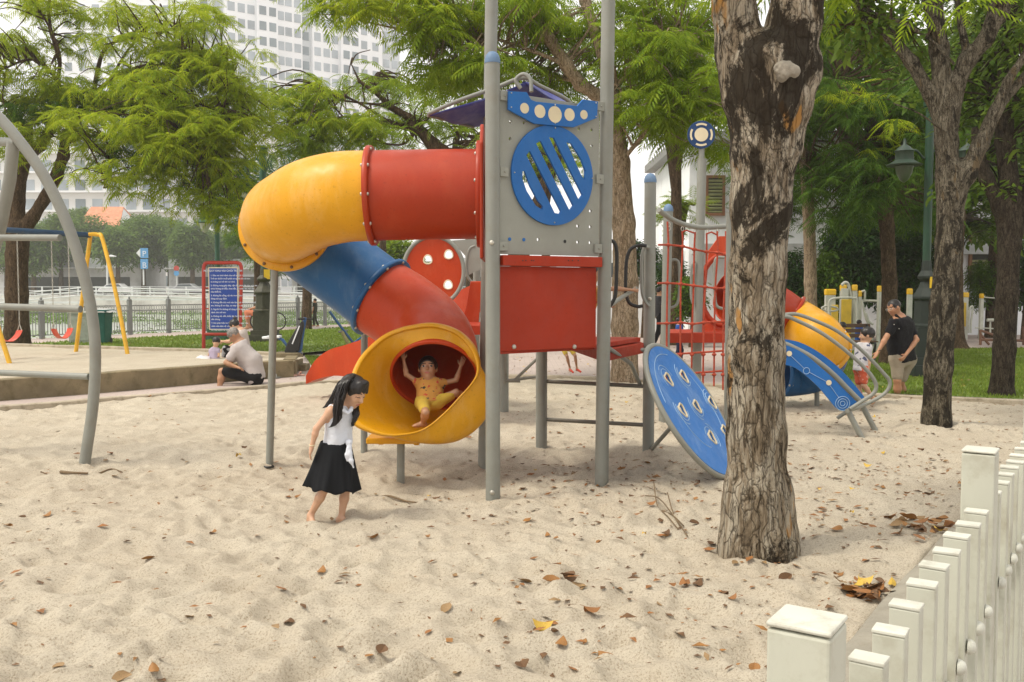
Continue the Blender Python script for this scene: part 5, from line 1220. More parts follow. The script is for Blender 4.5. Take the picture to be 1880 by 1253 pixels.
# ---- leaf shapes
def frond_template(npair=9, L=1.0, pl=.27, pw=.046):
    v = []; 
    for i in range(npair):
        x = L*(.12+.84*i/(npair-1)); s = math.sin(PI*min(1, (.18+.80*(i/(npair-1)))))**.6
        for sd_ in (-1, 1):
            a = math.radians(62-22*i/npair); l = pl*(s*.8+.2); dx, dy = math.cos(a)*l, math.sin(a)*l*sd_; w_ = pw*(.6+.4*s)
            nx_, ny_ = -math.sin(a)*sd_*w_*sd_, math.cos(a)*w_
            v += [(x, 0, 0), (x+dx*.45-abs(math.sin(a))*w_, dy*.45+ny_*.3, -.02), (x+dx, dy, -.10*l/pl), (x+dx*.45+abs(math.sin(a))*w_, dy*.45-ny_*.3, -.02)]
    v += [(0, .006, 0), (L, .003, 0), (L, -.003, 0), (0, -.006, 0)]
    return np.array(v)
def scatter(T, name, nodes_, dirs, scales, templ, mat, droop=.35, rollsd=.35):
    """one mesh of many fronds: nodes_ (N,3), dirs (N,3) unit, each quad its own island"""
    N = len(nodes_); X = dirs; up = np.array([0, 0, 1.0]); Yv = np.cross(up, X); Yv /= np.maximum(np.linalg.norm(Yv, axis=1), 1e-6)[:, None]; Zv = np.cross(X, Yv)
    ro = RNG.normal(0, rollsd, N); c, s = np.cos(ro)[:, None], np.sin(ro)[:, None]; Y2 = Yv*c+Zv*s; Z2 = -Yv*s+Zv*c
    t = templ; x = t[None, :, 0]*scales[:, None]; y = t[None, :, 1]*scales[:, None]; z = t[None, :, 2]*scales[:, None]
    P = nodes_[:, None, :]+x[..., None]*X[:, None, :]+y[..., None]*Y2[:, None, :]+z[..., None]*Z2[:, None, :]
    dr = droop*RNG.uniform(.4, 1.4, N); P[..., 2] -= (t[None, :, 0]**2)*scales[:, None]*dr[:, None]
    P = P.reshape(-1, 3); return mk(name, P, np.arange(len(P)).reshape(-1, 4), mat, T)
FT = frond_template(); FT2 = frond_template(8, 1.0, .34, .045)
def broad_template(n=7, seed=1):
    r = random.Random(seed); v = []
    for i in range(n):
        c = V((r.uniform(0, 1), r.uniform(-.45, .45), r.uniform(-.3, .3))); a = r.uniform(-1.4, 1.4); d = V((math.cos(a), math.sin(a), r.uniform(-.6, .1))).normalized(); s = d.cross(V((r.uniform(-.3, .3), r.uniform(-.3, .3), 1))).normalized(); L = r.uniform(.32, .5); W_ = L*.24
        v += [tuple(c), tuple(c+d*L*.5+s*W_), tuple(c+d*L+V((0, 0, -.05))), tuple(c+d*L*.5-s*W_)]
    return np.array(v)
BT = broad_template()
def rosettes(centres, per, elev=(-.35, .5), axis=None):
    N = len(centres); n_ = np.repeat(centres, per, 0); az = (RNG.uniform(0, 2*PI, N)[:, None]+np.arange(per)[None, :]*2*PI/per+RNG.normal(0, .35, (N, per))).ravel()
    el = RNG.uniform(elev[0], elev[1], N*per); d = np.stack([np.cos(az)*np.cos(el), np.sin(az)*np.cos(el), np.sin(el)], -1)
    return n_, d
DENS = .76
def pads(specs):
    """specs: (px, py, rx_px, ry_px, Y, depth_m, n) -> nodes in flattened clumps"""
    out = []
    for (px, py, rx, ry, Y, dm, n) in specs:
        c = at(px, py, Y); k = Y/F; n = max(6, int(n*DENS)); q = RNG.normal(0, 1, (n, 3)); q /= np.linalg.norm(q, axis=1)[:, None]; q *= RNG.uniform(0, 1, n)[:, None]**(1/2.4)
        q = q*np.array([rx*k, dm, ry*k]); m_ = max(2, n//5); j_ = RNG.integers(0, m_, n); q = q[j_]+RNG.normal(0, 1, (n, 3))*np.array([.30, .30, .11])
        out.append(np.array(tuple(c))+q)
    return np.vstack(out)
def crown(T, nodes_, per, size, mat, templ=FT, name='crown', droop=.5, elev=(-.55, .45), sd=.3):
    n_, d = rosettes(nodes_, per, elev); sc = size*.80*RNG.uniform(1-sd*1.5, 1+sd, len(n_)); return scatter(T, name, n_, d, sc, templ, mat, droop)
def twigs(T, nodes_, anchors, mat, frac=.5, r=.012, name='twigs'):
    """thin branches from the limbs out to the leaf clumps"""
    A = np.array([tuple(a) for a in anchors]); q = MB()
    for p in nodes_:
        if random.random() > frac: continue
        d = np.linalg.norm(A-p, axis=1); a = A[np.argmin(d+RNG.uniform(0, .6, len(A)))]; L = np.linalg.norm(p-a)
        if L < .15 or L > 3.2: continue
        m_ = (a+p)/2+RNG.normal(0, .09*L, 3)+np.array([0, 0, .07*L]); P = spline([a, m_, p], 4)
        q.tube([V(x) for x in P], [r*(1.5-1.1*i/(len(P)-1)) for i in range(len(P))], 5, caps=False)
    return q.build(name, mat, T, True)
def spl_anchor(ls, n=5):
    out = []
    for l in ls: out += [V(x) for x in spline([p for p, r in l], n)]
    return out
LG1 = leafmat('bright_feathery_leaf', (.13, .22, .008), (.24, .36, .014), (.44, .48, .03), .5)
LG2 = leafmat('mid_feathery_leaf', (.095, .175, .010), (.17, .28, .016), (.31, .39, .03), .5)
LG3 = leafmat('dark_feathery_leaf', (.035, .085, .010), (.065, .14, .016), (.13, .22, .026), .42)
LG4 = leafmat('broad_leaf', (.035, .08, .012), (.08, .15, .02), (.18, .25, .035), .42, .45)
LGF = leafmat('far_leaf', (.06, .12, .03), (.12, .20, .04), (.20, .29, .06), .35)
LGY = leafmat('yellow_leaf', (.22, .22, .02), (.36, .30, .03), (.40, .24, .03), .35)

# ---- the big pale trunk, front right
TYB = 5.83
def bp(px, py, dy=0): return at(px, py, TYB+dy)
sd_ = SDF(); KP = TYB/F
g0 = gp(1392, 1022); 
sd_.chain([V((g0.x, TYB, -.2)), bp(1393, 1000), bp(1390, 930), bp(1388, 800), bp(1387, 650), bp(1390, 500), bp(1396, 380), bp(1402, 280), bp(1404, 200), bp(1402, 130)], [.235, .205, .182, .170, .164, .163, .170, .186, .212, .235], .05)
for (x, y, dx, r) in ((1345, 1020, -.03, .08), (1444, 1010, .02, .075), (1400, 1025, -.10, .08), (1420, 1015, .12, .08)): sd_.cap(bp(x, y, dx-.0)-V((0, 0, .1)), bp(1392+(x-1392)*.6, 900, dx*.5), r, .07, .12)
sd_.chain([bp(1385, 170), bp(1360, 95, .02), bp(1348, 20, .03), bp(1334, -80, .05), bp(1318, -200, .1)], [.20, .145, .122, .12, .12], .03)
sd_.chain([bp(1415, 190), bp(1442, 110, -.02), bp(1460, 40, -.04), bp(1474, -60, -.06), bp(1488, -200, -.1)], [.20, .17, .155, .15, .15], .03)
sd_.chain([bp(1425, 260), bp(1455, 190, -.02), bp(1482, 140, -.05), bp(1492, 112, -.07)], [.15, .10, .065, .052], .07)
sd_.ell(bp(1444, 132, -.20), (.062, .06, .058), k=.03); sd_.ell(bp(1440, 145, -.17), (.08, .06, .07), k=.04)
TB = tree(tuple(V((g0.x, TYB, 0))), 'thick pale cracked trunk with two limbs and cut knobs, nearest tree in the sand', MBK0, sd_, .0125, .012, 7)
MCUT = M('cut_wood_grey', (.27, .24, .19), .9, .25, 14, bmp=.8, bscale=60, dirt=.5)
q = SDF(); q.ell(bp(1440, 126, -.25), (.062, .03, .046), k=.01); q.ell(bp(1458, 132, -.24), (.036, .028, .036), k=.02); q.ell(bp(1436, 142, -.24), (.03, .03, .03), k=.03); v, f = q.mesh(.006); mk('cut_knob', v+.004*fbm(v*50, 2)[:, None], f, MCUT, TB, True)
q = SDF(); q.ell(bp(1493, 108, -.08), (.055, .05, .035), k=.01); v, f = q.mesh(.006); mk('cut_knob', v+.003*fbm(v*60, 2)[:, None], f, MCUT, TB, True)
# its own crown is above the frame, a little hangs in at the top
nd = pads([(1330, -110, 160, 60, 6.3, 1.0, 60), (1540, -90, 150, 50, 6.4, 1.0, 50)])
lm = [[(bp(1325, -195, .1), .12), (at(1300, -330, 6.2), .09), (at(1250, -500, 6.6), .05)], [(bp(1480, -195, -.1), .16), (at(1520, -340, 6.0), .12), (at(1600, -560, 6.4), .07)]]
limbs(TB, 'upper_limbs', lm, MBK0, 14, .05); twigs(TB, nd, spl_anchor(lm), MBK4, .5, .012); crown(TB, nd, 6, .34, LG2)

# ---- right tree, second trunk in the sand
T1Y = 11.1
def tp(px, py, dy=0): return at(px, py, T1Y+dy)
g0 = gp(1719, 788); k = T1Y/F
s1 = SDF(); s1.chain([V((g0.x, T1Y, -.15)), tp(1719, 770), tp(1723, 670), tp(1733, 560), tp(1742, 450), tp(1746, 360), tp(1748, 320)], [.185, .155, .150, .142, .135, .145, .16], .06)
s1.chain([tp(1742, 340), tp(1738, 260), tp(1734, 190), tp(1724, 90), tp(1713, 0), tp(1706, -90)], [.13, .115, .11, .095, .09, .08], .06)
s1.chain([tp(1736, 235), tp(1708, 175, .05), tp(1674, 115, .1), tp(1633, 66, .2), tp(1575, 8, .3), tp(1520, -60, .4)], [.09, .07, .068, .062, .055, .045], .05)
s1.chain([tp(1742, 230), tp(1755, 160, -.05), tp(1775, 112, -.1), tp(1810, 72, -.15), tp(1834, 20, -.2), tp(1842, -70, -.2)], [.10, .09, .088, .08, .10, .09], .05)
s1.chain([tp(1752, 350), tp(1775, 320, -.05), tp(1800, 265, -.1), tp(1830, 200, -.15)], [.12, .10, .08, .065], .06)
s1.chain([tp(1826, 208, -.15), tp(1850, 150, -.2), tp(1886, 96, -.25), tp(1950, 10, -.3)], [.055, .045, .04, .035], .03)
s1.chain([tp(1826, 206, -.15), tp(1855, 168, -.1), tp(1890, 132, -.1), tp(1960, 70, -.1)], [.055, .048, .045, .04], .03)
s1.chain([tp(1778, 110, -.1), tp(1765, 50, -.05), tp(1750, -40, 0)], [.05, .035, .03], .03)
TR1 = tree((g0.x, T1Y, 0), 'slender grey-brown tree leaning in the sand right of the man in black', MBK1, s1, .017, .012, 10)
lm1 = [[(tp(1706, -85), .08), (tp(1690, -200, .3), .05)], [(tp(1575, 8, .3), .03), (tp(1600, 70, 0), .02)], [(tp(1570, 15, .2), .022), (tp(1650, 40, 0), .02), (tp(1710, 75, -.1), .02), (tp(1752, 118, -.2), .015)], [(tp(1520, -60, .4), .045), (tp(1470, -130, .5), .03)], [(tp(1842, -65, -.2), .09), (tp(1860, -200, -.2), .06)],
       [(tp(1640, 190, -.5), .006), (tp(1690, 210, -.4), .008), (tp(1736, 245, -.1), .012)]]
limbs(TR1, 'upper_limbs', lm1, MBK1, 10, .06)
nd = pads([(1640, -40, 170, 70, 11.5, 1.4, 110), (1800, -60, 160, 60, 11.3, 1.2, 80), (1560, 60, 60, 40, 11.8, .8, 30), (1680, 95, 60, 40, 11.9, .8, 30), (1870, 60, 60, 50, 11.5, .8, 30)])
twigs(TR1, nd, spl_anchor(lm1)+[tp(1633, 66, .2), tp(1713, 0), tp(1834, 20, -.2), tp(1886, 96, -.25)], MBK4, .45, .012); crown(TR1, nd, 3, .40, LG4, BT, droop=.2)

# ---- right tree at the kerb
T2Y = 14.05
def t2p(px, py, dy=0): return at(px, py, T2Y+dy)
s2 = SDF(); g0 = V((at(1838, 740, T2Y).x, T2Y, .05))
s2.chain([V((g0.x, T2Y, -.1)), t2p(1838, 725), t2p(1844, 640), t2p(1849, 540), t2p(1853, 450), t2p(1855, 420)], [.20, .17, .150, .148, .148, .155], .06)
s2.chain([t2p(1852, 430), t2p(1835, 380), t2p(1812, 330), t2p(1797, 290), t2p(1790, 240)], [.13, .10, .09, .085, .05], .06)
s2.chain([t2p(1856, 425), t2p(1853, 340), t2p(1845, 260), t2p(1842, 180), t2p(1850, 90), t2p(1862, 0)], [.14, .13, .125, .12, .10, .08], .06)
s2.chain([t2p(1858, 425), t2p(1880, 370), t2p(1900, 330), t2p(1930, 260)], [.14, .12, .11, .09], .06)
TR2 = tree(tuple(g0), 'dark forked tree standing at the lawn kerb, rightmost trunk', MBK2, s2, .02, .012, 9)
nd = pads([(1820, 60, 90, 90, 14.4, 1.4, 130), (1760, 160, 60, 60, 14.6, 1.0, 60), (1880, 170, 60, 90, 14.2, 1.2, 80), (1790, 330, 40, 60, 14.6, .8, 24), (1880, 330, 30, 50, 14.4, .8, 20)])
twigs(TR2, nd, [t2p(1797, 290), t2p(1845, 260), t2p(1842, 180), t2p(1850, 90), t2p(1900, 330), t2p(1862, 0)], MBK2, .5, .014); crown(TR2, nd, 3, .42, LG4, BT, droop=.2)

# ---- background trunks on the right
def trunk(pts, Y, mat, label, flare=1.5, z0=.0, h=.03, group=None):
    P = [at(x, y, Y) for x, y, w_ in pts]; R = [w_*Y/F/2 for x, y, w_ in pts]; s_ = SDF(); b0 = V((P[0].x, Y, z0-.15)); s_.cap(b0, P[0], R[0]*flare, R[0], .08); s_.chain(P, R, .05)
    for a in range(4): s_.cap(b0+V((math.cos(a*1.6+.4), math.sin(a*1.6+.4), 0))*R[0]*flare*1.1, P[0]+V((0, 0, .2)), R[0]*.5, R[0]*.5, .12)
    return tree((P[0].x, Y, z0), label, mat, s_, h, .012, 6), P
TA, PA = trunk([(1489, 650, 26), (1488, 520, 22), (1486, 415, 21), (1480, 320, 21), (1474, 260, 22), (1460, 205, 18), (1430, 150, 14), (1400, 90, 12)], 21.0, MBK3, 'tan background tree leaning left, just right of the thick pale trunk')
TC, PC = trunk([(1632, 665, 30), (1633, 520, 26), (1628, 415, 25), (1620, 350, 26), (1606, 300, 24), (1588, 262, 18), (1560, 215, 13), (1540, 150, 10)], 20.0, MBK4, 'brown tree behind the man in black, its trunk curving left', 1.5, .07)
TD, PD = trunk([(1757, 632, 26), (1757, 560, 22), (1757, 480, 20), (1762, 400, 20), (1765, 300, 16), (1770, 220, 14)], 24.7, MBK4, 'dark tree with a flared foot behind the leaning grey-brown trunk', 2.0, .07)
nd = pads([(1480, 210, 90, 70, 20.5, 2.0, 130), (1400, 120, 90, 60, 21, 1.8, 70), (1520, 110, 100, 60, 21, 2, 110), (1540, 320, 70, 60, 20.5, 1.6, 80)])
twigs(TA, nd, PA[3:], MBK4, .4, .02); crown(TA, nd, 6, .55, LG3)
nd = pads([(1600, 300, 80, 40, 19, 1.6, 90), (1620, 200, 110, 60, 20, 2, 150), (1690, 280, 70, 60, 20, 1.6, 90), (1560, 390, 50, 50, 19.5, 1.2, 50), (1590, 90, 100, 60, 20.5, 2, 100), (1700, 390, 40, 50, 21, 1.2, 40)])
twigs(TC, nd, PC[3:], MBK4, .45, .02); crown(TC, nd, 6, .52, LG3)
ny_ = pads([(1590, 180, 60, 30, 18.6, .8, 12), (1640, 240, 60, 30, 18.6, .8, 12)]); crown(TC, ny_, 5, .45, LG1, name='young_leaves')
nd = pads([(1760, 200, 100, 90, 25, 2.4, 240), (1850, 260, 90, 90, 25.5, 2.4, 220), (1700, 120, 100, 60, 25, 2, 160), (1800, 400, 60, 40, 25.5, 1.6, 80), (1720, 330, 50, 70, 25.5, 1.6, 110), (1830, 40, 110, 80, 26, 2, 180)])
twigs(TD, nd, PD[2:], MBK2, .35, .02); crown(TD, nd, 4, .62, LG4, BT, droop=.2)

# ---- pale tree just behind the tower
TEY = 16.6
def ep(px, py, dy=0): return at(px, py, TEY+dy)
s_ = SDF(); g0 = gp(1147, 704)
s_.chain([V((g0.x, TEY, -.1)), ep(1147, 690), ep(1147, 600), ep(1148, 520), ep(1145, 410), ep(1139, 300), ep(1132, 230), ep(1125, 180)], [.27, .23, .225, .22, .19, .15, .13, .125], .08)
s_.chain([ep(1128, 200), ep(1095, 175), ep(1065, 155), ep(1040, 120), ep(1010, 75), ep(985, 35), ep(950, -2), ep(900, -50)], [.10, .10, .11, .105, .095, .09, .085, .07], .06)
s_.chain([ep(1128, 195), ep(1112, 120, .1), ep(1092, 60, .2), ep(1074, 0, .2), ep(1065, -60, .3)], [.11, .10, .095, .09, .08], .06)
TE = tree((g0.x, TEY, 0), 'smooth tan tree rising directly behind the climbing tower', MBK3, s_, .025, .012, 5)
lmE = [[(ep(950, -2), .06), (ep(880, -20, .2), .04), (ep(800, -10, .3), .02)], [(ep(1040, 120), .05), (ep(980, 95, -.2), .03), (ep(900, 70, -.4), .025), (ep(860, 75, -.5), .02), (ep(800, 60, -.6), .012)], [(ep(1010, 75), .04), (ep(950, 80, .3), .03), (ep(880, 110, .5), .02), (ep(830, 120, .6), .012)],
       [(ep(1060, 150), .04), (ep(1010, 140, .4), .025), (ep(960, 125, .6), .018), (ep(925, 110, .6), .01)], [(ep(1100, 180), .03), (ep(1180, 120, -.3), .03), (ep(1250, 90, -.3), .02)], [(ep(1139, 300), .04), (ep(1200, 230, -.4), .03), (ep(1270, 200, -.6), .015)]]
limbs(TE, 'branches', lmE, MBK3, 8, .06)
nd = pads([(810, 60, 80, 40, 16.2, 1.2, 60), (860, 130, 70, 45, 16.6, 1.4, 80), (960, 30, 90, 40, 16.8, 1.6, 90), (1010, 140, 60, 50, 17.4, 1, 60), (800, 130, 70, 40, 16.6, 1.2, 46), (1060, 60, 60, 60, 17.6, 1, 60), (1210, 110, 90, 70, 16.4, 1.8, 120), (1270, 190, 80, 60, 16.2, 1.6, 110), (1200, 220, 50, 40, 16, 1, 46), (1270, 40, 80, 50, 16.8, 1.6, 80), (880, -10, 160, 40, 16, 1.4, 70), (640, 15, 70, 26, 15.6, .8, 22), (1170, 30, 60, 60, 17, 1.2, 60), (1300, 280, 30, 30, 16.4, .8, 20)])
aE = spl_anchor(lmE)
twigs(TE, nd, aE, MBK3, .55, .016); crown(TE, nd, 6, .55, LG2)
nd = pads([(640, 5, 60, 22, 15.3, .8, 26), (720, -5, 60, 20, 15.4, .8, 18), (790, 30, 60, 30, 15.6, .8, 26)])
twigs(TE, nd, [ep(800, -10, .3), ep(720, -20, 0), ep(660, -25, -.4)], MBK3, .8, .012); crown(TE, nd, 6, .5, LG1, name='young_leaves')

# ---- branchy tree whose trunk is hidden behind the tower
TFY = 25.0
def fp(px, py, dy=0): return at(px, py, TFY+dy)
s_ = SDF(); g0 = fp(965, 640)
s_.chain([V((g0.x, TFY, -.1)), fp(962, 600), fp(955, 480), fp(930, 400), fp(880, 330), fp(830, 290), fp(795, 266), fp(765, 236), fp(720, 228), fp(665, 222)], [.35, .27, .25, .24, .22, .19, .16, .12, .08, .05], .08)
s_.chain([fp(800, 268), fp(750, 215), fp(715, 195), fp(695, 175), fp(660, 150), fp(645, 118)], [.14, .09, .075, .05, .035, .02], .05)
s_.chain([fp(955, 470), fp(985, 380), fp(1020, 290), fp(1040, 210)], [.20, .17, .14, .10], .08)
TF = tree((g0.x, TFY, .045), 'dark branching tree reaching over the tube slide from behind the tower', MBK4, s_, .03, .02, 5)
lmF = [[(fp(700, 182), .035), (fp(690, 150, .2), .02), (fp(700, 130, .3), .012)], [(fp(665, 222), .05), (fp(630, 215), .03), (fp(600, 235), .015)], [(fp(720, 228), .04), (fp(660, 190, -.3), .03), (fp(625, 175, -.4), .015)], [(fp(765, 236), .05), (fp(740, 265, -.4), .03), (fp(690, 262, -.4), .02)], [(fp(715, 195), .04), (fp(670, 190, .4), .03), (fp(610, 185, .6), .02), (fp(570, 200, .6), .01)],
       [(fp(645, 118), .02), (fp(655, 100), .015), (fp(680, 92), .01)], [(fp(830, 290), .08), (fp(850, 220, .5), .05), (fp(870, 160, .8), .03)], [(fp(630, 215), .025), (fp(600, 180, .1), .015), (fp(590, 150, .1), .01)]]
limbs(TF, 'branches', lmF, MBK4, 8, .06)
nd = pads([(560, 190, 60, 30, 24.5, 1.2, 50), (620, 240, 80, 30, 24.6, 1.4, 70), (690, 130, 50, 22, 25.2, 1, 30), (600, 160, 50, 22, 25, 1, 34), (740, 150, 60, 40, 25.4, 1.4, 60), (800, 210, 60, 40, 25.4, 1.4, 80), (700, 245, 90, 28, 24.6, 1.2, 80), (860, 250, 50, 60, 25.6, 1.4, 80), (560, 240, 60, 30, 24, 1.2, 60), (740, 200, 60, 30, 25.4, 1.2, 40), (500, 200, 40, 40, 24.4, 1.2, 50), (530, 260, 60, 24, 23.8, 1.2, 60), (1030, 260, 60, 60, 25.5, 1.4, 60)])
nd = nd[RNG.random(len(nd)) < .58]; twigs(TF, nd, spl_anchor(lmF), MBK4, .7, .02); crown(TF, nd, 5, .56, LG2)
nd2 = pads([(580, 175, 60, 20, 24, .8, 26), (640, 230, 80, 24, 24, .8, 34), (540, 215, 60, 24, 23.6, .8, 30)]); crown(TF, nd2, 5, .6, LG1, name='young_leaves')

# ---- left tree over the swings
TGY = 23.6
def gp_(px, py, dy=0): return at(px, py, TGY+dy)
s_ = SDF(); g0 = gp_(31, 628)
s_.chain([V((g0.x, TGY, .1)), gp_(31, 610), gp_(31, 540), gp_(31, 470), gp_(34, 420)], [.34, .28, .25, .245, .26], .08)
s_.chain([gp_(30, 425), gp_(30, 370), gp_(36, 320), gp_(52, 275), gp_(48, 235), (gp_(20, 215))], [.21, .18, .17, .15, .12, .1], .08)
s_.chain([gp_(42, 425), gp_(62, 396), gp_(84, 362), gp_(106, 320), gp_(117, 285), gp_(120, 250), gp_(150, 200, .4)], [.18, .14, .14, .135, .12, .10, .08], .07)
s_.chain([gp_(52, 285), gp_(75, 268), gp_(92, 240), gp_(88, 200), gp_(110, 150)], [.13, .12, .10, .07, .04], .06)
TG = tree((g0.x, TGY, .3), 'spreading feathery tree with forked brown trunk beside the swings', MBK4, s_, .028, .02, 5)
lmG = [[(gp_(118, 262), .07), (gp_(160, 252, -.6), .05), (gp_(222, 252, -1.0), .04), (gp_(290, 268, -1.4), .02)], [(gp_(120, 250), .07), (gp_(165, 190, -.5), .06), (gp_(190, 95+0, -.8), .045), (gp_(240, 70, -1), .03), (gp_(320, 55, -1.2), .02)],
       [(gp_(150, 200), .06), (gp_(200, 150, -.8), .05), (gp_(270, 120, -1.4), .035), (gp_(350, 130, -1.8), .02), (gp_(430, 160, -2.2), .012)], [(gp_(200, 150, -.8), .04), (gp_(230, 100, -.5), .03), (gp_(260, 60, -.4), .02), (gp_(300, 20, -.4), .012)],
       [(gp_(165, 190, -.5), .04), (gp_(240, 195, -1.2), .035), (gp_(330, 185, -2), .025), (gp_(410, 205, -2.4), .015)], [(gp_(48, 235), .08), (gp_(20, 200, -.5), .06), (gp_(-30, 150, -1), .04)], [(gp_(88, 200), .06), (gp_(110, 120, -.8), .045), (gp_(95, 60, -1), .03), (gp_(60, 0, -1.2), .02)], [(gp_(110, 120, -.8), .04), (gp_(90, 30, -1), .035), (gp_(100, -60, -1.2), .03)],
       [(gp_(222, 252, -1), .03), (gp_(200, 320, -1.6), .02), (gp_(190, 345, -1.8), .01)], [(gp_(240, 195, -1.2), .03), (gp_(300, 240, -2), .025), (gp_(380, 260, -2.6), .015)], [(gp_(52, 275), .05), (gp_(-10, 265, -.5), .03)], [(gp_(110, 150), .04), (gp_(60, 110, -1), .03), (gp_(0, 130, -1.4), .02)]]
limbs(TG, 'branches', lmG, MBK4, 8, .06)
nd = pads([(60, 60, 110, 40, 22.8, 1.6, 90), (180, 20, 110, 30, 22.6, 1.6, 80), (300, 90, 110, 40, 22.2, 1.6, 130), (390, 60, 60, 24, 21.8, 1.2, 36), (420, 110, 50, 24, 21.6, 1.2, 40), (60, 160, 90, 40, 22.6, 1.6, 100), (200, 170, 110, 40, 22.2, 1.6, 130), (340, 160, 110, 30, 21.6, 1.6, 120), (430, 180, 50, 30, 21.4, 1.2, 50), (300, 230, 120, 36, 21.2, 1.6, 150), (410, 240, 70, 36, 21.2, 1.4, 110), (140, 250, 80, 36, 22.2, 1.4, 70), (220, 320, 50, 22, 21.4, 1.0, 26), (330, 290, 90, 34, 21.2, 1.4, 90), (410, 300, 40, 40, 21.4, 1.2, 50), (420, 380, 50, 26, 21.6, 1, 34), (350, 350, 50, 30, 21.4, 1, 34), (10, 250, 50, 40, 22.4, 1.2, 50), (20, 0, 60, 30, 22.6, 1.2, 30), (330, 10, 50, 16, 22, 1, 16), (170, 200, 30, 22, 21, .6, 16)])
twigs(TG, nd, spl_anchor(lmG), MBK4, .6, .016); k = len(nd)
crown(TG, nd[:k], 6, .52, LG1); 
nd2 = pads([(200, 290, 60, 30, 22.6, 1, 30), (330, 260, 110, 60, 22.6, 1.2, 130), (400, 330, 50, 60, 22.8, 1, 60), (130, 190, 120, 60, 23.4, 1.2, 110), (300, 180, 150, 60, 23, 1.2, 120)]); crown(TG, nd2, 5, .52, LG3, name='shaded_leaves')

# ---- big background masses, each a tree or shrub of its own
def bush(px, py, rx, ry, Y, n, label, mat, size, templ=BT, per=3, base=None, name='shrub', cat='shrub', dm=None, group=None, trunk_r=.05, z0=.05):
    c = at(px, py, Y); T = thing(name, (c.x, Y, z0), label, cat, group); k = Y/F
    q = RNG.normal(0, 1, (n, 3)); q /= np.linalg.norm(q, axis=1)[:, None]; q *= RNG.uniform(.25, 1, n)[:, None]**.5; A = np.array([rx*k, dm or rx*k, ry*k])
    q *= 1+.22*fbm(q*1.7+px, 2, 7)[:, None]; nd = np.array(tuple(c))+q*A; nd = nd[nd[:, 2] > z0+.05]
    pts = [];
    ls = [[(V((c.x, Y, z0-.1)), trunk_r*1.3), (V((c.x+.05, Y, z0+(c.z-z0)*.5)), trunk_r), (V((c.x, Y, c.z)), trunk_r*.7)]]
    for a in range(5): d = V((math.cos(a*1.3)*A[0]*.6, math.sin(a*1.3)*A[1]*.6, A[2]*random.uniform(.1, .6))); ls.append([(V((c.x, Y, z0+(c.z-z0)*.6)), trunk_r*.7), (V((c.x, Y, c.z))+d*.5, trunk_r*.4), (V((c.x, Y, c.z))+d, trunk_r*.2)])
    limbs(T, 'stems', ls, MBK4, 7, .06); crown(T, nd, per, size, mat, templ, name='foliage', droop=.2, elev=(-.5, .9)); return T
LGV = leafmat('deep_shrub_leaf', (.012, .040, .008), (.028, .075, .014), (.06, .12, .022), .25); LGC = leafmat('conifer_green', (.05, .12, .012), (.10, .19, .02), (.17, .26, .03), .3)
bush(1462, 540, 30, 75, 27, 700, 'green shrub against the wall just right of the thick trunk', LGV, .32)
bush(1517, 535, 26, 75, 27.5, 800, 'rounded light green cypress bush left of the yellow machines', LGC, .26)
bush(1570, 470, 60, 95, 28, 1500, 'large dark shrub with grey stems behind the exercise machines', LGV, .36, trunk_r=.08)
bush(1660, 500, 60, 105, 28.5, 1500, 'large dark green shrub behind the head of the man in black', LGV, .36, trunk_r=.08)
bush(1700, 560, 30, 60, 29, 500, 'lower light green shrub right of the man in black', LGC, .28)
bush(1801, 525, 26, 45, 31, 380, 'small green shrub under the louvred window', LGC, .26); bush(1880, 500, 30, 70, 30, 500, 'green shrub at the right edge behind the kerb tree', LGV, .3)
bush(1235, 540, 34, 60, 28, 500, 'green shrub seen between the post and the rope net', LGV, .3); bush(1268, 545, 26, 40, 26, 260, 'yellow-green shrub behind the rope net', LGC, .26); bush(1180, 480, 30, 40, 31, 200, 'thin shrub just right of the tan trunk', LGV, .3)
# feathery trees farther back, between the tower and the thick trunk and beyond
def backtree(px, py, rx, ry, Y, n, label, mat, size, templ=FT2, per=5, base_px=None, tr=.16):
    return bush(px, py, rx, ry, Y, n, label, mat, size, templ, per, name='tree', cat='tree', trunk_r=tr, dm=rx*Y/F*.7)
backtree(1240, 150, 110, 90, 27, 200, 'feathery green tree behind the round sign board', LG2, .7)
backtree(1245, 390, 50, 35, 31, 34, 'sparse feathery tree low behind the rope net arch', LG2, .6)
backtree(1430, 330, 90, 90, 29, 200, 'dark feathery tree filling the gap right of the thick trunk', LG3, .7)
backtree(1560, 120, 130, 120, 30, 330, 'dark leafy tree high over the yellow machines', LG4, .75, BT, 4)
backtree(1690, 330, 110, 90, 31, 260, 'dark leafy tree behind the right street lamp', LG4, .75, BT, 4)
backtree(1830, 220, 110, 150, 31, 260, 'dark leafy tree above the louvred window', LG4, .75, BT, 4)
backtree(700, 340, 90, 40, 42, 70, 'pale green tree behind the elbow of the slide', LG2, .8)
backtree(560, 330, 70, 90, 36, 130, 'green tree behind the scrolled lamp arms', LG3, .75)
backtree(470, 380, 60, 100, 38, 170, 'dark green tree just left of the yellow elbow', LG3, .75)
backtree(1000, 260, 100, 90, 36, 260, 'green tree behind the slotted round window', LG2, .8)
backtree(860, 350, 60, 40, 40, 50, 'green tree behind the red tube section', LG2, .8)
backtree(720, 475, 50, 40, 46, 150, 'low leafy tree between the blue tube and red disc', LG2, .8, BT, 3)

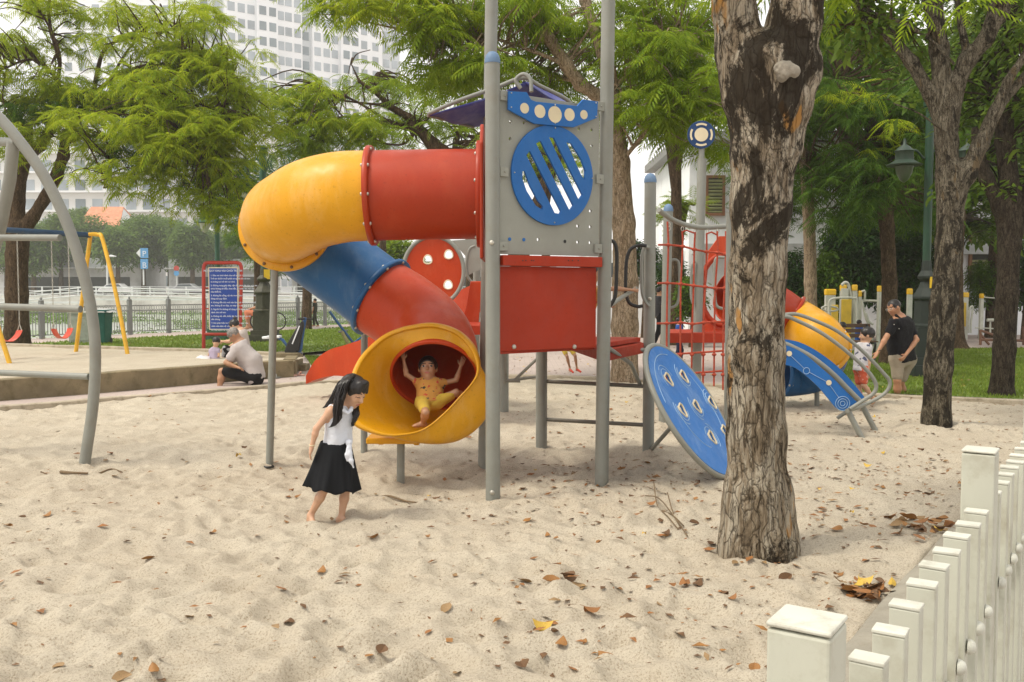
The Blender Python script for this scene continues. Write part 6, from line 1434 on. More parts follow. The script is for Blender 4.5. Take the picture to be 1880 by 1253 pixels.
# ---- trees on the far bank
rt_ = random.Random(12)
fx = [(60, 455, 46, 60), (110, 440, 44, 55), (165, 440, 55, 50), (215, 452, 42, 45), (262, 440, 48, 50), (310, 448, 50, 48), (352, 450, 40, 50), (400, 460, 46, 44), (455, 455, 50, 55), (505, 470, 40, 40), (560, 460, 50, 48), (620, 465, 46, 44), (690, 462, 50, 46), (10, 450, 50, 60), (150, 405, 50, 24), (280, 420, 60, 28)]
words = ['leftmost but one', 'behind the arch climber', 'in front of the orange roof', 'left of the parking sign', 'right above the parking sign', 'just right of the parking sign', 'above the notice board', 'behind the notice board', 'left of the yellow elbow', 'under the yellow elbow', 'behind the thin slide post', 'seen under the blue tube', 'behind the blue tube end', 'at the left edge of the picture', 'tall one behind the orange roofed house', 'tall one right of the orange roofed house']
for i, (px, py, rx, ry) in enumerate(fx):
    Y = 124+(i % 3)*5+(14 if i > 13 else 0)
    bush(px, py, rx*.95, ry*.82, Y, 560, 'hazy round street tree on the far bank, '+words[i], LGF, 1.25, BT, 3, name='tree', cat='tree', trunk_r=.28, z0=.8, group='street trees along the far bank')
# hyacinth rafts in the river
def rafts():
    n = 26000; x = RNG.uniform(-60, 5, n); y = RNG.uniform(36, 112, n); s_ = (x-FB0.x)*FD.y-(y-FB0.y)*FD.x; k = (s_ < -1.0) & (fbm(np.stack([x*.10, y*.22, x*0], -1), 3, 8) > .12)
    x, y = x[k], y[k]; N = len(x); n_ = np.stack([x, y, x*0-1.22], -1); az = RNG.uniform(0, 2*PI, N); el = RNG.uniform(.4, 1.2, N); d = np.stack([np.cos(az)*np.cos(el), np.sin(az)*np.cos(el), np.sin(el)], -1)
    o = scatter(None, 'water_hyacinth', n_, d, RNG.uniform(.3, .6, N), BT, LGC, .1); tag(o, 'floating green water hyacinth on the river', 'water plants', kind='stuff')
rafts()
# ================================================================== PEOPLE
def skinmat(name, col):
    m, t, b = nodes(name); c = ramp(t, noise(t, 14, 4), [(.3, mul(col, .93)), (.7, mul(col, 1.07))]); t.links.new(c, b.inputs['Base Color'])
    b.inputs['Roughness'].default_value = .5; b.inputs['Subsurface Weight'].default_value = .12; b.inputs['Subsurface Radius'].default_value = (.02, .008, .005); b.inputs['Subsurface Scale'].default_value = .5
    bump(t, b, noise(t, 120, 4), .05, .004); return m
SK1 = skinmat('child_skin', (.56, .33, .21)); SK2 = skinmat('tanned_skin', (.40, .21, .115)); SK3 = skinmat('adult_skin', (.44, .22, .12))
MHAIR = M('black_hair', (.012, .009, .008), .38, .4, 9, bmp=.6, bscale=60, stretch=(1, 1, .12)); MHG = M('grey_hair', (.22, .20, .18), .6, .45, 30, bmp=.7, bscale=90)
MEYE = M('dark_eye', (.02, .012, .01), .3); MLIP = M('lip', (.40, .13, .10), .5); MBROW = M('brow', (.03, .02, .015), .8); MEW = M('eye_white', (.6, .56, .5), .3)
def cloth(name, col, var=.1, bmp=.35, bscale=28, rough=.9, pat=None):
    m, t, b = nodes(name); c = ramp(t, noise(t, 6, 5), [(.3, mul(col, 1-var)), (.7, mul(col, 1+var))])
    if pat:
        for (sc, lo, hi, pc) in pat: c = mixc(t, ramp(t, noise(t, sc, 2, rough=.4), [(lo, 0.0), (hi, 1.0)]), c, pc)
    t.links.new(c, b.inputs['Base Color']); b.inputs['Roughness'].default_value = rough; b.inputs['Specular IOR Level'].default_value = .2
    b.inputs['Sheen Weight'].default_value = .03; h = t.nodes.new('ShaderNodeMath'); h.operation = 'ADD'; t.links.new(noise(t, bscale*.35, 3, (1, 1, 2.2)), h.inputs[0]); t.links.new(noise(t, bscale*8, 2), h.inputs[1])
    bump(t, b, h.outputs[0], min(1, bmp*1.8), .03); return m
def orth(f, u):
    f = V(f).normalized(); u = V(u); u = (u-f*u.dot(f)).normalized(); r = f.cross(u); return f, r, u
def hand(s, wr, el, k, palm_n, curl=.35, spread=.25, thumb=1, size=1.0):
    """five fingers from the wrist on; palm_n is the direction the palm faces"""
    d = (V(wr)-V(el)).normalized(); n = V(palm_n); n = (n-d*n.dot(d)).normalized(); sd = d.cross(n)*thumb
    w_ = V(wr); P = w_+d*.085*k*size
    s.cap(w_-d*.01*k, w_+d*.035*k*size, .021*k, .022*k*size, .012*k); s.cap(w_+d*.03*k*size+sd*.015*k, P+sd*.024*k, .017*k*size, .014*k*size, .012*k); s.cap(w_+d*.03*k*size-sd*.012*k, P-sd*.024*k, .017*k*size, .014*k*size, .012*k)
    s.cap(w_+d*.03*k*size, P, .017*k*size, .015*k*size, .012*k)
    for i, (o, L) in enumerate(((.027, .064), (.010, .074), (-.009, .069), (-.027, .054))):
        a = P+sd*o*k*size; dd = (d+sd*o*spread*9).normalized(); r = (.0088-.0006*i)*k*size; prev = a; c = curl
        for j, f_ in enumerate((.45, .32, .23)):
            di = (dd*math.cos(c*(j+.6))+n*math.sin(c*(j+.6))).normalized(); nx_ = prev+di*L*f_*k*size; s.cap(prev, nx_, r*(1-.08*j), r*(.94-.08*j), .004*k); prev = nx_
    a = w_+d*.028*k*size+sd*.022*k*size; b1 = a+(d*.5+sd*.75+n*.25).normalized()*.038*k*size; b2 = b1+(d*.85+sd*.35+n*.3).normalized()*.032*k*size
    s.cap(a, b1, .014*k*size, .011*k*size, .01*k); s.cap(b1, b2, .0105*k*size, .0085*k*size, .004*k)
def foot(s, an, toe, k, up=V((0, 0, 1))):
    an = V(an); toe = V(toe); d = (toe-an); d.z = 0; d = d.normalized() if d.length > .01 else V((1, 0, 0))
    heel = an-d*.03*k; heel.z = min(an.z, toe.z+.05*k)-.0
    s.cap(heel+V((0, 0, -.02*k)), an, .033*k, .032*k, .03*k); s.cap(heel+V((0, 0, -.02*k)), toe-d*.03*k, .033*k, .026*k, .03*k); s.cap(an, toe-d*.05*k, .032*k, .03*k, .03*k)
    sd = d.cross(up).normalized()
    for i in range(5): o = (-.03+.015*i)*k; s.cap(toe-d*.03*k+sd*o, toe+d*(.008-.004*abs(i-1.5))*k+sd*o*1.1, .012*k, .010*k, .006*k)
def person(label, J, k, kh, skin, shirt=None, pants=None, hair=None, h=.008, extra=None, sleeve=.45, hairlong=None, loc=None, neckr=1.0, fat=1.0, hands=None, shoes=None, pantlen=.85, face=True, shirt_hem=None, eyes='open', cat='person', bodyextra=None, group=None, hk=1.0, pf=1.0):
    """J: joints in place coordinates; k: limb scale (1 = adult), kh: half height of the head in metres"""
    f, r, u = orth(J['f'], J['u']); H = kh; c = V(J['head']); s = SDF()
    R = np.array([[r.x, f.x, u.x], [r.y, f.y, u.y], [r.z, f.z, u.z]])
    def hp(x, y, z): return c+(r*x+f*y+u*z)*H
    s.ell(hp(0, -.12, .22), (.72*H, .86*H, .78*H), R, k=.1*H); s.ell(hp(0, .14, -.32), (.56*H, .60*H, .62*H), R, k=.25*H); s.ell(hp(0, .42, -.74), (.26*H, .26*H, .22*H), R, k=.25*H)
    for sx in (-1, 1):
        s.ell(hp(sx*.30, .50, -.22), (.22*H, .20*H, .2*H), R, k=.2*H); s.ell(hp(sx*.31, .82, .06), (.17*H, .10*H, .09*H), R, k=.10*H, op='s'); s.ell(hp(sx*.31, .64, .05), (.13*H, .10*H, .09*H), R, k=.04*H)
        s.ell(hp(sx*.70, -.06, -.05), (.09*H, .17*H, .25*H), R, k=.06*H)
    s.cap(hp(0, .68, .10), hp(0, .86, -.20), .07*H, .12*H, .09*H); s.ell(hp(0, .70, -.50), (.22*H, .12*H, .10*H), R, k=.08*H)
    nk = V(J['neck']); s.cap(hp(0, -.15, -.5), nk, .052*k*neckr, .058*k*neckr, .04*k)
    sl, sr_, hl, hr_ = [V(J[x]) for x in ('shL', 'shR', 'hipL', 'hipR')]; mid = lambda a, b, t=.5: a.lerp(b, t)
    def torso(s, g=0.0, kk=.06, nar=.38):
        for a, b in ((sl, hl), (sr_, hr_)):
            m_ = (sl+sr_)/2; a2 = a.lerp(m_, nar); hm_ = (hl+hr_)/2; b2 = b.lerp(hm_, .15)
            w_ = a2.lerp(b2, .62).lerp(m_.lerp(hm_, .62), .15)
            if 'chest' in J: w_ = w_+V(J['chest'])*k
            s.cap(a2-(a2-b2)*.08, w_, .098*k*fat+g, .092*k*fat+g, kk*k); s.cap(w_, b2, .092*k*fat+g, .105*k*fat+g, kk*k)
        hm2 = (hl+hr_)/2; s.cap((sl+sr_)/2, ((sl+sr_)/2).lerp(hm2, .9), .095*k*fat+g, .10*k*fat+g, .10*k); s.cap(sl.lerp(nk, max(0, nar-.38)*3), nk, .05*k+g, .052*k+g, .06*k); s.cap(sr_.lerp(nk, max(0, nar-.38)*3), nk, .05*k+g, .052*k+g, .06*k)
    torso(s)
    for a in 'LR':
        sh, el, wr = V(J['sh'+a]), V(J['el'+a]), V(J['wr'+a]); s.cap(sh, el, .047*k*fat, .037*k, .03*k); s.cap(el, mid(el, wr, .3), .037*k, .038*k, .02*k); s.cap(mid(el, wr, .3), wr, .038*k, .024*k, .02*k)
        hd = (hands or {}).get(a, {}); hand(s, wr, el, k*hd.get('k', 1), hd.get('n', (0, 1, 0)), hd.get('curl', .35), hd.get('spread', .25), hd.get('thumb', 1))
        hi, kn, an, to = V(J['hip'+a]), V(J['kn'+a]), V(J['an'+a]), V(J['to'+a]); s.cap(hi, kn, .082*k*fat, .054*k, .05*k); s.cap(kn, mid(kn, an, .35), .054*k, .056*k, .03*k); s.cap(mid(kn, an, .35), an, .054*k, .034*k, .03*k); foot(s, an, to, k)
    if bodyextra: bodyextra(s)
    v, fc = s.mesh(h); e = v[fc]
    if np.einsum('ij,ij->i', e[:, 0]-v[0], np.cross(e[:, 1]-v[0], e[:, 2]-v[0])).sum() < 0: fc = fc[:, ::-1].copy()
    ctr = v[fc].mean(1)-np.array(tuple(c)); L = ctr@R/H; mi = np.zeros(len(fc), int)
    if face:
        ok = L[:, 1] > .35
        for sx in (-1, 1):
            ex = (L[:, 0]-sx*.31); ez_ = L[:, 2]-.05
            if eyes == 'open': mi[ok & ((ex/.15)**2+(ez_/.06)**2 < 1)] = 4; mi[ok & ((ex/.10)**2+(ez_/.075)**2 < 1)] = 1
            else: mi[ok & ((ex/.18)**2+((ez_+.03+.8*ex*ex)/.04)**2 < 1)] = 1
            mi[ok & ((ex/.21)**2+((L[:, 2]-.27+.6*ex*ex)/.045)**2 < 1)] = 3
        mi[ok & ((L[:, 0]/.2)**2+((L[:, 2]+.5)/.075)**2 < 1)] = 2
    lo = loc or tuple(V(J['hipL']).xy)+(0,); T = mk('person', v, fc, [skin, MEYE, MLIP, MBROW, MEW], None, True, mi); tag(T, label, cat, None, None)
    if group: T['group'] = group
    def child(name, s_, mat, h_=h, disp=0, fr=20):
        v, f_ = s_.mesh(h_)
        e = v[f_]
        if np.einsum('ij,ij->i', e[:, 0]-v[0], np.cross(e[:, 1]-v[0], e[:, 2]-v[0])).sum() < 0: f_ = f_[:, ::-1].copy()
        if disp: v = v+vnormals(v, f_)*(disp*fbm(v*fr, 3, 2))[:, None]
        return mk(name, v, f_, mat, T, True)
    if shirt:
        q = SDF(); torso(q, (.013 if k < .8 else .024)*k+.003, nar=.38 if sleeve else .52)
        for a in 'LR':
            sh, el = V(J['sh'+a]), V(J['el'+a])
            if sleeve: q.cap(sh, mid(sh, el, sleeve), .058*k*fat+.004, .056*k*fat+.004, .03*k); q.cut(mid(sh, el, sleeve), (el-sh)) if False else None
        hm_ = J.get('hem') or ((hl+hr_)/2+((hl+hr_)-(sl+sr_))*.0+V((0, 0, -.02*k)))
        d = ((hl+hr_)/2-(sl+sr_)/2).normalized(); q.cut(V(hm_), d); q.cut(nk+(-d)*.02*k, -d)
        child('shirt', q, shirt, h, .004*k+.001, 14/k)
    if pants:
        q = SDF(); hm_ = (hl+hr_)/2; dn_ = ((sl+sr_)/2-hm_).normalized()
        q.cap(hl, hr_, .110*k*fat*pf, None, .03*k)
        q.cap(hl+dn_*.07*k, hr_+dn_*.07*k, .1*k*fat, None, .05*k)
        for a in 'LR':
            hi, kn, an = V(J['hip'+a]), V(J['kn'+a]), V(J['an'+a])
            if pantlen <= 1: q.cap(hi, mid(hi, kn, pantlen), .100*k*fat*pf, .082*k, .05*k)
            else: q.cap(hi, kn, .1*k*fat, .074*k, .03*k); q.cap(kn, mid(kn, an, pantlen-1), .074*k, .06*k, .02*k)
        th_ = ((V(J['knL'])+V(J['knR']))/2-hm_).normalized(); dc_ = (dn_-th_*max(0, dn_.dot(th_))).normalized(); q.cut(hm_+dc_*.12*k, dc_)
        if pantlen <= 1:
            for a in 'LR': pass
        child('pants', q, pants, h, .004*k, 12/k)
    if hair:
        q = SDF(); q.ell(hp(0, -.14, .24), (.78*H*hk, .92*H*hk, .83*H*hk), R, k=.1*H)
        q.ell(hp(0, .80, -.18), (.66*H, .62*H, .60*H), R, k=.12*H, op='s'); q.ell(hp(0, .1, -.85), (1.2*H, 1.0*H, .6*H), R, k=.15*H, op='s')
        if hairlong: hairlong(q, hp, H)
        child('hair', q, hair, min(h, H*.07), .025*H, 3.2/H)
    if shoes:
        q = SDF()
        for a in 'LR': an, to = V(J['an'+a]), V(J['to'+a]); q.cap(an+V((0, 0, -.035*k)), to, .042*k, .038*k, .02*k)
        child('shoes', q, shoes, h)
    if extra: extra(T, hp, R, child)
    return T

# ---- the girl walking through the sand
GY_ = 6.72
def g5(x, y, dy=0.0): return at(540+x/3.917, 660+y/3.917, GY_+dy)
g_z = gp(600, 960)
J = dict(head=g5(424, 232, 0), f=(.80, -.42, -.52), u=(.42, -.12, .95), neck=g5(352, 338, .02), shR=g5(262, 372, -.08), shL=g5(392, 376, .10), elR=g5(160, 500, -.10), wrR=g5(130, 618, -.10), elL=g5(398, 470, .14), wrL=g5(395, 560, .08),
         hipR=g5(275, 690, -.042), hipL=g5(322, 690, .05), knR=g5(222, 925, -.06), knL=g5(372, 925, .07), anR=g5(118, 1110, -.02), anL=g5(338, 1128, .05), toR=g5(150, 1180, -.10), toL=g5(420, 1172, .02))
MTOP = cloth('white_striped_cotton', (.74, .77, .84), .05, .3, 20); MSKT = None
m, t, b = nodes('black_chiffon'); b.inputs['Base Color'].default_value = (.009, .010, .012, 1); b.inputs['Roughness'].default_value = .85; b.inputs['Specular IOR Level'].default_value = .2
bump(t, b, noise(t, 300, 2), .2, .004); MSKT = m
def girl_hair(q, hp, H):
    for x in (-1, 1): q.cap(hp(x*.30, .40, .80), hp(x*.42, .66, .34), .20*H, .06*H, .2*H)
    q.cap(hp(0, .44, .86), hp(0, .70, .32), .20*H, .05*H, .25*H)
LOCKS = [([(405, 120, .02), (372, 150, .06), (320, 235, .06), (262, 310, .04), (205, 358, .03)], (.03, .055, .05, .03, .006), 90), ([(400, 130, 0), (350, 190, -.02), (300, 290, .0), (228, 345, .02)], (.03, .05, .042, .01), 70),
    ([(420, 112, -.03), (372, 160, -.085), (342, 240, -.10), (322, 300, -.11), (314, 370, -.115), (308, 430, -.12), (280, 478, -.125), (246, 490, -.125)], (.02, .045, .042, .038, .032, .03, .02, .004), 110),
    ([(440, 150, .06), (446, 240, .085), (446, 300, .06), (440, 350, .03), (446, 400, .0), (430, 450, -.01), (418, 490, -.01)], (.02, .035, .028, .026, .022, .018, .004), 60), ([(400, 120, .03), (370, 180, .08), (320, 260, .09), (300, 330, .07)], (.03, .05, .045, .02), 60)]
def girl_extra(T, hp, R, child):
    q = MB(); rh_ = random.Random(4)
    for l, rs, n__ in LOCKS:
        C_ = spline([g5(*p) for p in l], 5); RR = np.interp(np.linspace(0, 1, len(C_)), np.linspace(0, 1, len(rs)), rs)
        for i in range(n__):
            a = rh_.uniform(0, 2*PI); rr = rh_.random()**.5; e1 = V((1, 0, .3)).normalized(); e2 = V((0, 1, 0)); ph = rh_.uniform(0, 6); en_ = rh_.uniform(.82, 1.0); m_ = max(4, int(len(C_)*en_))
            q.tube([V(C_[j_])+(e1*math.cos(a+.5*j_/m_)+e2*math.sin(a+.5*j_/m_))*RR[j_]*rr+V((rh_.uniform(-.002, .002)+.004*math.sin(ph+j_*.5), 0, 0)) for j_ in range(m_)], [.0042*(1-.75*(j_/m_)**3) for j_ in range(m_)], 4, caps=False)
    q.build('hair_locks', MHAIR, T, True)
    # flared skirt with folds
    wc = g5(298, 588, 0); n_ = 96; rows_ = []; top = wc; cx_ = g5(270, 925, 0)
    for i in range(22):
        s_ = i/21; c_ = top.lerp(cx_, s_); rx = .105+(.188-.105)*s_**.85; ry = .100+(.165-.100)*s_**.9
        for kk in range(n_):
            a = 2*PI*kk/n_; fo = 1+s_**1.3*(.085*math.sin(a*7+s_*1.0+.6*math.sin(a*2))+.05*math.sin(a*12+2)+.03*math.sin(a*19+1)); tilt = -.022*math.cos(a)*s_
            rows_.append(c_+V((rx*fo*math.cos(a), ry*fo*math.sin(a), tilt+.014*s_**2*math.sin(a*7+1))))
    q = MB(); q.add(rows_, [(i*n_+kk, i*n_+(kk+1) % n_, (i+1)*n_+(kk+1) % n_, (i+1)*n_+kk) for i in range(21) for kk in range(n_)]); sk = q.build('skirt', MSKT, T, True); md = sk.modifiers.new('s', 'SOLIDIFY'); md.thickness = .003
    # knotted shirt tails and collar
    q = SDF(); q.chain([g5(396, 596, -.09), g5(392, 640, -.11), g5(380, 690, -.12), g5(382, 730, -.125)], (.014, .014, .016, .006), .01); q.chain([g5(398, 596, -.09), g5(402, 670, -.115), g5(410, 730, -.12), g5(426, 778, -.12)], (.014, .014, .015, .005), .01); q.ell(g5(394, 598, -.095), (.024, .018, .02), k=.015)
    child('shirt_knot', q, MTOP, .004, .002, 60)
    q = SDF(); q.chain([g5(320, 332, -.06), g5(345, 362, -.10), g5(384, 388, -.10)], (.014, .015, .010), .01); q.chain([g5(415, 345, -.03), g5(408, 366, -.07), g5(388, 388, -.10)], (.013, .013, .010), .01); child('collar', q, MTOP, .004)
    q = MB(); q.tube([hp(-.62+.0, .30, .62), hp(-.45, .52, .70), hp(-.38, .62, .55)], .0045, 6); q.build('hair_clip', MCREAM, T, True)
    q = MB(); c_ = g5(130, 614, -.10); q.tube([c_+V((.021*math.cos(a), .021*math.sin(a), .004*math.sin(a))) for a in np.linspace(0, 2*PI, 17)[:-1]], .003, 6, close=True); q.build('bracelet', MCREAM, T, True)
J['hem'] = g5(300, 608, 0); J['chest'] = V((.02, 0, 0))
for q_ in ('anR', 'anL', 'toR', 'toL'): J[q_] = J[q_]-V((0, 0, .012))
person('small girl in white tied top and black skirt walking barefoot in the sand', J, .60, .113, SK1, MTOP, None, MHAIR, .0052, girl_extra, 0, girl_hair, hands={'R': dict(n=(1, .2, 0), curl=.3, spread=.5, thumb=-1, k=1.15), 'L': dict(n=(-.4, .2, 0), curl=.3)}, eyes='shut', neckr=.8)

# ---- child lying in the slide mouth
def c7(x, y, Y): return at(660+x/5.696, 600+y/5.696, Y+(.16 if Y > 7.9 else .08))
J = dict(head=c7(715, 440, 8.06), f=(.02, -.88, .30), u=(-.02, .34, .9), neck=c7(720, 560, 8.04), shR=c7(625, 590, 8.03), shL=c7(850, 598, 8.04), elR=c7(490, 500, 8.04), wrR=c7(463, 350, 8.06), elL=c7(1010, 560, 8.06), wrL=c7(1058, 420, 8.10),
         hipR=c7(665, 800, 7.95), hipL=c7(800, 790, 7.97), knR=c7(690, 900, 7.70), knL=c7(1010, 690, 7.98), anR=c7(665, 1010, 7.80), anL=c7(1125, 745, 8.12), toR=c7(560, 1040, 7.76), toL=c7(1150, 700, 8.14))
MYT = cloth('yellow_print_shirt', (.60, .30, .07), .1, .3, 22, pat=[(20, .60, .64, (.05, .05, .04)), (26, .62, .66, (.55, .08, .05))]); MYP = cloth('yellow_shorts', (.60, .42, .06), .1, .3, 22)
person('child in yellow shirt and shorts lying in the slide mouth with arms raised', J, .56, .108, SK2, MYT, MYP, MHAIR, .0055, None, .22, None, hands={'R': dict(n=(0, -1, .1), curl=.12, spread=.5, thumb=1), 'L': dict(n=(0, -1, .1), curl=.15, spread=.6, thumb=-1, k=1.1)}, pantlen=.72, neckr=.8, pf=1.12)

# ---- man sitting bent forward on the paving edge
MY_ = 15.9
def m2(x, y, dy=0.0): return at(340+x/6.959, 560+y/6.959, MY_+dy)
J = dict(head=m2(618, 385, -.02), f=(-.70, -.05, -.78), u=(-.75, -.2, .65), neck=m2(720, 480, 0), shR=m2(660, 560, -.19), shL=m2(740, 560, .20), elR=m2(520, 740, -.26), wrR=m2(650, 790, -.30), elL=m2(560, 760, .2), wrL=m2(640, 800, .0),
         hipR=m2(900, 930, -.10), hipL=m2(900, 930, .12), knR=m2(470, 850, -.18), knL=m2(480, 855, .16), anR=m2(432, 1110, -.22), anL=m2(440, 1110, .1), toR=m2(380, 1150, -.3), toL=m2(390, 1150, .05))
J['chest'] = V((.05, 0, .10)); J['hem'] = m2(905, 985, 0)
MPT = cloth('pale_pinkish_tshirt', (.62, .56, .54), .06, .5, 12); MBP = cloth('black_shorts', (.012, .012, .013), .2, .3, 12)
person('grey-haired man in a pale t-shirt and black shorts sitting hunched on the paving', J, 1.0, .118, SK2, MPT, MBP, MHG, .0105, None, .62, None, fat=1.22, hk=.965, pantlen=.90, hands={'R': dict(n=(0, 0, -1)), 'L': dict(n=(0, 0, -1))})
# ---- woman with a bun and the toddler at the raised pit
WY = 18.6
def w2(x, y, dy=0.0): return at(340+x/6.959, 560+y/6.959, WY+dy)
J = dict(head=w2(625, 262, 0), f=(-.85, .1, -.5), u=(-.4, 0, .92), neck=w2(715, 330, 0), shR=w2(690, 385, -.15), shL=w2(730, 380, .17), elR=w2(560, 470, -.2), wrR=w2(480, 470, -.15), elL=w2(640, 500, .25), wrL=w2(520, 560, .2),
         hipR=w2(760, 640, -.10), hipL=w2(760, 640, .12), knR=w2(520, 560, -.14), knL=w2(530, 580, .14), anR=w2(480, 740, -.14), anL=w2(480, 740, .14), toR=w2(410, 770, -.14), toL=w2(410, 770, .14))
def bun(q, hp, H): q.ell(hp(0, -.75, .95), (.36*H, .36*H, .36*H), k=.1*H)
MPW = cloth('cream_blouse', (.64, .55, .50), .08, .4, 12); MPP = cloth('black_white_print', (.02, .02, .022), .1, .2, 10, pat=[(9, .50, .53, (.35, .35, .36)), (7, .62, .64, (.02, .02, .02))])
person('woman with a black bun, cream blouse and patterned trousers behind the seated man', J, .93, .112, SK1, MPW, MPP, MHAIR, .012, None, .5, bun, pantlen=1.5, face=False)
def w3(x, y, dy=0.0): return at(340+x/6.959, 560+y/6.959, 18.2+dy)
J = dict(head=w3(398, 475, 0), f=(-.2, .7, -.5), u=(0, .4, .9), neck=w3(380, 545, 0), shR=w3(420, 575, -.02), shL=w3(330, 580, .06), elR=w3(430, 650, -.06), wrR=w3(400, 680, .04), elL=w3(300, 640, .08), wrL=w3(330, 670, .12),
         hipR=w3(400, 730, 0), hipL=w3(330, 730, .05), knR=w3(430, 720, -.2), knL=w3(290, 720, -.15), anR=w3(380, 760, -.3), anL=w3(330, 760, -.3), toR=w3(360, 765, -.35), toL=w3(300, 765, -.35))
person('toddler with black hair in a lavender top playing at the raised pit edge', J, .5, .095, SK1, cloth('lavender_top', (.50, .42, .55), .1), cloth('pale_floral_skirt', (.6, .52, .52), .1, pat=[(14, .6, .65, (.5, .3, .35))]), MHAIR, .009, None, .4, None, face=False, pantlen=.8)
q = SDF(); q.ell(w3(225, 690, -.05), (.13, .10, .07), k=.03); q.ell(w3(260, 710, -.1), (.10, .09, .05), k=.03); v, f_ = q.mesh(.012); v = v+.012*fbm(v*18, 3)[:, None]; tag(mk('plastic_bag', v, f_, M('white_plastic_bag', (.66, .62, .62), .4, .1), None, True), 'crumpled white plastic bag beside the toddler', 'plastic bag')

# ---- man in black and the boy, right
BY_ = 14.35
def b4(x, y, dy=0.0): return at(1540+x/5.222, 520+y/5.222, BY_+dy)
J = dict(head=b4(527, 236, -.05), f=(-.88, -.30, -.34), u=(-.36, -.05, .93), neck=b4(585, 335, 0), shR=b4(535, 378, -.19), shL=b4(662, 385, .13), elR=b4(455, 520, -.26), wrR=b4(378, 655, -.30), elL=b4(745, 545, -.06), wrL=b4(640, 690, -.22),
         hipR=b4(560, 735, -.10), hipL=b4(665, 740, .10), knR=b4(560, 930, -.12), knL=b4(590, 945, .12), anR=b4(565, 1160, -.02), anL=b4(640, 1150, .2), toR=b4(520, 1185, -.06), toL=b4(600, 1185, .16))
J['hem'] = b4(620, 745, 0); J['chest'] = V((-.03, 0, 0))
MBKS = cloth('black_polo', (.008, .008, .010), .2, .3, 12); MKH = cloth('khaki_shorts', (.42, .36, .27), .08, .5, 12)
def old_extra(T, hp, R, child):
    q = MB()
    for sx in (-1, 1): q.tube([hp(sx*.31+.19*math.cos(a), .86, .03+.15*math.sin(a)) for a in np.linspace(0, 2*PI, 17)[:-1]], .0022, 5, close=True)
    q.tube([hp(-.12, .86, .06), hp(.12, .86, .06)], .002, 4); q.tube([hp(-.5, .84, .05), hp(-.72, 0, .05)], .002, 4); q.tube([hp(.5, .84, .05), hp(.72, 0, .05)], .002, 4); q.build('glasses', MBOLT, T, True)
    q = MB(); c_ = b4(383, 648, -.295); q.tube([c_+V((.028*math.cos(a), .028*math.sin(a), .006*math.cos(a))) for a in np.linspace(0, 2*PI, 17)[:-1]], .007, 6, close=True); q.build('watch', MBLK, T, True)
    q = SDF(); q.chain([b4(548, 310, -.14), b4(590, 345, -.16), b4(560, 370, -.18)], (.022, .02, .012), .01); q.chain([b4(600, 305, .06), b4(640, 330, .02)], (.025, .02), .01); child('collar', q, MBKS, .008)
    for x, y in ((530, 398), (578, 438)): q = MB(); q.sphere(b4(x, y, -.27), (.008, .006, .008), 8, 5); q.build('button', MBOLT, T, True)
person('older man in a black polo and khaki shorts leaning forward on the lawn edge', J, 1.0, .118, SK3, MBKS, MKH, MHAIR, .010, old_extra, .62, None, fat=1.06, hk=.955, pantlen=.80, hands={'R': dict(n=(-.8, -.2, 0), curl=.25), 'L': dict(n=(-.6, .4, 0), curl=.7, thumb=-1)})
def k4(x, y, dy=0.0): return at(1540+x/5.222, 520+y/5.222, 13.3+dy)
J = dict(head=k4(268, 500, 0), f=(-.95, .25, -.12), u=(-.08, 0, 1), neck=k4(255, 580, 0), shL=k4(190, 610, .12), shR=k4(285, 625, -.06), elL=k4(90, 575, .16), wrL=k4(0, 545, .2), elR=k4(290, 740, -.08), wrR=k4(285, 850, -.08),
         hipR=k4(235, 830, -.04), hipL=k4(190, 830, .06), knR=k4(240, 980, -.06), knL=k4(195, 985, .06), anR=k4(320, 1090, -.02), anL=k4(200, 1150, .06), toR=k4(300, 1150, -.02), toL=k4(160, 1180, .06))
J['hem'] = k4(215, 845, 0)
person('black-haired boy in a white printed t-shirt and orange shorts by the curved climber', J, .66, .112, SK1, cloth('white_print_tshirt', (.62, .60, .62), .05, .3, 16, pat=[(16, .62, .66, (.08, .09, .16))]), cloth('orange_red_shorts', (.62, .12, .06), .1, .3, 16, pat=[(22, .6, .66, (.7, .35, .28))]), MHAIR, .0075, None, .6, None, hands={'L': dict(n=(0, 0, -1), curl=.4), 'R': dict(n=(0, 1, 0))}, pantlen=.75, neckr=.8)

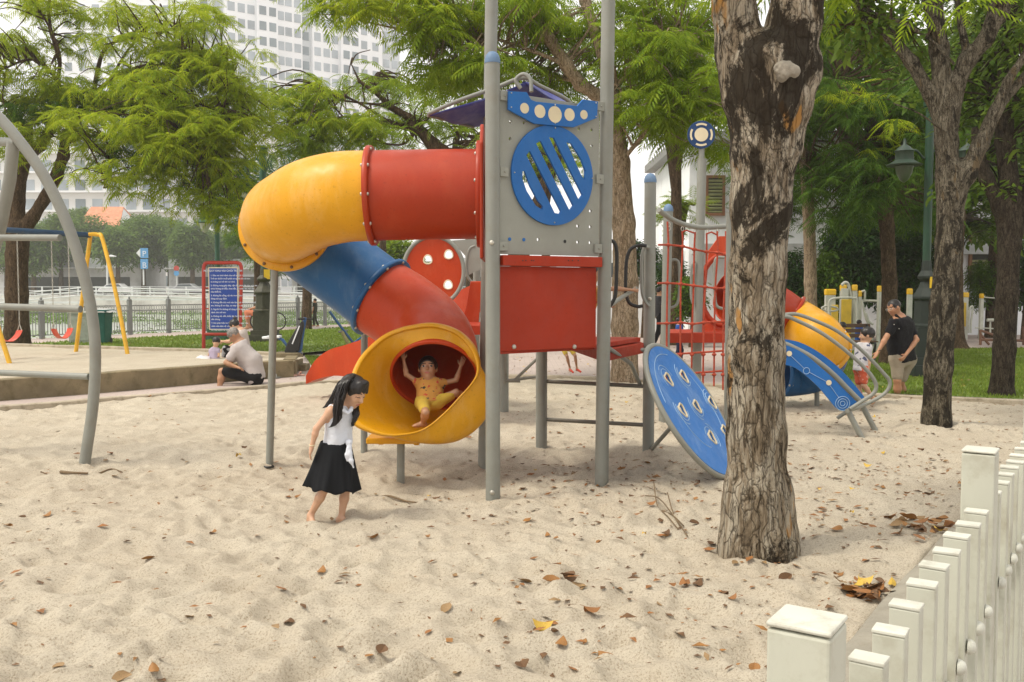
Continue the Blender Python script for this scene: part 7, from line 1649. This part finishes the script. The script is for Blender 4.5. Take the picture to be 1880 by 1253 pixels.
# ---- small background people
def simple(px, y0, y1, Y, label, shirt, pants, skin=SK2, hair=MHAIR, pose='stand', face=-1, k=None, hgt=None, arms=None, z=.05):
    """standing or sitting figure whose head top is at y0 and feet or seat at y1"""
    a_ = at(px, y0, Y); b_ = at(px, y1, Y); Ht = a_.z-b_.z; x = a_.x; zz = b_.z
    if pose == 'stand':
        k_ = Ht/1.68; P = lambda dx, dy, z_: V((x+dx*k_, Y+dy*k_, zz+z_*k_))
        J = dict(head=P(0, 0, 1.55), f=(face, .1, -.1), u=(0, 0, 1), neck=P(0, 0, 1.40), shL=P(.02, .18, 1.36), shR=P(-.02, -.18, 1.36), elL=P(.05, .24, 1.08), elR=P(.05*face, -.24, 1.08), wrL=P(.15*face, .22, .86), wrR=P(.12*face, -.22, .86),
                 hipL=P(0, .09, .88), hipR=P(0, -.09, .88), knL=P(.12*face, .1, .48), knR=P(-.04*face, -.1, .48), anL=P(.08*face, .1, .08), anR=P(-.2*face, -.1, .09), toL=P(.22*face, .1, .03), toR=P(-.06*face, -.1, .03)); pl = 1.9
    else:
        k_ = Ht/.9; P = lambda dx, dy, z_: V((x+dx*k_, Y+dy*k_, zz+z_*k_))
        J = dict(head=P(0, 0, .76), f=(face, -.2, -.3), u=(0, 0, 1), neck=P(.02, 0, .6), shL=P(0, .18, .56), shR=P(0, -.18, .56), elL=P(.12*face, .22, .3), elR=P(.12*face, -.22, .3), wrL=P(.34*face, .1, .25), wrR=P(.34*face, -.1, .25),
                 hipL=P(0, .1, .08), hipR=P(0, -.1, .08), knL=P(.44*face, .14, .14), knR=P(.44*face, -.14, .14), anL=P(.42*face, .14, -.30), anR=P(.42*face, -.14, -.30), toL=P(.56*face, .14, -.36), toR=P(.56*face, -.14, -.36)); pl = 1.4
    return person(label, J, k_, .115*k_, skin, shirt, pants, hair, .016*max(.6, k_), None, .5, None, pantlen=pl, face=False)
simple(578, 548, 600, 39.2, 'person in dark olive clothes walking along the river railing', cloth('dark_olive', (.05, .055, .04)), cloth('dark_olive_trousers', (.05, .055, .035)))
J = None
simple(481, 528, 582, 36.3, 'cyclist in an orange raincoat beside the railing, half behind the lamp pedestal', cloth('orange_raincoat', (.75, .25, .13)), cloth('orange_trousers', (.7, .25, .14)), pose='sit')
simple(1546, 590, 655, 20.8, 'person in a dark cap and grey shirt sitting on the park bench', cloth('dark_grey_shirt', (.10, .12, .12)), cloth('black_trousers', (.02, .02, .02)), pose='sit')
simple(1578, 587, 668, 21.6, 'person in a bright blue top standing behind the boy', cloth('bright_blue_top', (.02, .12, .5)), cloth('dark_jeans', (.03, .05, .1)), pose='stand', face=1)
simple(1212, 526, 640, 19.0, 'person in dark clothes standing between the posts left of the rope net', cloth('dark_grey_top', (.06, .06, .065)), cloth('black_slacks', (.015, .015, .017)), face=1)
simple(1247, 583, 668, 21.0, 'child in a blue shirt standing behind the rope net', cloth('blue_kid_shirt', (.03, .10, .38)), cloth('navy_trousers', (.015, .02, .05)), face=1)
# child on the platform holding the rail, mostly hidden by the tower
J = dict(head=at(1085, 500, 9.0), f=(.9, -.1, -.2), u=(0, 0, 1), neck=at(1080, 522, 9.0), shR=at(1096, 535, 8.85), shL=at(1082, 533, 9.1), elR=at(1128, 530, 8.9), wrR=at(1162, 533, 9.0), elL=at(1090, 555, 9.2), wrL=at(1115, 560, 9.2),
         hipR=at(1072, 585, 8.95), hipL=at(1072, 585, 9.08), knR=at(1080, 610, 8.95), knL=at(1072, 612, 9.08), anR=at(1078, 628, 8.95), anL=at(1070, 628, 9.08), toR=at(1090, 632, 8.95), toL=at(1084, 632, 9.08))
person('child in a yellow top on the tower platform, one arm reaching for the hand loop', J, .55, .105, SK2, MYT, MYP, MHAIR, .009, None, .4, None, face=False)
# someone crouching beyond the tower with red shoes
J = dict(head=at(1040, 560, 17.6), f=(.5, -.8, -.2), u=(0, 0, 1), neck=at(1040, 582, 17.6), shR=at(1028, 590, 17.5), shL=at(1054, 590, 17.6), elR=at(1022, 615, 17.5), wrR=at(1030, 635, 17.4), elL=at(1060, 615, 17.5), wrL=at(1056, 632, 17.4),
         hipR=at(1034, 640, 17.6), hipL=at(1048, 640, 17.6), knR=at(1041, 655, 17.4), knL=at(1056, 654, 17.4), anR=at(1046, 676, 17.5), anL=at(1059, 676, 17.45), toR=at(1052, 684, 17.3), toL=at(1066, 683, 17.3))
person('child standing beyond the tower, bare legs and red shoes showing under the red board', J, .5, .10, SK2, MYT, MYP, MHAIR, .01, None, .4, None, face=False, shoes=M('red_shoe', (.6, .05, .02), .5), pantlen=.7)
# ================================================================== FALLEN LEAVES
LM = [M('leaf_orange_brown', (.28, .13, .032), .6, .35, 30), M('leaf_dark_brown', (.13, .065, .025), .7, .3, 30), M('leaf_yellow', (.55, .36, .05), .6, .2, 30), M('leaf_tan', (.27, .17, .075), .7, .25, 30), M('leaf_rust', (.26, .11, .03), .65, .3, 30)]
def leaf_mesh(seed):
    r = random.Random(seed); n = 9; q = MB(); vs = []; cu1 = r.uniform(.1, .5); cu2 = r.uniform(.15, .55)*r.choice((-1, 1, 1)); tw = r.uniform(-.6, .6)
    for i in range(n):
        u = i/(n-1); w_ = .34*math.sin(PI*u**.85)**.8+.004; z = cu1*(u-.5)**2*.9
        for j in (-1, -.5, 0, .5, 1): y = w_*j; vs.append(V((u-.5, y*math.cos(tw*u)-0, z+cu2*abs(y)*1.2+y*math.sin(tw*(u-.3))+r.uniform(-.01, .01))))
    q.add(vs, [(i*5+j, (i+1)*5+j, (i+1)*5+j+1, i*5+j+1) for i in range(n-1) for j in range(4)]); q.tube([V((-.5, 0, cu1*.225)), V((-.72, .03, cu1*.3+.02))], .012, 4)
    return q
SRC = []
for i in range(10):
    o = leaf_mesh(i).build('fallen_leaf', LM[[0, 1, 2, 3, 4, 0, 1, 3, 4, 0][i]], None, True); c = np.array([0, 0, 0.0]); SRC.append(o)
rl = random.Random(21)
def leafpos():
    """more leaves towards the right and under the tower, as a place with trees overhead would have"""
    while True:
        y = rl.choice([rl.uniform(3.9, 9), rl.uniform(6, 15)]); x = rl.uniform(-.6*y, .56*y)
        if y > pit_far(x)-.15 or x > strip_x(y)-.05: continue
        den = .16+.5*max(0, min(1, (x+1.0)/3.0))+.3*(1 if y > 7.5 and x > .0 else 0)
        if rl.random() < den: return x, y
LBL = 'curled brown or yellow dead leaf lying on the sand'; 
POS = []
for c_, n_, r_ in (((gp(1588, 1100)), 26, .16), ((gp(1705, 975)), 24, .30), ((gp(1690, 990)), 10, .3), (at(1050, 1083, gp(1050, 1083).y), 4, .08)):
    for i in range(n_): a = rl.uniform(0, 2*PI); d = r_*rl.random()**.6; POS.append((c_.x+d*math.cos(a)*.8, c_.y+d*math.sin(a), rl.uniform(.075, .11), .012*rl.random()*3))
for (px, py) in ((960, 1243), (700, 1218), (1030, 1200), (997, 1172), (1083, 1146), (1330, 1097), (1017, 1082), (960, 1079), (108, 1225), (225, 1235), (590, 1060), (12, 970), (212, 883), (438, 846), (800, 910), (860, 812), (1535, 985), (1280, 1075), (1115, 1210), (1440, 1072), (1305, 1010), (1272, 975), (820, 1140), (275, 1038), (392, 982), (685, 995), (1255, 1083)):
    g_ = gp(px, py); POS.append((g_.x, g_.y, rl.uniform(.07, .105), .004))
while len(POS) < 300: x, y = leafpos(); POS.append((x, y, rl.uniform(.03, .072), .003))
PA2 = np.array(POS); ZZ = gz_arr(PA2[:, 0].copy(), PA2[:, 1].copy()); used = set()
for i, (x, y, s_, dz_) in enumerate(POS):
    j = rl.randrange(10); src = SRC[j]
    if j in used: o = src.copy(); S.collection.objects.link(o)
    else: o = src; used.add(j)
    pile = i < 60; s2 = s_*rl.uniform(.85, 1.15)
    o.location = (x, y, ZZ[i]+dz_+.006); o.scale = (s2, s2*rl.uniform(.8, 1.15), s2*rl.uniform(.7, 1.5)); o.rotation_euler = (rl.uniform(-.5, .5)*(1.6 if pile else .7), rl.uniform(-.35, .35), rl.uniform(0, 6.3))
    o['label'] = LBL; o['category'] = 'leaf'; o['group'] = 'dead leaves scattered over the sand'
for j in range(10):
    if j not in used: bpy.data.objects.remove(SRC[j])
# the countless smaller bits: leaf scraps and crumbs of bark
n = 3400; pts = [leafpos() for i in range(n)]; P = np.array(pts); ZZ = gz_arr(P[:, 0].copy(), P[:, 1].copy()); vs = []; mi = []
for i in range(n):
    s_ = rl.uniform(.006, .022)*(1+.06*max(0, pts[i][1]-7)) if i > 900 else rl.uniform(.02, .045); a = rl.uniform(0, 6.3); c, s0 = math.cos(a), math.sin(a); w_ = rl.uniform(.25, .6); x, y = pts[i]; z = ZZ[i]+.005
    for (u, v, q) in ((-1, 0, .1), (0, w_, .3), (1, 0, rl.uniform(0, .5)), (0, -w_, rl.uniform(0, .5))): vs.append((x+(u*c-v*s0)*s_, y+(u*s0+v*c)*s_, z+q*s_))
    mi.append(rl.choice((0, 1, 1, 1, 3, 4, 4)))
tag(mk('leaf_litter', vs, np.arange(n*4).reshape(-1, 4), LM, None, False, mi), 'small scraps of dry leaf scattered over the sand', 'leaf litter', kind='stuff')
# litter on the lawns and paving
n = 2600; vs = []; mi = []
for i in range(n):
    y = rl.uniform(13.5, 30); x = rl.uniform(-.5*y, .56*y)
    if y < pit_far(x)+.3 or (x < -3.9 and y < 24): continue
    z = .085 if x > 4.5 and y < 25 else (.13 if x < -2.3 and y > 23.5 else .055); s_ = rl.uniform(.02, .05); a = rl.uniform(0, 6.3); c, s0 = math.cos(a), math.sin(a)
    for (u, v, q) in ((-1, 0, .1), (0, .4, .3), (1, 0, .4), (0, -.4, .1)): vs.append((x+(u*c-v*s0)*s_, y+(u*s0+v*c)*s_, z+q*s_))
    mi.append(rl.choice((0, 3, 3, 2, 1)))
tag(mk('leaf_litter', vs, np.arange(len(mi)*4).reshape(-1, 4), LM, None, False, mi), 'small dead leaves scattered over the lawn and paving', 'leaf litter', kind='stuff')

# ================================================================== THE AIR
hz = MB(); hz.box((0, 150, 58), (520, 380, 124))
m = bpy.data.materials.new('haze'); m.use_nodes = True; t = m.node_tree; t.nodes.clear(); pv = t.nodes.new('ShaderNodeVolumePrincipled'); ou = t.nodes.new('ShaderNodeOutputMaterial')
pv.inputs['Color'].default_value = (.985, .985, .985, 1); pv.inputs['Density'].default_value = .0007; pv.inputs['Anisotropy'].default_value = .2
t.links.new(pv.outputs[0], ou.inputs['Volume'])
tag(hz.build('haze', m), 'pale even haze in the air', 'haze', kind='stuff')
